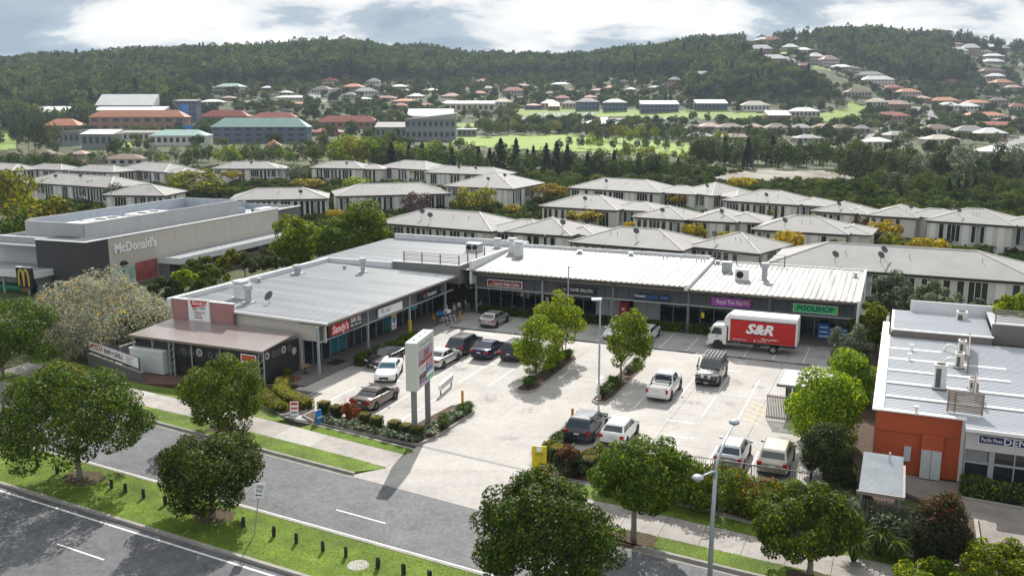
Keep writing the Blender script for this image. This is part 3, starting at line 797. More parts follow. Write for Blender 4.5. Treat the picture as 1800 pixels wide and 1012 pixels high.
for x in (-15.0, -14.2, -12.2, -11.4): ring(pr, (x, -25.83, 2.2), 0.12, 0.3, 'v')
for y in (-25.65, -24.3, -23.7, -22.2): ring(pr, (-6.885, y, 2.5), 0.12, 0.3, 'u')
P(pr, 'circle_print', AW)
for x in (-16.3, -6.9):
    mb = MB(LIGHTST)
    for dx in (-0.25, 0.25): mb.bar((x + dx, -25.95, 0), (x + dx, -25.95, 3.05), 0.09)
    for k in range(5): mb.bar((x - 0.25, -25.95, 0.2 + k * 0.58), (x + 0.25, -25.95, 0.78 + k * 0.58), 0.05)
    P(mb, 'lattice_post', AW)
for x in (-20.55, -18.45, -14.15, -11.15): P(MB(LIGHTST).bar((x, -25.9, 0), (x, -25.9, 3.1), 0.08), 'post', AW)
pz = P(MB(SWHITE).box(-8.9, -7.35, -26.02, -25.97, 0.95, 2.75), 'price_poster', AW)
MB(RED).box(-8.8, -7.45, -26.03, -26.021, 2.15, 2.65).build('red_panel', pz)
text('PIZZA', 0.42, flat('pizza_orange', (0.62, 0.22, 0.08)), pz, (-8.12, -26.04, 2.36), FV, fit=1.15, bold=0.02)
text('from', 0.4, NAVY, pz, (-8.5, -26.03, 1.8), FV, fit=0.5); text('$12', 0.85, MAROON, pz, (-7.8, -26.03, 1.62), FV, fit=0.75, bold=0.015)

# --- breezeway block between the wings, with the rear roof
K = site_building('corner_block', 'grey rendered corner block with slatted railing between the two shop wings', 'building', -12, 14)
P(MB(GREYR).box(-12.6, -4.2, 4.62, 4.9, 3.4, 5.42).box(-4.48, -4.2, 4.9, 8.2, 3.4, 5.42), 'fascia', K)
P(MB(WHITEW).box(-12.6, -4.14, 4.56, 4.96, 5.42, 5.48).box(-4.54, -4.14, 4.96, 8.2, 5.42, 5.48), 'coping', K)
P(MB(SOFF).box(-12.4, -4.5, 4.9, 11.2, 3.42, 3.5), 'soffit', K)
P(ribbed(-23.2, -3.3, 4.95, 21.6, lambda a, b: 5.02 + (b - 5) * 0.012, 'u', 0.38, 0.026, ROOFA), 'roof', K)
P(MB(WHITEW).box(-22.3, -3.0, 21.6, 21.85, 0, 5.95).box(-3.3, -3.0, 5.3, 21.6, 3.4, 5.95), 'parapet', K)
P(MB(INTER).box(-12.4, -2.9, 11.3, 11.5, 0.1, 3.5).box(-12.6, -12.4, 4.9, 11.3, 0.1, 3.5), 'interior_wall', K)
P(MB(GREEN).box(-4.6, -3.9, 11.22, 11.28, 2.2, 3.1), 'green_notice', K)
nb = random.Random(3)
for k in range(16):
    a, z = nb.uniform(-8, -3.2), nb.uniform(1.5, 2.6)
    P(MB(nb.choice([SWHITE, flat('paper_blue', (0.35, 0.45, 0.5)), flat('paper_cream', (0.5, 0.45, 0.35))])).box(a, a + 0.3, 11.2, 11.26, z, z + 0.35), 'notice', K)
def railing(t, pts, z0, h, nsl, m, name_s='slat', sw=0.05, per=2.2):
    for i in range(len(pts) - 1):
        a, b = Vector((*pts[i], 0)), Vector((*pts[i + 1], 0)); L_ = (b - a).length
        n = max(1, round(L_ / per))
        for k in range(n + (1 if i == len(pts) - 2 else 0)):
            p = a + (b - a) * k / n
            P(MB(m).box(p.x - 0.05, p.x + 0.05, p.y - 0.05, p.y + 0.05, z0, z0 + h), 'railing_post', t)
        for k in range(nsl):
            z = z0 + 0.12 + (h - 0.15) * k / (nsl - 1)
            P(MB(m).bar((a.x, a.y, z), (b.x, b.y, z), sw), name_s, t)
railing(K, [(-11.2, 4.75), (-4.3, 4.75), (-4.3, 11.4)], 5.48, 1.15, 7, mat('railing_bronze', (0.14, 0.125, 0.11), 0.5, 0.1), 'railing_slat', 0.045)
ac = P(MB(STEEL).box(-8.9, -7.1, 15.8, 17.0, 5.2, 6.2), 'condenser_unit', K)
for k in range(2): MB(BLACK).tube((-8.45 + k * 0.8, 15.79, 5.7), (-8.45 + k * 0.8, 15.75, 5.7), 0.33, 0.33, 14).build('fan_grille', ac)
cowl(K, -4.6, 19.4, 5.2, 0.35, 1.2); cowl(K, -6.6, 20.2, 5.2, 0.35, 1.1, square=True); cowl(K, -2.3, 15.0, 5.5, 0.4, 1.7, square=True)

# --- right wing
B = site_building('shop_building', 'long right wing of the shopping strip with pale ribbed roof and five shop signs', 'building', 17, 12)
def zB1(a, b): return 5.0 + (b - 5.2) * 0.057
def zB2(a, b): return 4.75 + (b - 5.2) * 0.057
P(ribbed(-2.95, 20.6, 5.1, 18.4, zB1, 'v', 0.55, 0.05, ROOFB), 'roof', B)
P(ribbed(20.9, 36.7, 5.1, 18.4, zB2, 'v', 0.55, 0.05, ROOFB), 'roof', B)
P(MB(WHITE).extrude([(20.55, 5.0), (20.95, 5.0), (20.95, 18.5), (20.55, 18.5)], 4.6, [5.16, 5.16, 5.9, 5.9]), 'roof_divider', B)
P(MB(WHITEW).box(-2.95, 20.5, 18.4, 18.65, 4.5, 6.1).box(20.5, 36.9, 18.4, 18.65, 4.5, 5.62), 'parapet', B)
P(MB(WHITEW).extrude([(36.7, 5.1), (36.95, 5.1), (36.95, 18.6), (36.7, 18.6)], 0.0, [4.85, 4.85, 5.65, 5.65]), 'side_wall', B)
P(MB(BROWN).box(-3.0, 20.62, 4.98, 5.12, 4.82, 4.98).box(20.9, 36.7, 4.98, 5.12, 4.58, 4.74), 'gutter', B)
P(MB(mat('upper_fascia', (0.40, 0.365, 0.31), 0.8, 0.07)).box(-2.9, 20.6, 6.62, 6.7, 4.05, 5.05).box(20.6, 36.7, 6.62, 6.7, 4.05, 4.8), 'fascia', B)
P(MB(SOFF).box(-2.9, 36.6, 5.2, 6.6, 4.62, 4.66).box(-2.9, 36.6, 6.6, 9.5, 3.4, 3.45), 'soffit', B)
for i, u_ in enumerate((-3.0, 4.9, 12.8, 20.75, 28.7, 36.5)):
    P(MB(LIGHTST if i < 2 else GREYPAINT).box(u_ - 0.09, u_ + 0.09, 6.32, 6.5, 0, 4.7), 'post', B)
    P(MB(DARKMETAL).bar((u_, 6.4, 4.2), (u_ + 0.25, 5.2, 4.6), 0.09), 'bracket', B)
P(MB(LIGHTST).box(-2.9, 36.4, 6.32, 6.46, 2.8, 2.94), 'beam', B)
ed = (-3.0, 4.9, 12.8, 20.75, 28.7, 36.5)
for a, b in zip(ed[:-1], ed[1:]): stuff(P(slats_v(6.38, a + 0.12, b - 0.12, 2.98, 4.1), 'louvre_slats', B))
for u_ in [-1.3 + 1.32 * k for k in range(29)]:
    P(MB(DARKMETAL).box(u_ - 0.02, u_ + 0.02, 6.3, 6.34, 2.98, 4.1), 'louvre_rib', B)
u_ = -2.8; i = 0
CURT = mat('white_curtain', (0.50, 0.55, 0.58), 0.8, 0.2, 1.0, stretch=(14, 1, 0.3)); PALE = mat('whitewashed_glass', (0.42, 0.43, 0.42), 0.5, 0.15, 0.5)
while u_ < 36.0:
    wd = 1.42
    m_ = GLASS
    if 9.0 < u_ < 11.6: m_ = CURT
    if 5.2 < u_ < 6.4: m_ = CURT
    if 12.9 < u_ < 16.6: m_ = PALE
    P(MB(LIGHTST).box(u_, u_ + 0.07, 9.35, 9.5, 0.12, 2.95), 'mullion', B)
    P(MB(m_).box(u_ + 0.07, u_ + wd, 9.4, 9.44, 0.3, 2.9), 'pane', B)
    P(MB(DARKMETAL).box(u_ + 0.07, u_ + wd, 9.36, 9.49, 0.12, 0.29), 'sill', B)
    u_ += wd; i += 1
P(MB(INTER).box(-2.9, 36.6, 9.3, 9.34, 2.95, 4.2), 'bulkhead', B)
# windows stuck with notices, red fridge, posters
for k in range(12):
    a, z = nb.uniform(0.2, 4.2), nb.uniform(1.3, 2.2)
    P(MB(nb.choice([SWHITE, flat('paper_blue', (0.35, 0.45, 0.5)), flat('paper_red', (0.4, 0.12, 0.1))])).box(a, a + 0.32, 9.33, 9.345, z, z + 0.42), 'notice', B)
P(MB(YELLOW).box(-1.7, -1.35, 9.3, 9.345, 2.3, 2.65).box(22.1, 22.4, 6.28, 6.31, 1.7, 2.25), 'yellow_notice', B)
def shopsign(u0, u1, z0, z1, m, border=None):
    s_ = sign_v(B, 6.3, u0, u1, z0, z1, border or m)
    if border: MB(m).box(u0 + 0.08, u1 - 0.08, 6.17, 6.176, z0 + 0.08, z1 - 0.08).build('sign_face', s_)
    return s_
s_ = shopsign(-1.55, 2.6, 3.12, 3.92, MAROON, SWHITE)
MB(GOLD).dome((-1.1, 6.165, 3.35), 0.2, 8, 3).build('emblem', s_)
text('Cassarica Indian Cuisine', 0.55, SWHITE, s_, (0.72, 6.163, 3.52), FV, fit=3.1, bold=0.01)
s_ = shopsign(7.0, 11.0, 3.1, 3.9, SBLACK)
text('HAIR SALON', 0.5, SWHITE, s_, (9.4, 6.17, 3.5), FV, fit=2.4)
em = MB(SWHITE)
for sg_ in (-1, 1): em.bar((7.3, 6.172, 3.5 + sg_ * 0.16), (7.75, 6.172, 3.5 - sg_ * 0.12), 0.025)
em.build('scissors_mark', s_)
s_ = shopsign(15.1, 18.9, 3.08, 3.78, mat('sign_dark_blue', (0.01, 0.022, 0.06), 0.4, 0.05))
text('Domestic', 0.42, SWHITE, s_, (15.75, 6.17, 3.45), FV, fit=1.1, bold=0.01); text('Pacific Pine', 0.4, BLUE, s_, (17.0, 6.17, 3.43), FV, fit=1.2, bold=0.01)
MB(mat('sign_mid_blue', (0.03, 0.13, 0.3), 0.4, 0.05)).box(17.9, 18.7, 6.17, 6.176, 3.32, 3.56).build('sign_face', s_)
s_ = shopsign(23.1, 26.9, 3.1, 3.92, PURPLE)
text('Royal Thai Hut', 0.6, SWHITE, s_, (24.85, 6.17, 3.52), FV, fit=2.5, bold=0.005)
MB(GOLD).box(26.2, 26.7, 6.17, 6.176, 3.45, 3.55).box(26.2, 26.7, 6.17, 6.176, 3.62, 3.72).build('gold_lines', s_)
cr = MB(mat('carved_timber', (0.30, 0.21, 0.17), 0.7, 0.1))
for c_ in (23.6, 25.0, 26.4):
    cr.bar((c_ - 0.7, 6.25, 3.95), (c_, 6.25, 4.3), 0.06); cr.bar((c_, 6.25, 4.3), (c_ + 0.7, 6.25, 3.95), 0.06)
cr.build('roof_crest', s_)
s_ = shopsign(30.9, 35.0, 3.12, 3.98, GREEN, mat('sign_edge_grey', (0.5, 0.55, 0.55), 0.5, 0.05))
text('POOLSHOP', 0.72, NAVY, s_, (32.95, 6.163, 3.55), FV, fit=3.3, bold=0.03)
# pool shop stock and the red drinks fridge
fz = thing('drinks_fridge', 'red drinks fridge outside the shop beside the hair salon', 'fridge', S(13.4, 8.6, 0.12), -TH)
MB(flat('fridge_red', (0.45, 0.02, 0.025))).box(-0.45, 0.45, -0.35, 0.35, 0.05, 2.0).build('cabinet', fz); MB(SWHITE).dome((0, 0, 0), 0.2, 10, 2).build('emblem', fz, loc=(0, -0.35, 1.3), rot=(math.pi / 2, 0, 0)); MB(BLACK).box(-0.42, 0.42, -0.3, 0.3, 0, 0.05).build('base', fz)
for k, (a, b, w_, h_, m_, lb) in enumerate(((33.7, 8.6, 1.0, 1.6, BLUE, 'blue display rack under the pool shop sign'), (35.0, 8.9, 1.8, 1.2, flat('stock_blue', (0.05, 0.25, 0.5)), 'low blue stock display at the right end of the pool shop'))):
    t = thing('stock_display', lb, 'display', S(a, b, 0.12), -TH, 'displays outside the pool shop')
    MB(m_).box(-w_ / 2, w_ / 2, -0.3, 0.3, 0.1, h_).build('cabinet', t); MB(BLACK).box(-w_ / 2 + 0.05, w_ / 2 - 0.05, -0.25, 0.25, 0, 0.1).build('base', t)
    for q in range(3): MB(SWHITE).box(-w_ / 2 + 0.1, w_ / 2 - 0.1, -0.32, -0.3, 0.3 + q * h_ / 3.6, 0.42 + q * h_ / 3.6).build('shelf_strip', t)
# roof plant of the right wing
cowl(B, -0.9, 13.6, 5.4, 0.45, 1.7, square=True); cowl(B, 27.4, 11.4, 5.05, 0.42, 1.8); cowl(B, 36.0, 15.2, 5.3, 0.2, 0.5)
cowl(B, 5.5, 16.8, 5.65, 0.35, 0.4); cowl(B, 11.5, 17.5, 5.65, 0.3, 0.4); cowl(B, 21.5, 17.4, 5.4, 0.3, 0.4)
for k, (a, b) in enumerate(((15.5, 16.8), (15.9, 16.9), (19.3, 16.5), (19.8, 16.7), (20.2, 16.6), (17.4, 17.2))): P(MB(STEEL).tube((a, b, 5.5), (a, b, 6.1), 0.06), 'vent_pipe', B)
fu = P(MB(WHITE).box(24.6, 25.9, 10.2, 11.0, 5.08, 6.2), 'condenser_unit', B)
MB(BLACK).tube((25.1, 10.19, 5.65), (25.1, 10.15, 5.65), 0.36, 0.36, 16).build('fan_grille', fu)
fu = P(MB(STEEL).box(22.6, 23.6, 13.6, 14.4, 5.2, 6.3).box(22.4, 23.8, 13.4, 14.6, 5.18, 5.26), 'condenser_unit', B)
railing(B, [(20.9, 17.9), (28.6, 17.9)], 5.5, 1.25, 4, mat('railing_bronze', (0.14, 0.125, 0.11), 0.5, 0.1), 'railing_rail', 0.04, per=2.6)
# ------------------------------------------------------------------ fast-food restaurant on the left
McO = Vector((-49.7, 105.0, 0.85)); McD_ = Vector((13.1, 36.9, 0)).normalized()
MC_ROT = math.atan2(McD_.y, McD_.x) - math.pi / 2          # local +y runs along the long wall, local -x away from the shops
BEIGE = mat('beige_cladding', (0.52, 0.475, 0.42), 0.7, 0.05, 0.6)
LGREY = mat('light_grey_cladding', (0.43, 0.425, 0.42), 0.7, 0.06, 0.6)
CHAR = mat('charcoal_brick', (0.055, 0.052, 0.056), 0.75, 0.15, 2.0)
INW = mat('parapet_inside', (0.40, 0.43, 0.47), 0.6, 0.12, 0.8)
mc = thing('restaurant_building', 'beige and charcoal fast-food restaurant with white letters behind the flowering tree', 'building', McO, MC_ROT)
def ml(mb, name, parent=mc): return mb.build(name, parent)
ml(MB(CHAR).box(-7.6, 0.0, 0.0, 3.5, 0, 6.15), 'corner_wall')
# long wall: panels with real joints, one piece each
for k in range(9):
    y0 = 3.5 + k * 3.97
    for z0, z1 in ((2.3, 4.25), (4.27, 6.15)):
        ml(MB(BEIGE).box(-0.32, 0.02, y0 + 0.01, y0 + 3.96, z0, z1), 'wall_panel')
ml(MB(LGREY).box(-0.4, -0.06, 3.5, 39.3, 0, 6.1), 'long_wall')
ml(MB(mat('olive_grey', (0.14, 0.14, 0.13), 0.8, 0.1)).box(-5.0, -0.05, 39.3, 45.6, 0, 5.9), 'end_wall')
ml(MB(WHITEW).box(-7.7, 0.1, -0.1, 0.25, 6.15, 6.25).box(-0.35, 0.1, 0.25, 39.3, 6.15, 6.25).box(-0.4, 0.05, 39.3, 45.7, 5.9, 6.0), 'coping')
ml(MB(mat('low_roof_grey', (0.30, 0.32, 0.34), 0.6, 0.12, 0.5)).box(-16, -0.4, 0.25, 45.5, 5.2, 5.35), 'roof')
ml(MB(LGREY).box(-15.6, -7.6, 2.0, 2.3, 2.8, 6.0).box(-15.9, -15.6, 2.0, 45, 0, 6.0), 'side_wall')
ml(MB(WHITEW).box(-16.0, -7.6, 1.9, 2.35, 6.0, 6.1), 'coping')
ub = mc
ml(MB(LGREY).box(-4.6, -4.35, 4.5, 35.2, 5.3, 7.7).box(-13.6, -4.6, 4.25, 4.5, 5.3, 7.7).box(-14.5, -13.6, 5.4, 5.65, 5.3, 7.75).box(-14.6, -14.35, 5.65, 35.2, 5.3, 7.75), 'plant_screen')
ml(MB(INW).box(-4.68, -4.61, 4.51, 35.2, 5.4, 7.69).box(-14.34, -14.27, 5.66, 35.2, 5.4, 7.74).box(-14.3, -4.6, 35.2, 35.45, 5.3, 7.75), 'screen_lining')
ml(MB(INW).box(-14.3, -4.7, 4.6, 35.2, 5.95, 6.05), 'plant_deck')
for a, b in ((9.5, 14.5), (17, 22.5), (6, 8.6)):
    c_ = ml(MB(WHITE).box(-9.6, -6.4, a, b, 6.05, 7.35), 'roof_plant')
    if b - a > 3:
        for q in (0.3, 0.7): MB(BLACK).tube((-8, a + (b - a) * q, 7.35), (-8, a + (b - a) * q, 7.42), 0.7, 0.7, 14).build('fan_grille', c_)
ml(MB(INW).box(-9.5, -4.2, 36.5, 36.7, 5.3, 6.4).box(-9.5, -9.3, 36.7, 44, 5.3, 6.6).box(-9.5, -1.0, 44, 44.2, 5.3, 6.2), 'rear_screen')
ml(MB(WHITE).box(-3.6, -2.0, 38.0, 41.0, 5.35, 6.15), 'skylight')
for y in (14.2, 22.4): ml(MB(WHITE).dome((-1.6, y, 5.35), 0.42, 10, 3), 'roof_dome')
# lettering and murals
text("McDonald's", 1.62, SWHITE, mc, (0.09, 8.0, 4.75), (math.pi / 2, 0, math.pi / 2), fit=7.3, bold=0.035, depth=0.03)
pm = ml(MB(mat('mural_green', (0.25, 0.42, 0.36), 0.6, 0.25, 0.8, col2=(0.6, 0.68, 0.66))).box(-0.02, 0.05, 4.2, 7.6, 0.2, 2.28), 'mural_panel')
MB(mat('mural_figure', (0.06, 0.16, 0.13), 0.7, 0.3)).tube((0.056, 5.6, 1.1), (0.056, 5.6, 2.0), 0.3, 0.18, 8).build('print', pm)
ml(MB(mat('mural_red', (0.30, 0.055, 0.05), 0.6, 0.3, 0.9, col2=(0.42, 0.12, 0.11))).box(-0.02, 0.05, 7.7, 11.5, 0.2, 2.6), 'mural_panel')
ml(MB(BLACK).dome((0.2, 5.6, 2.75), 0.55, 12, 4, 0.8), 'wall_light')
# covered side canopy
ml(MB(mat('canopy_roof', (0.40, 0.41, 0.42), 0.5, 0.08, 0.5)).box(0.0, 3.4, 11.8, 39.0, 2.55, 2.62), 'canopy_roof')
for k in range(26): ml(MB(STEEL).box(0.05, 3.35, 12.2 + k * 1.03, 12.26 + k * 1.03, 2.62, 2.66), 'canopy_rib')
ml(MB(WHITEW).box(3.4, 3.52, 11.7, 39.1, 1.9, 2.72).box(0.0, 3.4, 11.68, 11.8, 1.9, 2.72), 'canopy_fascia')
ml(MB(mat('side_wall_grey', (0.16, 0.165, 0.175), 0.8, 0.1)).box(0, 1.4, 12.6, 39.0, 0, 1.95).box(0.0, 1.6, 11.9, 12.2, 0, 2.4), 'annex_wall')
for k in range(6): ml(MB(GLASS).box(1.4, 1.44, 20.0 + k * 3.0, 22.3 + k * 3.0, 0.3, 1.85), 'window')
for k in range(7): ml(MB(LIGHTST).box(3.1, 3.25, 13.2 + k * 4.1, 13.35 + k * 4.1, 0, 1.9), 'post')
ml(MB(GLASS).box(1.4, 1.45, 13.4, 14.4, 0.0, 1.8), 'door')
# drive-through end with the low awning and play room
ml(MB(mat('low_roof_grey', (0.30, 0.32, 0.34), 0.6, 0.12, 0.5)).box(-24, -5.4, -2.5, 2.0, 2.7, 2.8), 'low_roof')
ml(MB(WHITEW).box(-24, -5.2, -2.7, -2.5, 2.05, 2.85).box(-5.4, -5.2, -2.5, 0.0, 2.05, 2.85), 'fascia')
ml(MB(mat('side_wall_grey', (0.16, 0.165, 0.175), 0.8, 0.1)).box(-24, -5.6, -2.3, -2.1, 1.3, 2.05).box(-5.8, -5.6, -2.1, 0.0, 0, 2.1), 'beam_wall')
for k in range(5): ml(MB(LIGHTST).box(-22 + k * 3.8, -21.8 + k * 3.8, -2.45, -2.25, -0.5, 2.0), 'post')
ml(MB(mat('playroom_pink', (0.30, 0.13, 0.11), 0.6, 0.3, 0.8)).box(-24, -8.0, 0.4, 0.6, -0.4, 1.9), 'playroom_wall')
ml(MB(mat('slide_green', (0.005, 0.22, 0.10), 0.35, 0.1)).tube((-21, -0.6, 0.25), (-8.6, -0.6, 0.25), 0.62, 0.62, 14), 'play_tunnel', mc)
ml(MB(mat('timber_panel', (0.28, 0.14, 0.05), 0.6, 0.2)).box(-9.0, -8.0, -1.3, -1.15, -0.4, 2.0), 'timber_panel')
for k in range(4): ml(MB(GLASS).box(-24 + k * 3.9, -20.4 + k * 3.9, -2.0, -1.98, -0.4, 0.0), 'low_glazing')
bs = ml(MB(SBLACK).box(-7.7, -5.4, -3.05, -2.75, 0.95, 3.35), 'logo_panel')
ml(MB(WHITEW).box(-7.72, -5.38, -3.07, -2.73, 3.35, 3.42), 'logo_cap')
am = MB(GOLD)
def arch(x0, x1, z0, z1, tilt=0.0):
    pts = []
    for k in range(15):
        t_ = math.pi * k / 14
        pts.append(((x0 + x1) / 2 - (x1 - x0) / 2 * math.cos(t_) + tilt * (1 - math.sin(t_)), -3.08, z0 + (z1 - z0) * math.sin(t_) ** 0.55))
    for a_, b_ in zip(pts[:-1], pts[1:]): am.tube(a_, b_, 0.11, 0.11, 6)
arch(-7.3, -6.55, 1.2, 3.1); arch(-6.55, -5.8, 1.2, 3.1)
am.build('arches_emblem', bs)
ml(MB(WHITE).box(-4.6, -4.45, -0.6, -0.45, 0, 1.5).box(-4.6, 0.6, -0.6, -0.45, 1.35, 1.5).box(0.45, 0.6, -0.6, -0.45, 0, 1.5), 'white_frame')
# paling fence between the two sites
FENCE = mat('weathered_paling', (0.17, 0.145, 0.12), 0.85, 0.3, 3.0, fine=0.15)
fe = thing('paling_fence', 'weathered timber paling fence beside the restaurant canopy', 'fence', McO + Vector((0, 0, -0.1)), MC_ROT)
pal = MB(FENCE).box(-0.065, 0.065, -0.012, 0.012, 0, 1.75).data('paling')
y = 10.0; k = 0
while y < 44:
    inst('paling', pal, fe, (5.4, y, 0.05 + random.uniform(-0.03, 0.03)), (0, 0, math.pi / 2)); y += 0.15; k += 1
for k in range(15): MB(FENCE).box(5.44, 5.56, 10 + k * 2.4, 10.12 + k * 2.4, 0, 1.7).build('post', fe)
MB(FENCE).box(5.42, 5.47, 10, 44, 0.4, 0.5).build('rail', fe); MB(FENCE).box(5.42, 5.47, 10, 44, 1.35, 1.45).build('rail', fe)

# ------------------------------------------------------------------ dental building on the right
D = site_building('dental_building', 'orange-ended clinic with pale metal roof and blue dental sign', 'building', 48, -12)
ORG = mat('orange_render', (0.42, 0.082, 0.028), 0.8, 0.10, 0.8, fine=0.06)
ROOFD = mat('roof_sheet_blue_grey', (0.42, 0.44, 0.47), 0.4, 0.08, 0.6, metal=0.2, stretch=(0.2, 1, 1))
P(MB(ORG).box(39.35, 44.2, -24.4, -24.1, 0, 3.95), 'end_wall', D)
P(MB(mat('orange_groove', (0.22, 0.04, 0.02), 0.8, 0.1)).box(39.33, 44.22, -24.42, -24.4, 2.62, 2.66), 'groove', D)
P(MB(ORG).box(42.05, 43.25, -24.75, -24.4, 0, 2.75), 'meter_surround', D)
mcab = P(MB(mat('cabinet_grey', (0.46, 0.49, 0.49), 0.5, 0.06)).box(42.08, 42.63, -24.9, -24.75, 0.05, 1.85), 'cabinet_door', D)
P(MB(mat('cabinet_grey', (0.46, 0.49, 0.49), 0.5, 0.06)).box(42.66, 43.21, -24.9, -24.75, 0.05, 1.85), 'cabinet_door', D)
P(MB(mat('cabinet_grey', (0.46, 0.49, 0.49), 0.5, 0.06)).box(41.1, 41.5, -24.6, -24.4, 0.9, 1.8), 'meter_box', D)
P(MB(mat('side_wall_dark', (0.20, 0.19, 0.18), 0.8, 0.1)).box(39.3, 39.55, -24.2, 6.0, 0, 3.8), 'side_wall', D)
P(MB(WHITE).box(39.1, 39.62, -24.55, 1.2, 3.92, 4.02).box(39.62, 39.75, -24.3, -3.8, 3.85, 4.0), 'gutter_flashing', D)
P(MB(WHITE).box(39.1, 44.35, -24.6, -24.15, 3.95, 4.03), 'barge_flashing', D)
P(MB(WHITE).box(44.2, 44.42, -24.5, -24.0, 0, 4.0), 'corner_trim', D)
P(ribbed(39.7, 62, -24.1, -4.2, lambda a, b: 3.86 + (b + 24) * 0.006, 'u', 0.34, 0.035, ROOFD), 'roof', D)
for k in range(5):
    v_ = -21.4 + k * 3.3
    P(MB(WHITE).box(39.8 if k != 4 else 39.8, 62 if k in (0, 1) else 47.6 if k < 4 else 43.5, v_, v_ + 0.42, 3.95, 3.99), 'skylight_sheet', D)
P(ribbed(39.9, 47.2, -4.0, 3.6, lambda a, b: 4.62, 'u', 0.34, 0.03, ROOFD), 'roof', D)
P(MB(mat('upstand_brown', (0.17, 0.15, 0.14), 0.8, 0.08)).box(39.9, 47.2, -4.2, -4.0, 3.9, 4.55).box(47.2, 62, -3.2, -2.9, 3.9, 5.5), 'upstand', D)
P(MB(WHITE).box(39.8, 47.3, -4.25, -3.95, 4.55, 4.64).box(39.75, 39.95, -3.95, 3.6, 4.3, 4.66), 'flashing', D)
P(MB(WHITEW).box(41.2, 62, 3.6, 3.8, 0, 5.6).box(39.8, 41.2, 3.6, 3.8, 0, 4.6), 'rear_parapet', D)
P(MB(WHITE).box(47.15, 62, -3.25, -2.85, 5.5, 5.57), 'flashing', D)
P(MB(ROOFD).box(47.2, 62, -2.85, 3.6, 5.1, 5.2), 'roof', D)
railing(D, [(47.4, -2.95), (60, -2.95)], 5.57, 1.1, 8, mat('screen_bronze', (0.22, 0.18, 0.15), 0.6, 0.1), 'screen_slat', 0.06, per=3.2)
# front of the clinic
P(MB(mat('clinic_fascia', (0.55, 0.54, 0.52), 0.7, 0.05)).box(44.4, 62, -25.3, -25.1, 2.45, 3.7), 'fascia', D)
P(MB(WHITE).box(44.3, 62, -25.95, -25.8, 3.72, 3.92), 'gutter', D)
P(ribbed(44.3, 62, -25.8, -24.1, lambda a, b: 3.86, 'u', 0.34, 0.035, ROOFD), 'roof', D)
P(MB(SOFF).box(44.4, 62, -25.8, -25.3, 3.66, 3.7), 'soffit', D)
sg = P(MB(SWHITE).box(45.05, 51.0, -25.4, -25.3, 2.92, 3.45), 'signboard', D)
MB(NAVY).box(45.09, 50.96, -25.406, -25.4, 2.96, 3.41).build('sign_face', sg)
text('Pacific Pines', 0.34, SWHITE, sg, (45.75, -25.41, 3.18), FV, fit=1.1, bold=0.008); text('DENTAL', 0.56, SWHITE, sg, (47.55, -25.41, 3.18), FV, fit=2.35, bold=0.008)
P(MB(mat('clinic_inner', (0.12, 0.11, 0.10), 0.8, 0.2)).box(44.4, 62, -24.2, -24.0, 0, 3.6), 'inner_wall', D)
u_ = 44.4; k = 0
while u_ < 58:
    P(MB(LIGHTST).box(u_, u_ + (0.3 if k == 1 else 0.07), -25.2, -25.06, 0.1, 2.45), 'mullion', D)
    P(MB(GLASS).box(u_ + 0.07, u_ + 1.3, -25.15, -25.12, 0.15, 1.55), 'pane', D)
    P(MB(GLASS).box(u_ + 0.07, u_ + 1.3, -25.15, -25.12, 1.72, 2.42), 'pane', D)
    P(MB(LIGHTST).box(u_ + 0.07, u_ + 1.3, -25.19, -25.08, 1.57, 1.7), 'transom', D)
    u_ += 1.32; k += 1
P(MB(mat('roller_blind', (0.22, 0.22, 0.23), 0.6, 0.1)).box(44.5, 45.65, -25.17, -25.16, 1.72, 2.4), 'blind', D)
# roof plant
def condenser(u_, v_, w_, d_, h_, lid=True):
    zb = 3.92
    c_ = P(MB(mat('plant_white', (0.62, 0.60, 0.55), 0.5, 0.06)).box(u_, u_ + w_, v_, v_ + d_, zb + 0.1, zb + h_).box(u_ - 0.03, u_ + w_ + 0.03, v_ - 0.03, v_ + d_ + 0.03, zb + h_, zb + h_ + 0.08), 'condenser_unit', D)
    MB(mat('coil_grey', (0.08, 0.10, 0.11), 0.5, 0.2)).box(u_ + 0.1, u_ + w_ * 0.55, v_ - 0.02, v_, zb + 0.2, zb + h_ - 0.15).build('coil_grille', c_)
    MB(BLACK).tube((u_ + w_ / 2, v_ + d_ / 2, zb + h_ + 0.08), (u_ + w_ / 2, v_ + d_ / 2, zb + h_ + 0.12), min(w_, d_) * 0.38, min(w_, d_) * 0.38, 14).build('fan_grille', c_)
    MB(DARKMETAL).box(u_ - 0.06, u_ + w_ + 0.06, v_ + 0.05, v_ + d_ - 0.05, zb, zb + 0.1).build('base', c_)
for px, py, w_, h_ in ((1640, 684, 0.75, 1.65), (1678, 648, 0.55, 1.1), (1684, 625, 0.5, 1.1), (1680, 575, 0.8, 1.3), (1702, 686, 0.42, 0.75)):
    p = uv(g(px, py, 3.95)); condenser(p[0], p[1], w_, 0.75, h_)
for px, py in ((1602, 616), (1598, 632), (1610, 727), (1618, 573)):
    p = uv(g(px, py, 3.95)); P(MB(WHITE).tube((p[0], p[1], 3.9), (p[0], p[1], 4.35), 0.1).tube((p[0], p[1], 4.35), (p[0], p[1], 4.45), 0.17, 0.17), 'vent_pipe', D)
for px, py in ((1660, 617), (1660, 641), (1655, 571)):
    p = uv(g(px, py, 3.95)); mb = MB(WHITE); pts = [(p[0] + 0.42 * (1 - math.cos(t_)), p[1], 4.1 + 0.4 * math.sin(t_)) for t_ in [k * math.pi / 8 for k in range(9)]]
    mb.chain([(p[0], p[1], 3.9)] + pts, [0.1] * 10); P(mb, 'bent_duct', D, True)
SCR = mat('screen_bronze', (0.22, 0.18, 0.15), 0.6, 0.1)
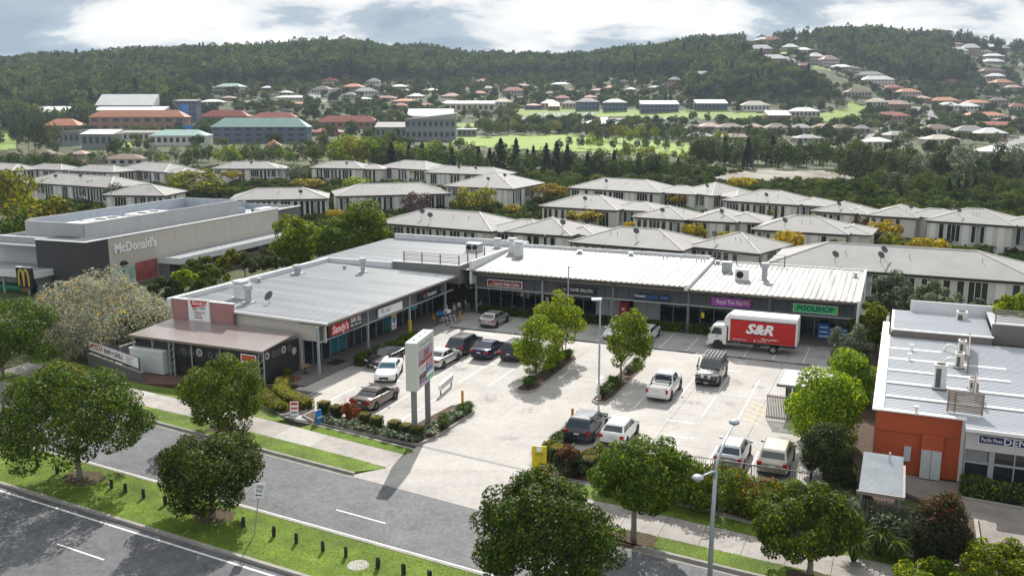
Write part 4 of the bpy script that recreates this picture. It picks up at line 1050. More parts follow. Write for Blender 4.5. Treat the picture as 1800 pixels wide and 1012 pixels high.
def screen(pa, pb, z0, h, n):
    a, b = Vector((*pa, 0)), Vector((*pb, 0))
    for k in range(n):
        z = z0 + 0.1 + (h - 0.12) * k / (n - 1)
        P(MB(SCR).bar((a.x, a.y, z), (b.x, b.y, z), 0.07), 'screen_slat', D)
    for t_ in (0.0, 0.2, 1.0):
        p = a + (b - a) * t_
        P(MB(SCR).box(p.x - 0.05, p.x + 0.05, p.y - 0.05, p.y + 0.05, z0, z0 + h), 'screen_post', D)
a, b = uv(g(1665, 722, 3.95)), uv(g(1726, 730, 3.95)); screen(a, b, 3.95, 1.35, 13)
a, b = uv(g(1700, 656, 3.95)), uv(g(1703, 612, 3.95)); screen(a, b, 3.95, 1.3, 10)
a = uv(g(1716, 708, 3.95)); screen(a, (a[0], a[1] + 2.2), 3.95, 1.3, 8)
# small open shed with corrugated roof
sh = site_building('bin_shelter', 'small open shelter with corrugated roof against the orange wall', 'shelter', 40, -30.6)
P(ribbed(38.85, 41.05, -33.5, -27.3, lambda a, b: 2.12, 'u', 0.17, 0.035, mat('shed_roof', (0.42, 0.45, 0.47), 0.4, 0.1, 1.0, metal=0.2)), 'roof', sh)
P(MB(mat('shed_gutter', (0.30, 0.25, 0.22), 0.6, 0.1)).box(38.75, 41.15, -33.62, -33.5, 1.98, 2.16).box(41.05, 41.17, -33.5, -28.8, 1.98, 2.16), 'gutter', sh)
for a, b in ((39.0, -33.3), (40.9, -33.3), (39.0, -27.5), (40.9, -27.5)): P(MB(STEEL).box(a - 0.06, a + 0.06, b - 0.06, b + 0.06, 0, 2.1), 'post', sh)
k = 39.12
while k < 40.8:
    P(MB(FENCE).box(k, k + 0.1, -33.42, -33.38, 0.1, 1.7), 'slat', sh); k += 0.16
P(MB(SBLACK).box(39.0, 39.05, -33.3, -27.5, 0.05, 1.9), 'back_panel', sh)
P(MB(STEEL).tube((40.3, -28.6, 2.1), (40.3, -28.6, 2.75), 0.06), 'vent_pipe', sh)
# clinic forecourt
slab('clinic_forecourt', [(45.1, -36.9), (45.1, -30.0), (40.9, -27.2), (40.9, -24.4), (63, -25.9), (70, -38), (60, -38.4)], -0.25, -0.015, mat('old_asphalt_paving', (0.24, 0.21, 0.185), 0.9, 0.22, 0.5, fine=0.15))
slab('clinic_kerb', [(44.2, -27.2), (62, -28.6), (62, -28.42), (44.2, -27.02)], -0.2, 0.12, KERB)
paint('bay_line', [(45.9, -32.9), (46.0, -32.9), (46.3, -35.3), (46.2, -35.3)], -0.01)
slab('side_passage', [(37.0, -29.3), (40.9, -29.9), (40.9, -24.3), (39.35, -24.3), (39.35, 6), (37.0, 12)], -0.25, -0.02, MULCH)

# ------------------------------------------------------------------ bin enclosure in the car park
be = site_building('bin_enclosure', 'slatted bin enclosure with white ribbed roof at the right of the car park', 'enclosure', 34.2, -13.5)
P(ribbed(32.4, 36.2, -15.9, -11.6, lambda a, b: 2.32, 'u', 0.4, 0.04, mat('enclosure_roof', (0.66, 0.66, 0.66), 0.5, 0.06)), 'roof', be)
P(MB(GREYPAINT).box(32.35, 36.2, -16.0, -15.9, 2.15, 2.36).box(32.3, 32.4, -16.0, -11.6, 2.15, 2.36), 'gutter', be)
P(MB(SBLACK).box(33.5, 36.2, -15.6, -15.5, 0, 2.15).box(32.9, 33.0, -15.4, -11.8, 0, 2.1), 'wall', be)
GATE = mat('gate_bronze', (0.20, 0.175, 0.15), 0.6, 0.12)
for i in range(14):
    P(MB(GATE).box(31.85 + i * 0.115, 31.85 + i * 0.115 + 0.06, -17.52, -17.48, 0.08, 1.95), 'gate_slat', be)
P(MB(GATE).box(31.8, 33.45, -17.47, -17.43, 0.2, 0.28).box(31.8, 33.45, -17.47, -17.43, 1.75, 1.83), 'gate_rail', be)
for i in range(12): P(MB(GATE).box(33.0 + i * 0.13, 33.06 + i * 0.13, -10.2, -10.16, 0.08, 1.75), 'gate_slat', be)
P(MB(GREYPAINT).box(33.45, 33.57, -17.55, -17.43, 0, 2.15).box(33.45, 33.57, -16.1, -15.98, 0, 2.2), 'post', be)
P(MB(SWHITE).box(32.1, 32.5, -17.54, -17.53, 1.15, 1.35), 'notice', be)
# retaining wall and steel railing at the end of the car park
rl = site_building('steel_railing', 'black steel balustrade above the retaining wall behind two parked cars', 'railing', 32, -29.5)
P(MB(mat('retaining_grey', (0.12, 0.115, 0.11), 0.85, 0.15)).box(28.9, 36.3, -29.75, -29.5, -0.25, 0.06), 'plinth', rl)
for k in range(5): P(MB(DARKMETAL).box(29.15 + k * 1.72, 29.2 + k * 1.72, -29.65, -29.6, 0, 1.15), 'post', rl)
P(MB(DARKMETAL).box(29.15, 36.1, -29.65, -29.6, 1.12, 1.17), 'top_rail', rl); P(MB(DARKMETAL).box(29.15, 36.1, -29.64, -29.61, 0.12, 0.16), 'bottom_rail', rl)
bl = MB(DARKMETAL).box(-0.011, 0.011, -0.011, 0.011, 0.16, 1.12).data('baluster')
k = 29.3
while k < 36.05:
    o = inst('baluster', bl, rl, (k - 32, -29.625 + 29.5, 0)); k += 0.14
for k in range(9): inst('baluster', bl, rl, (36.08 - 32, -29.5 + 29.5 + k * 0.14, 0))
P(MB(DARKMETAL).box(36.06, 36.1, -29.6, -28.2, 1.12, 1.17), 'top_rail', rl)
# ------------------------------------------------------------------ townhouse estate behind the shops
TILE = mat('townhouse_roof_tile', (0.325, 0.312, 0.298), 0.8, 0.1, 0.25, fine=0.07)
RIDGE = mat('ridge_cap', (0.74, 0.71, 0.66), 0.8, 0.08, 1.0)
THW = mat('townhouse_render', (0.62, 0.59, 0.53), 0.8, 0.06, 0.3)
THP = mat('townhouse_pilaster', (0.76, 0.74, 0.70), 0.8, 0.05, 0.5)
THG = mat('townhouse_glass', (0.022, 0.028, 0.034), 0.15, 0.4, 0.4, spec=0.6)
THC = mat('window_curtain', (0.32, 0.34, 0.34), 0.7, 0.3, 0.8)
EAVE = mat('dark_fascia', (0.055, 0.048, 0.043), 0.7, 0.1)
def hip(mb, x0, x1, y0, y1, z, h, over=0.55):
    """hip roof over a rectangle; returns ridge ends"""
    a, b, c, d = x0 - over, x1 + over, y0 - over, y1 + over
    if (b - a) >= (d - c):
        k = (d - c) / 2; r0, r1 = (a + k, (c + d) / 2, z + h), (b - k, (c + d) / 2, z + h)
        fs = [((a, c, z), (b, c, z), r1, r0), ((b, c, z), (b, d, z), r1), ((b, d, z), (a, d, z), r0, r1), ((a, d, z), (a, c, z), r0)]
    else:
        k = (b - a) / 2; r0, r1 = ((a + b) / 2, c + k, z + h), ((a + b) / 2, d - k, z + h)
        fs = [((a, c, z), (b, c, z), r0), ((b, c, z), (b, d, z), r1, r0), ((b, d, z), (a, d, z), r1), ((a, d, z), (a, c, z), r0, r1)]
    for f in fs: mb.poly(f)
    return r0, r1, [(a, c, z), (b, c, z), (b, d, z), (a, d, z)]
def hip_part(parent, x0, x1, y0, y1, z, h, m, ridge=RIDGE, over=0.55, cap=0.13, name='roof'):
    mb = MB(m); r0, r1, cs = hip(mb, x0, x1, y0, y1, z, h, over)
    mb.use(EAVE).poly([cs[3], cs[2], cs[1], cs[0]])
    ro = mb.build(name, parent)
    if ridge:
        rc = MB(ridge)
        L_ = [(r0, r1)] if (Vector(r1) - Vector(r0)).length > 0.2 else []
        wide = (cs[1][0] - cs[0][0]) >= (cs[2][1] - cs[1][1])
        ends = (r0, r1, r1, r0) if wide else (r0, r0, r1, r1)
        for c_, e_ in zip(cs, ends): L_.append((c_, e_))
        for a_, b_ in L_: rc.tube(Vector(a_) + Vector((0, 0, 0.02)), Vector(b_) + Vector((0, 0, 0.02)), cap, cap, 5)
        rc.build('ridge_caps', ro)
    fb = MB(EAVE)
    for i in range(4):
        p, q = cs[i], cs[(i + 1) % 4]
        d_ = Vector((q[0] - p[0], q[1] - p[1], 0)).normalized(); n_ = Vector((d_.y, -d_.x, 0)) * 0.03
        fb.mesh([Vector(p) + n_ - Vector((0, 0, 0.2)), Vector(q) + n_ - Vector((0, 0, 0.2)), Vector(q) + n_, Vector(p) + n_], [(0, 1, 2, 3)])
    fb.build('fascia', ro)
    return ro
def wall_windows(t, rr, L_, M, z0, z1, n_floor_gap=True):
    """windows and pilasters along one wall; M maps (along, out, z)"""
    x = 0.5
    while x < L_ - 1.2:
        kind = rr.choice(['slot', 'triple', 'triple', 'pil', 'pil', 'wide', 'slot'])
        if kind == 'slot': w_ = 0.75
        elif kind == 'triple': w_ = 2.3
        elif kind == 'wide': w_ = 3.0
        elif kind == 'pil': w_ = 1.1
        else: w_ = 1.5
        if x + w_ > L_ - 0.4: break
        if kind == 'pil':
            MB(THP).box(x, x + w_, -0.14, 0.0, z0, z1, M).build('pilaster', t)
        elif kind != 'blank':
            zb = z0 + 0.3 if kind == 'slot' else z1 - (3.3 if kind == 'triple' else 2.5)
            wn = MB(THG).box(x, x + w_, -0.05, 0.02, zb, z1 - 0.12, M).build('window', t)
            if kind in ('triple', 'wide'):
                fm = MB(THP); nb_ = 3 if kind == 'triple' else 4
                for q in range(nb_ + 1):
                    a = x + w_ * q / nb_ - 0.04
                    fm.box(a, a + 0.08, -0.1, -0.05, zb, z1 - 0.12, M)
                fm.box(x, x + w_, -0.22, -0.05, zb - 0.12, zb, M)
                fm.build('window_frame', wn)
                if rr.random() < 0.5: MB(THC).box(x + w_ / nb_ + 0.05, x + 2 * w_ / nb_ - 0.05, -0.07, -0.052, zb + 0.1, z1 - 0.3, M).build('curtain', wn)
        x += w_ + rr.uniform(0.35, 0.9)
TH_N = [0]
def townhouse(label, px0, py0, px1, py1, depth, wing=None, ndish=1, ze=0.85, rise=None, base=ZV):
    a, b = g(px0, py0, ze), g(px1, py1, ze)
    d = (b - a); L_ = d.length; rot = math.atan2(d.y, d.x)
    rr = random.Random(int(px0 * 7 + py0))
    t = thing('townhouse', label, 'townhouse', (a.x, a.y, base), rot, 'townhouses behind the shops')
    H_ = ze - base
    rise = rise or min(L_, depth) * 0.17
    w = MB(THW).box(0.5, L_ - 0.5, 0.5, depth - 0.5, -0.6, H_ - 0.02).build('wall', t)
    MB(EAVE).box(0.47, L_ - 0.47, 0.47, depth - 0.47, H_ - 0.45, H_ - 0.03).build('frieze', t)
    hip_part(t, 0.5, L_ - 0.5, 0.5, depth - 0.5, H_, rise, TILE)
    wall_windows(t, rr, L_ - 1.0, Matrix.Translation((0.5, 0.5, 0)), 0.4, H_ - 0.45)
    sd = MB
    Mr = Matrix.Translation((L_ - 0.5, 0.5, 0)) @ Matrix.Rotation(math.pi / 2, 4, 'Z')
    wall_windows(t, rr, depth - 1.0, Mr, 0.4, H_ - 0.45)
    if px0 > 1100:
        Ml = Matrix.Translation((0.5, depth - 0.5, 0)) @ Matrix.Rotation(-math.pi / 2, 4, 'Z')
        wall_windows(t, rr, depth - 1.0, Ml, 0.4, H_ - 0.45)
    # set-back wing on the right, its own hip roof
    if wing:
        wx, wd_, off = wing
        MB(THW).box(L_ - 0.5, L_ - 0.5 + wx, off, off + wd_, -0.6, H_ - 0.22).build('wing_wall', t)
        hip_part(t, L_ - 3.5, L_ - 0.5 + wx, off, off + wd_, H_ - 0.18, min(wd_, wx + 3) * 0.16, TILE, name='wing_roof')
        wall_windows(t, rr, wx, Matrix.Translation((L_ - 0.5, off, 0)), 0.4, H_ - 0.5)
    for k in range(ndish):
        f = rr.uniform(0.25, 0.8); y_ = depth * rr.uniform(0.12, 0.3)
        zz = H_ + rise * min(1.0, y_ / (depth / 2))
        dish(t, f * L_, y_, zz, 0.55, 0.4 - rot, k=1.3).build('satellite_dish', t)
    mb = MB(WHITE)
    for k in range(3):
        f = rr.uniform(0.2, 0.85); y_ = depth * 0.3
        mb2 = MB(STEEL).tube((f * L_, y_, H_ + rise * 0.5), (f * L_, y_, H_ + rise * 0.6 + 0.5), 0.05); mb2.build('vent_pipe', t)
    t['fp'] = (L_ + (wing[0] if wing else 0), depth)
    TH_N[0] += 1
    return t
townhouse('long townhouse row right behind the pool shop, widest pale roof', 1345, 464, 1835, 498, 15, ndish=3)
townhouse('two-storey townhouse at the right edge with three tall window bays', 1625, 387, 1785, 397.5, 13, wing=(7, 9, 2.5))
townhouse('townhouse left of the three-bay one with its side wall showing', 1523, 378, 1613, 383.5, 14, wing=(8, 9, 4))
townhouse('wide-roofed townhouse above the pool shop with yellow trees at its left', 1321, 402.6, 1492, 412.7, 13, wing=(3.5, 9, 3))
townhouse('townhouse two rows above the thai restaurant sign with dish on its right', 1212, 387, 1296, 391, 15, wing=(5, 10, 3))
townhouse('townhouse at the estate back below the dry pond', 1269, 352, 1403, 360.6, 14, wing=(5, 10, 3))
townhouse('small-roofed townhouse squeezed right of the one below the pond', 1425, 370.7, 1504, 375.7, 13, wing=(2.5, 9, 2))
townhouse('farthest right-hand townhouse beside the bright yellow tree', 1187, 336, 1252, 344, 15, wing=(6, 9, 3))
townhouse('low townhouse roof showing over the middle of the right wing', 1205, 432, 1335, 446, 12, ndish=1)
townhouse('long grey-roofed townhouse behind the corner block railing', 662, 391, 864, 407, 14, wing=(10, 11, 2), ndish=2)
townhouse('townhouse directly behind the indian restaurant sign', 886, 407, 1003, 415, 13, wing=(3, 9, 4))
townhouse('broad townhouse roof behind the hair salon', 1000, 425, 1200, 441, 13, ndish=1)
townhouse('mid-estate townhouse with yellow tree at its right wall', 948, 362, 1084, 370, 14, wing=(8, 9, 4))
townhouse('small townhouse right of the mid-estate yellow tree', 1111, 381, 1205, 387, 12)
townhouse('wide back-row townhouse in front of the dark pines', 998, 330, 1160, 339, 15, wing=(9, 10, 3))
townhouse('tall white-sided townhouse with slim windows at the centre of the estate', 781, 327, 902, 332, 22, ndish=2)
townhouse('back-row townhouse partly hidden behind the tall white-sided one', 745, 303, 880, 308, 12, ndish=2)
townhouse('back-row townhouse with small yellow tree at its right end', 662, 294, 749.5, 299, 15, wing=(11, 10, 2))
townhouse('back-row townhouse left of the one with the yellow tree', 544, 295, 638, 296.6, 13, wing=(7, 9, 2))
townhouse('dark-roofed townhouse with purple tree in front', 590, 345, 793, 340, 14, ndish=0)
townhouse('white-walled back-row townhouse left of the dark hedge trees', 371, 296.6, 489, 296.6, 13, wing=(2, 8, 3))
townhouse('townhouse with rippling pale roof behind the restaurant end wall', 401, 352, 578, 349, 13, ndish=1)
townhouse('townhouse roof left of the round yellow-green tree', 180, 343, 290, 344, 13, ndish=0)
townhouse('steep double-gabled grey townhouse upper left', 207, 297, 289, 303, 14, wing=(9, 9, 1), ndish=0)
townhouse('big pale townhouse roof over the left-hand trees', 36, 320, 192, 330, 14, ndish=2)
townhouse('thin back-row townhouse roof far left', 118, 300, 200, 303, 11, ndish=0)
townhouse('leftmost townhouse roof cut by the picture edge', -60, 295, 22, 300, 11, ndish=0)
townhouse('low back-row roof between the leftmost houses', 40, 297, 108, 299, 10, ndish=0)
# estate fences and lanes (low walls between houses)
estate = MB(mat('estate_paving', (0.16, 0.145, 0.125), 0.9, 0.2, 0.3))
GARD = mat('garden_ground', (0.05, 0.07, 0.02), 0.95, 0.4, 0.2)
# ------------------------------------------------------------------ vehicles
def carpaint(name, col, metal=0.3, rough=0.22):
    if name in MATS: return MATS[name]
    m = bpy.data.materials.new(name); m.use_nodes = True
    b = m.node_tree.nodes['Principled BSDF']
    b.inputs['Base Color'].default_value = (*col, 1); b.inputs['Metallic'].default_value = metal
    b.inputs['Roughness'].default_value = rough; b.inputs['Coat Weight'].default_value = 0.6; b.inputs['Coat Roughness'].default_value = 0.06
    MATS[name] = m
    return m
CGLASS = mat('car_glass', (0.02, 0.028, 0.034), 0.05, 0.0, spec=0.9)
WGLASS = mat('windscreen_glass', (0.03, 0.10, 0.13), 0.05, 0.0, spec=0.9)  # blue light on the moving sedan's windscreen, put into the glass colour
LAMP = mat('lamp_clear', (0.62, 0.64, 0.66), 0.12, 0.05, spec=0.8)
TAIL = mat('lamp_red', (0.38, 0.012, 0.014), 0.2, 0.05)
RIM = mat('alloy_rim', (0.45, 0.45, 0.46), 0.3, 0.05, metal=0.7)
TYRE = mat('tyre', (0.018, 0.018, 0.019), 0.85, 0.15)
PLATE = flat('number_plate', (0.62, 0.62, 0.60)); TRIM = mat('black_trim', (0.02, 0.02, 0.021), 0.55, 0.1)
def wheel_mesh(r, w):
    t = MB(TYRE); n = 20; prof = [(r * 0.62, -w / 2), (r * 0.93, -w / 2), (r, -w * 0.32), (r, w * 0.32), (r * 0.93, w / 2), (r * 0.62, w / 2)]
    vs_ = [(q[0] * math.cos(2 * math.pi * k / n), q[1], q[0] * math.sin(2 * math.pi * k / n)) for q in prof for k in range(n)]
    t.mesh(vs_, [(j * n + k, j * n + (k + 1) % n, (j + 1) * n + (k + 1) % n, (j + 1) * n + k) for j in range(5) for k in range(n)])
    rm = MB(RIM); rr = r * 0.63
    for s_ in (-1, 1):
        y = s_ * w * 0.36
        c = [(0, y + s_ * 0.02, 0)] + [(rr * math.cos(2 * math.pi * k / 20), y, rr * math.sin(2 * math.pi * k / 20)) for k in range(20)]
        rm.use(RIM)
        rm.mesh(c, [(0, 1 + k, 1 + (k + 1) % 20) for k in range(20)])
        rm.use(TRIM)
        for q in range(5):
            a = 2 * math.pi * (q + 0.5) / 5
            rm.mesh([(rr * 0.35 * math.cos(a), y + s_ * 0.018, rr * 0.35 * math.sin(a)), (rr * 0.88 * math.cos(a - 0.3), y + s_ * 0.006, rr * 0.88 * math.sin(a - 0.3)), (rr * 0.88 * math.cos(a + 0.3), y + s_ * 0.006, rr * 0.88 * math.sin(a + 0.3))], [(0, 1, 2)])
    return t.data('tyre', True), rm.data('rim')
WHEELS = {}
def add_wheel(t, x, y, r, w):
    if (r, w) not in WHEELS: WHEELS[(r, w)] = wheel_mesh(r, w)
    tm, rm = WHEELS[(r, w)]
    wh = inst('wheel', tm, t, (x, y, r)); inst('rim', rm, wh)
SPEC = {
    #       L    W    H    side profile (x from front 0..1, z)                                        cabin: windscreen base, roof front, roof rear, rear base (fractions), belt z, wheel r, axles
    'sedan': (4.75, 1.82, 1.45, [(0, .58), (.02, .70), (.10, .82), (.28, .97), (.80, 1.02), (.93, 1.05), (.985, .98), (1, .62)], (.28, .43, .68, .84), .98, .33, (.19, .79)),
    'hatch': (4.3, 1.8, 1.48, [(0, .58), (.02, .70), (.10, .84), (.26, .99), (.80, 1.04), (.95, 1.04), (.985, .92), (1, .62)], (.25, .40, .80, .965), 1.0, .33, (.19, .80)),
    'suv': (4.65, 1.9, 1.68, [(0, .62), (.02, .84), (.10, 1.0), (.27, 1.10), (.80, 1.12), (.96, 1.10), (.99, .95), (1, .65)], (.27, .40, .86, .965), 1.1, .37, (.19, .80)),
    'coupe': (4.65, 1.8, 1.4, [(0, .55), (.02, .68), (.10, .80), (.28, .94), (.80, .98), (.94, 1.0), (.985, .90), (1, .60)], (.29, .44, .70, .90), .95, .33, (.19, .79)),
    'cruiser': (4.95, 1.95, 1.92, [(0, .70), (.02, 1.0), (.08, 1.12), (.28, 1.2), (.80, 1.2), (.97, 1.18), (.99, 1.0), (1, .7)], (.29, .40, .91, .965), 1.19, .42, (.18, .78)),
    'ute': (5.25, 1.86, 1.82, [(0, .65), (.02, .9), (.09, 1.06), (.26, 1.14), (.62, 1.14), (.70, 1.14), (.99, 1.14), (1, .66)], (.26, .37, .56, .625), 1.13, .40, (.19, .79)),
}
def make_car(kind, paint_, label, pos, heading, name='parked_car', cat='car', group='cars in the car park', glass_front=None, rack=False, bars=False):
    L_, W_, H_, prof, cab, belt, wr, axles = SPEC[kind]
    t = thing(name, label, cat, pos, math.atan2(heading[1], heading[0]), group)
    X = lambda f: L_ / 2 - f * L_
    hw = W_ / 2
    def topz(f):
        for i in range(len(prof) - 1):
            if f <= prof[i + 1][0]:
                a, b = prof[i], prof[i + 1]
                return a[1] + (b[1] - a[1]) * (f - a[0]) / max(1e-6, b[0] - a[0])
        return prof[-1][1]
    fs = sorted(set([0, .008, .02, .05, .10, .18, .28, .4, .5, .6, .7, .80, .88, .93, .96, .985, .994, 1] + [p[0] for p in prof]))
    mb = MB(paint_); vs_ = []
    for f in fs:
        e = min(f, 1 - f)
        wf = hw * (0.80 + 0.20 * min(1, e / 0.06) ** 0.5) * (0.985 if f < .3 else 1)
        zb = 0.24 + 0.16 * max(0, 1 - e / 0.05); zt = topz(f)
        ring_ = [(wf * 0.86, zb), (wf * 0.98, zb + 0.1), (wf, zb + (zt - zb) * 0.45), (wf * 0.985, zb + (zt - zb) * 0.72), (wf * 0.93, zt - 0.03), (wf * 0.80, zt + 0.005), (wf * 0.4, zt + 0.03), (0, zt + 0.035)]
        pts = [(X(f), y, z) for y, z in ring_] + [(X(f), -y, z) for y, z in ring_[-2::-1]]
        vs_ += pts
    n = 15
    fa = []
    for j in range(len(fs) - 1):
        for k in range(n - 1): fa.append((j * n + k, (j + 1) * n + k, (j + 1) * n + k + 1, j * n + k + 1))
        fa.append((j * n + n - 1, (j + 1) * n + n - 1, (j + 1) * n, j * n))
    fa += [tuple(range(n)), tuple(range((len(fs) - 1) * n + n - 1, (len(fs) - 1) * n - 1, -1))]
    mb.mesh(vs_, fa)
    body = mb.build('body', t, True); body.data.set_sharp_from_angle(angle=R(38))
    # cabin
    xa, xb, xc, xd = [X(f) for f in cab]
    wb, wr_ = hw * 0.90, hw * (0.70 if kind not in ('cruiser', 'suv') else 0.76)
    zr = H_ - 0.03
    cb = MB(paint_)
    lo = [(xa, wb, belt), (xd, wb, belt), (xd, -wb, belt), (xa, -wb, belt)]
    m1 = [(xb + 0.10, wr_ + 0.035, zr - 0.09), (xc - 0.07, wr_ + 0.035, zr - 0.09), (xc - 0.07, -wr_ - 0.035, zr - 0.09), (xb + 0.10, -wr_ - 0.035, zr - 0.09)]
    m2 = [(xb - 0.08, wr_ - 0.06, zr), (xc + 0.1, wr_ - 0.06, zr), (xc + 0.1, -wr_ + 0.06, zr), (xb - 0.08, -wr_ + 0.06, zr)]
    cb.mesh(lo + m1 + m2 + [((xb + xc) / 2, 0, zr + 0.012)], [(0, 4, 5, 1), (1, 5, 6, 2), (2, 6, 7, 3), (3, 7, 4, 0), (4, 8, 9, 5), (5, 9, 10, 6), (6, 10, 11, 7), (7, 11, 8, 4), (8, 12, 9), (9, 12, 10), (10, 12, 11), (11, 12, 8)])
    cb.build('cabin', t)
    def quad(pA, pB, pC, pD, nm, m, i0=0.08, i1=0.92, j0=0.1, j1=0.94):
        pA, pB, pC, pD = map(Vector, (pA, pB, pC, pD))
        nrm = (pB - pA).cross(pD - pA).normalized() * 0.012
        def at(s, r_): return (pA * (1 - s) + pB * s) * (1 - r_) + (pD * (1 - s) + pC * s) * r_ + nrm
        o = MB(m).mesh([at(i0, j0), at(i1, j0), at(i1, j1), at(i0, j1)], [(0, 1, 2, 3)]).build(nm, t)
        return o
    quad(lo[3], lo[0], m1[0], m1[3], 'windscreen', glass_front or CGLASS, 0.05, 0.95, 0.06, 0.97)
    quad(lo[1], lo[2], m1[2], m1[1], 'rear_window', CGLASS, 0.07, 0.93, 0.22, 0.95)
    for s_ in (1, -1):
        A_, B_, C_, D_ = (lo[0], lo[1], m1[1], m1[0]) if s_ > 0 else (lo[3], lo[2], m1[2], m1[3])
        if s_ < 0: A_, B_, C_, D_ = B_, A_, D_, C_
        sp = [(0.07, 0.45), (0.49, 0.93)] if kind != 'cruiser' and kind != 'suv' else [(0.05, 0.27), (0.31, 0.61), (0.65, 0.95)]
        for i0, i1 in sp: quad(A_, B_, C_, D_, 'side_window', CGLASS, i0, i1, 0.1, 0.93)
    # wheels and arches
    for f in axles:
        for s_ in (1, -1):
            ar_ = MB(TRIM).tube((X(f), s_ * (hw * 0.6), wr + 0.01), (X(f), s_ * (hw + 0.004), wr + 0.01), wr * 1.17, wr * 1.17, 20); ar_.build('wheel_arch', t)
            add_wheel(t, X(f), s_ * (hw - 0.09), wr, 0.22)
    for s_ in (1, -1):
        y0 = hw * 0.52
        hl = MB(LAMP).mesh([(X(.012), s_ * hw * 0.45, topz(.03) - .02), (X(.03), s_ * hw * 0.86, topz(.05) - .04), (X(.075), s_ * hw * 0.94, topz(.08) - .02), (X(.06), s_ * hw * 0.9, topz(.07) + .035), (X(.03), s_ * hw * 0.5, topz(.05) + .02),
                            (X(.012), s_ * hw * 0.45, topz(.03) - .14), (X(.03), s_ * hw * 0.88, topz(.05) - .17), (X(.08), s_ * (hw * 0.965), topz(.08) - .12)],
                           [(0, 1, 6, 5), (1, 2, 7, 6), (0, 4, 3, 1), (1, 3, 2)])
        hl.build('headlight', t)
        zt_ = topz(.97)
        tl = MB(TAIL)
        if kind in ('suv', 'cruiser', 'hatch'): tl.box(X(.995), X(.955), s_ * hw * 0.80 - 0.13, s_ * hw * 0.80 + 0.17 if s_ > 0 else s_ * hw * 0.80 + 0.13, zt_ - .28, zt_ - .04)
        elif kind == 'ute': tl.box(X(1.003), X(.98), s_ * hw * 0.84 - 0.09, s_ * hw * 0.84 + 0.09, .78, 1.12)
        else: tl.box(X(1.0), X(.955), s_ * hw * 0.74 - 0.2, s_ * hw * 0.74 + 0.2, zt_ - .25, zt_ - .08)
        tl.build('tail_light', t)
        mr = MB(paint_).cbox((xa - 0.15, s_ * (hw + 0.08), belt + 0.08), (0.13, 0.2, 0.14)); mr.build('mirror', t)
    MB(TRIM).box(X(.004), X(-.004), -hw * 0.42, hw * 0.42, 0.42, 0.62).build('grille', t)
    MB(PLATE).box(X(1.006), X(.996), -0.19, 0.19, 0.72 if kind != 'ute' else 0.55, 0.83 if kind != 'ute' else 0.66).build('number_plate', t)
    MB(PLATE).box(X(.002), X(-.008), -0.19, 0.19, 0.34, 0.44).build('number_plate', t)
    MB(TRIM).box(X(1.004), X(.98), -hw * 0.8, hw * 0.8, 0.27, 0.40).build('rear_bumper_trim', t)
    if bars or rack:
        for f in ((0.46, 0.70) if not kind == 'cruiser' else (0.44, 0.58, 0.72, 0.86)):
            MB(TRIM).box(X(f) - 0.04, X(f) + 0.04, -wr_ - 0.06, wr_ + 0.06, H_ + 0.03, H_ + 0.09).build('roof_bar', t)
    if rack:
        for k in range(6): MB(TRIM).box(X(.90), X(.42), -wr_ + k * wr_ * 0.4 - 0.04, -wr_ + k * wr_ * 0.4 + 0.04, H_ + 0.09, H_ + 0.12).build('rack_slat', t)
    if kind == 'ute':
        MB(TRIM).box(X(.985), X(.645), -hw * 0.80, hw * 0.80, 1.16, 1.182).build('tray_cover', t)
        sb_ = MB(TRIM)
        for s_ in (1, -1): sb_.chain([(X(.80), s_ * hw * .8, 1.15), (X(.70), s_ * hw * .78, 1.5), (X(.67), s_ * hw * .6, 1.66), (X(.67), 0, 1.68)], [0.05] * 4)
        sb_.build('sports_bar', t, True)
        MB(PLATE).box(X(1.004), X(.997), -0.22, 0.22, 0.88, 1.0).build('badge', t)
    if kind == 'cruiser':
        bb = MB(TRIM)
        for z in (0.55, 0.8, 1.02): bb.bar((X(-.025), -hw * 0.88, z), (X(-.025), hw * 0.88, z), 0.07)
        for y in (-0.85, -0.4, 0.4, 0.85): bb.bar((X(-.025), hw * y, 0.5), (X(-.025), hw * y, 1.02), 0.07)
        bb.build('bull_bar', t)
        for y in (-0.28, 0.28): MB(LAMP).tube((X(-.03), y, 0.95), (X(-.052), y, 0.95), 0.13, 0.13, 14).build('spot_lamp', t)
        MB(TRIM).chain([(X(.24), -hw - 0.02, 1.05), (X(.29), -hw - 0.02, 1.5), (X(.33), -hw + 0.03, 1.95), (X(.31), -hw + 0.03, 2.02)], [0.05] * 4).build('snorkel', t, True)
    return t
PW = carpaint('paint_white', (0.74, 0.74, 0.73), 0.0, 0.25); PB = carpaint('paint_black', (0.012, 0.012, 0.014), 0.2, 0.18)
PS = carpaint('paint_silver', (0.46, 0.46, 0.455), 0.6, 0.28); PBR = carpaint('paint_brown_grey', (0.16, 0.135, 0.115), 0.6, 0.25)
PN = carpaint('paint_navy', (0.012, 0.022, 0.07), 0.4, 0.2); PG = carpaint('paint_dark_grey', (0.06, 0.065, 0.075), 0.5, 0.22)
PBE = carpaint('paint_champagne', (0.44, 0.40, 0.33), 0.5, 0.3); PSW = carpaint('paint_pale_silver', (0.58, 0.58, 0.56), 0.4, 0.28)
PBK = carpaint('paint_black_blue', (0.02, 0.022, 0.028), 0.4, 0.2)
vp = (VV.x, VV.y); vm = (-VV.x, -VV.y)
make_car('coupe', PB, 'black coupe nosed up beside the clipped hedge of the left wing', S(-1.7, -15.4), vm)
make_car('sedan', PW, 'white sedan driving towards the street with its windscreen coloured blue as if lit', g(684, 661) , (-0.05, -1.0), name='moving_car', glass_front=WGLASS)
make_car('sedan', PBR, 'grey-brown sedan with roof bars behind the street hedge', S(3.6, -25.6), vp, bars=True)
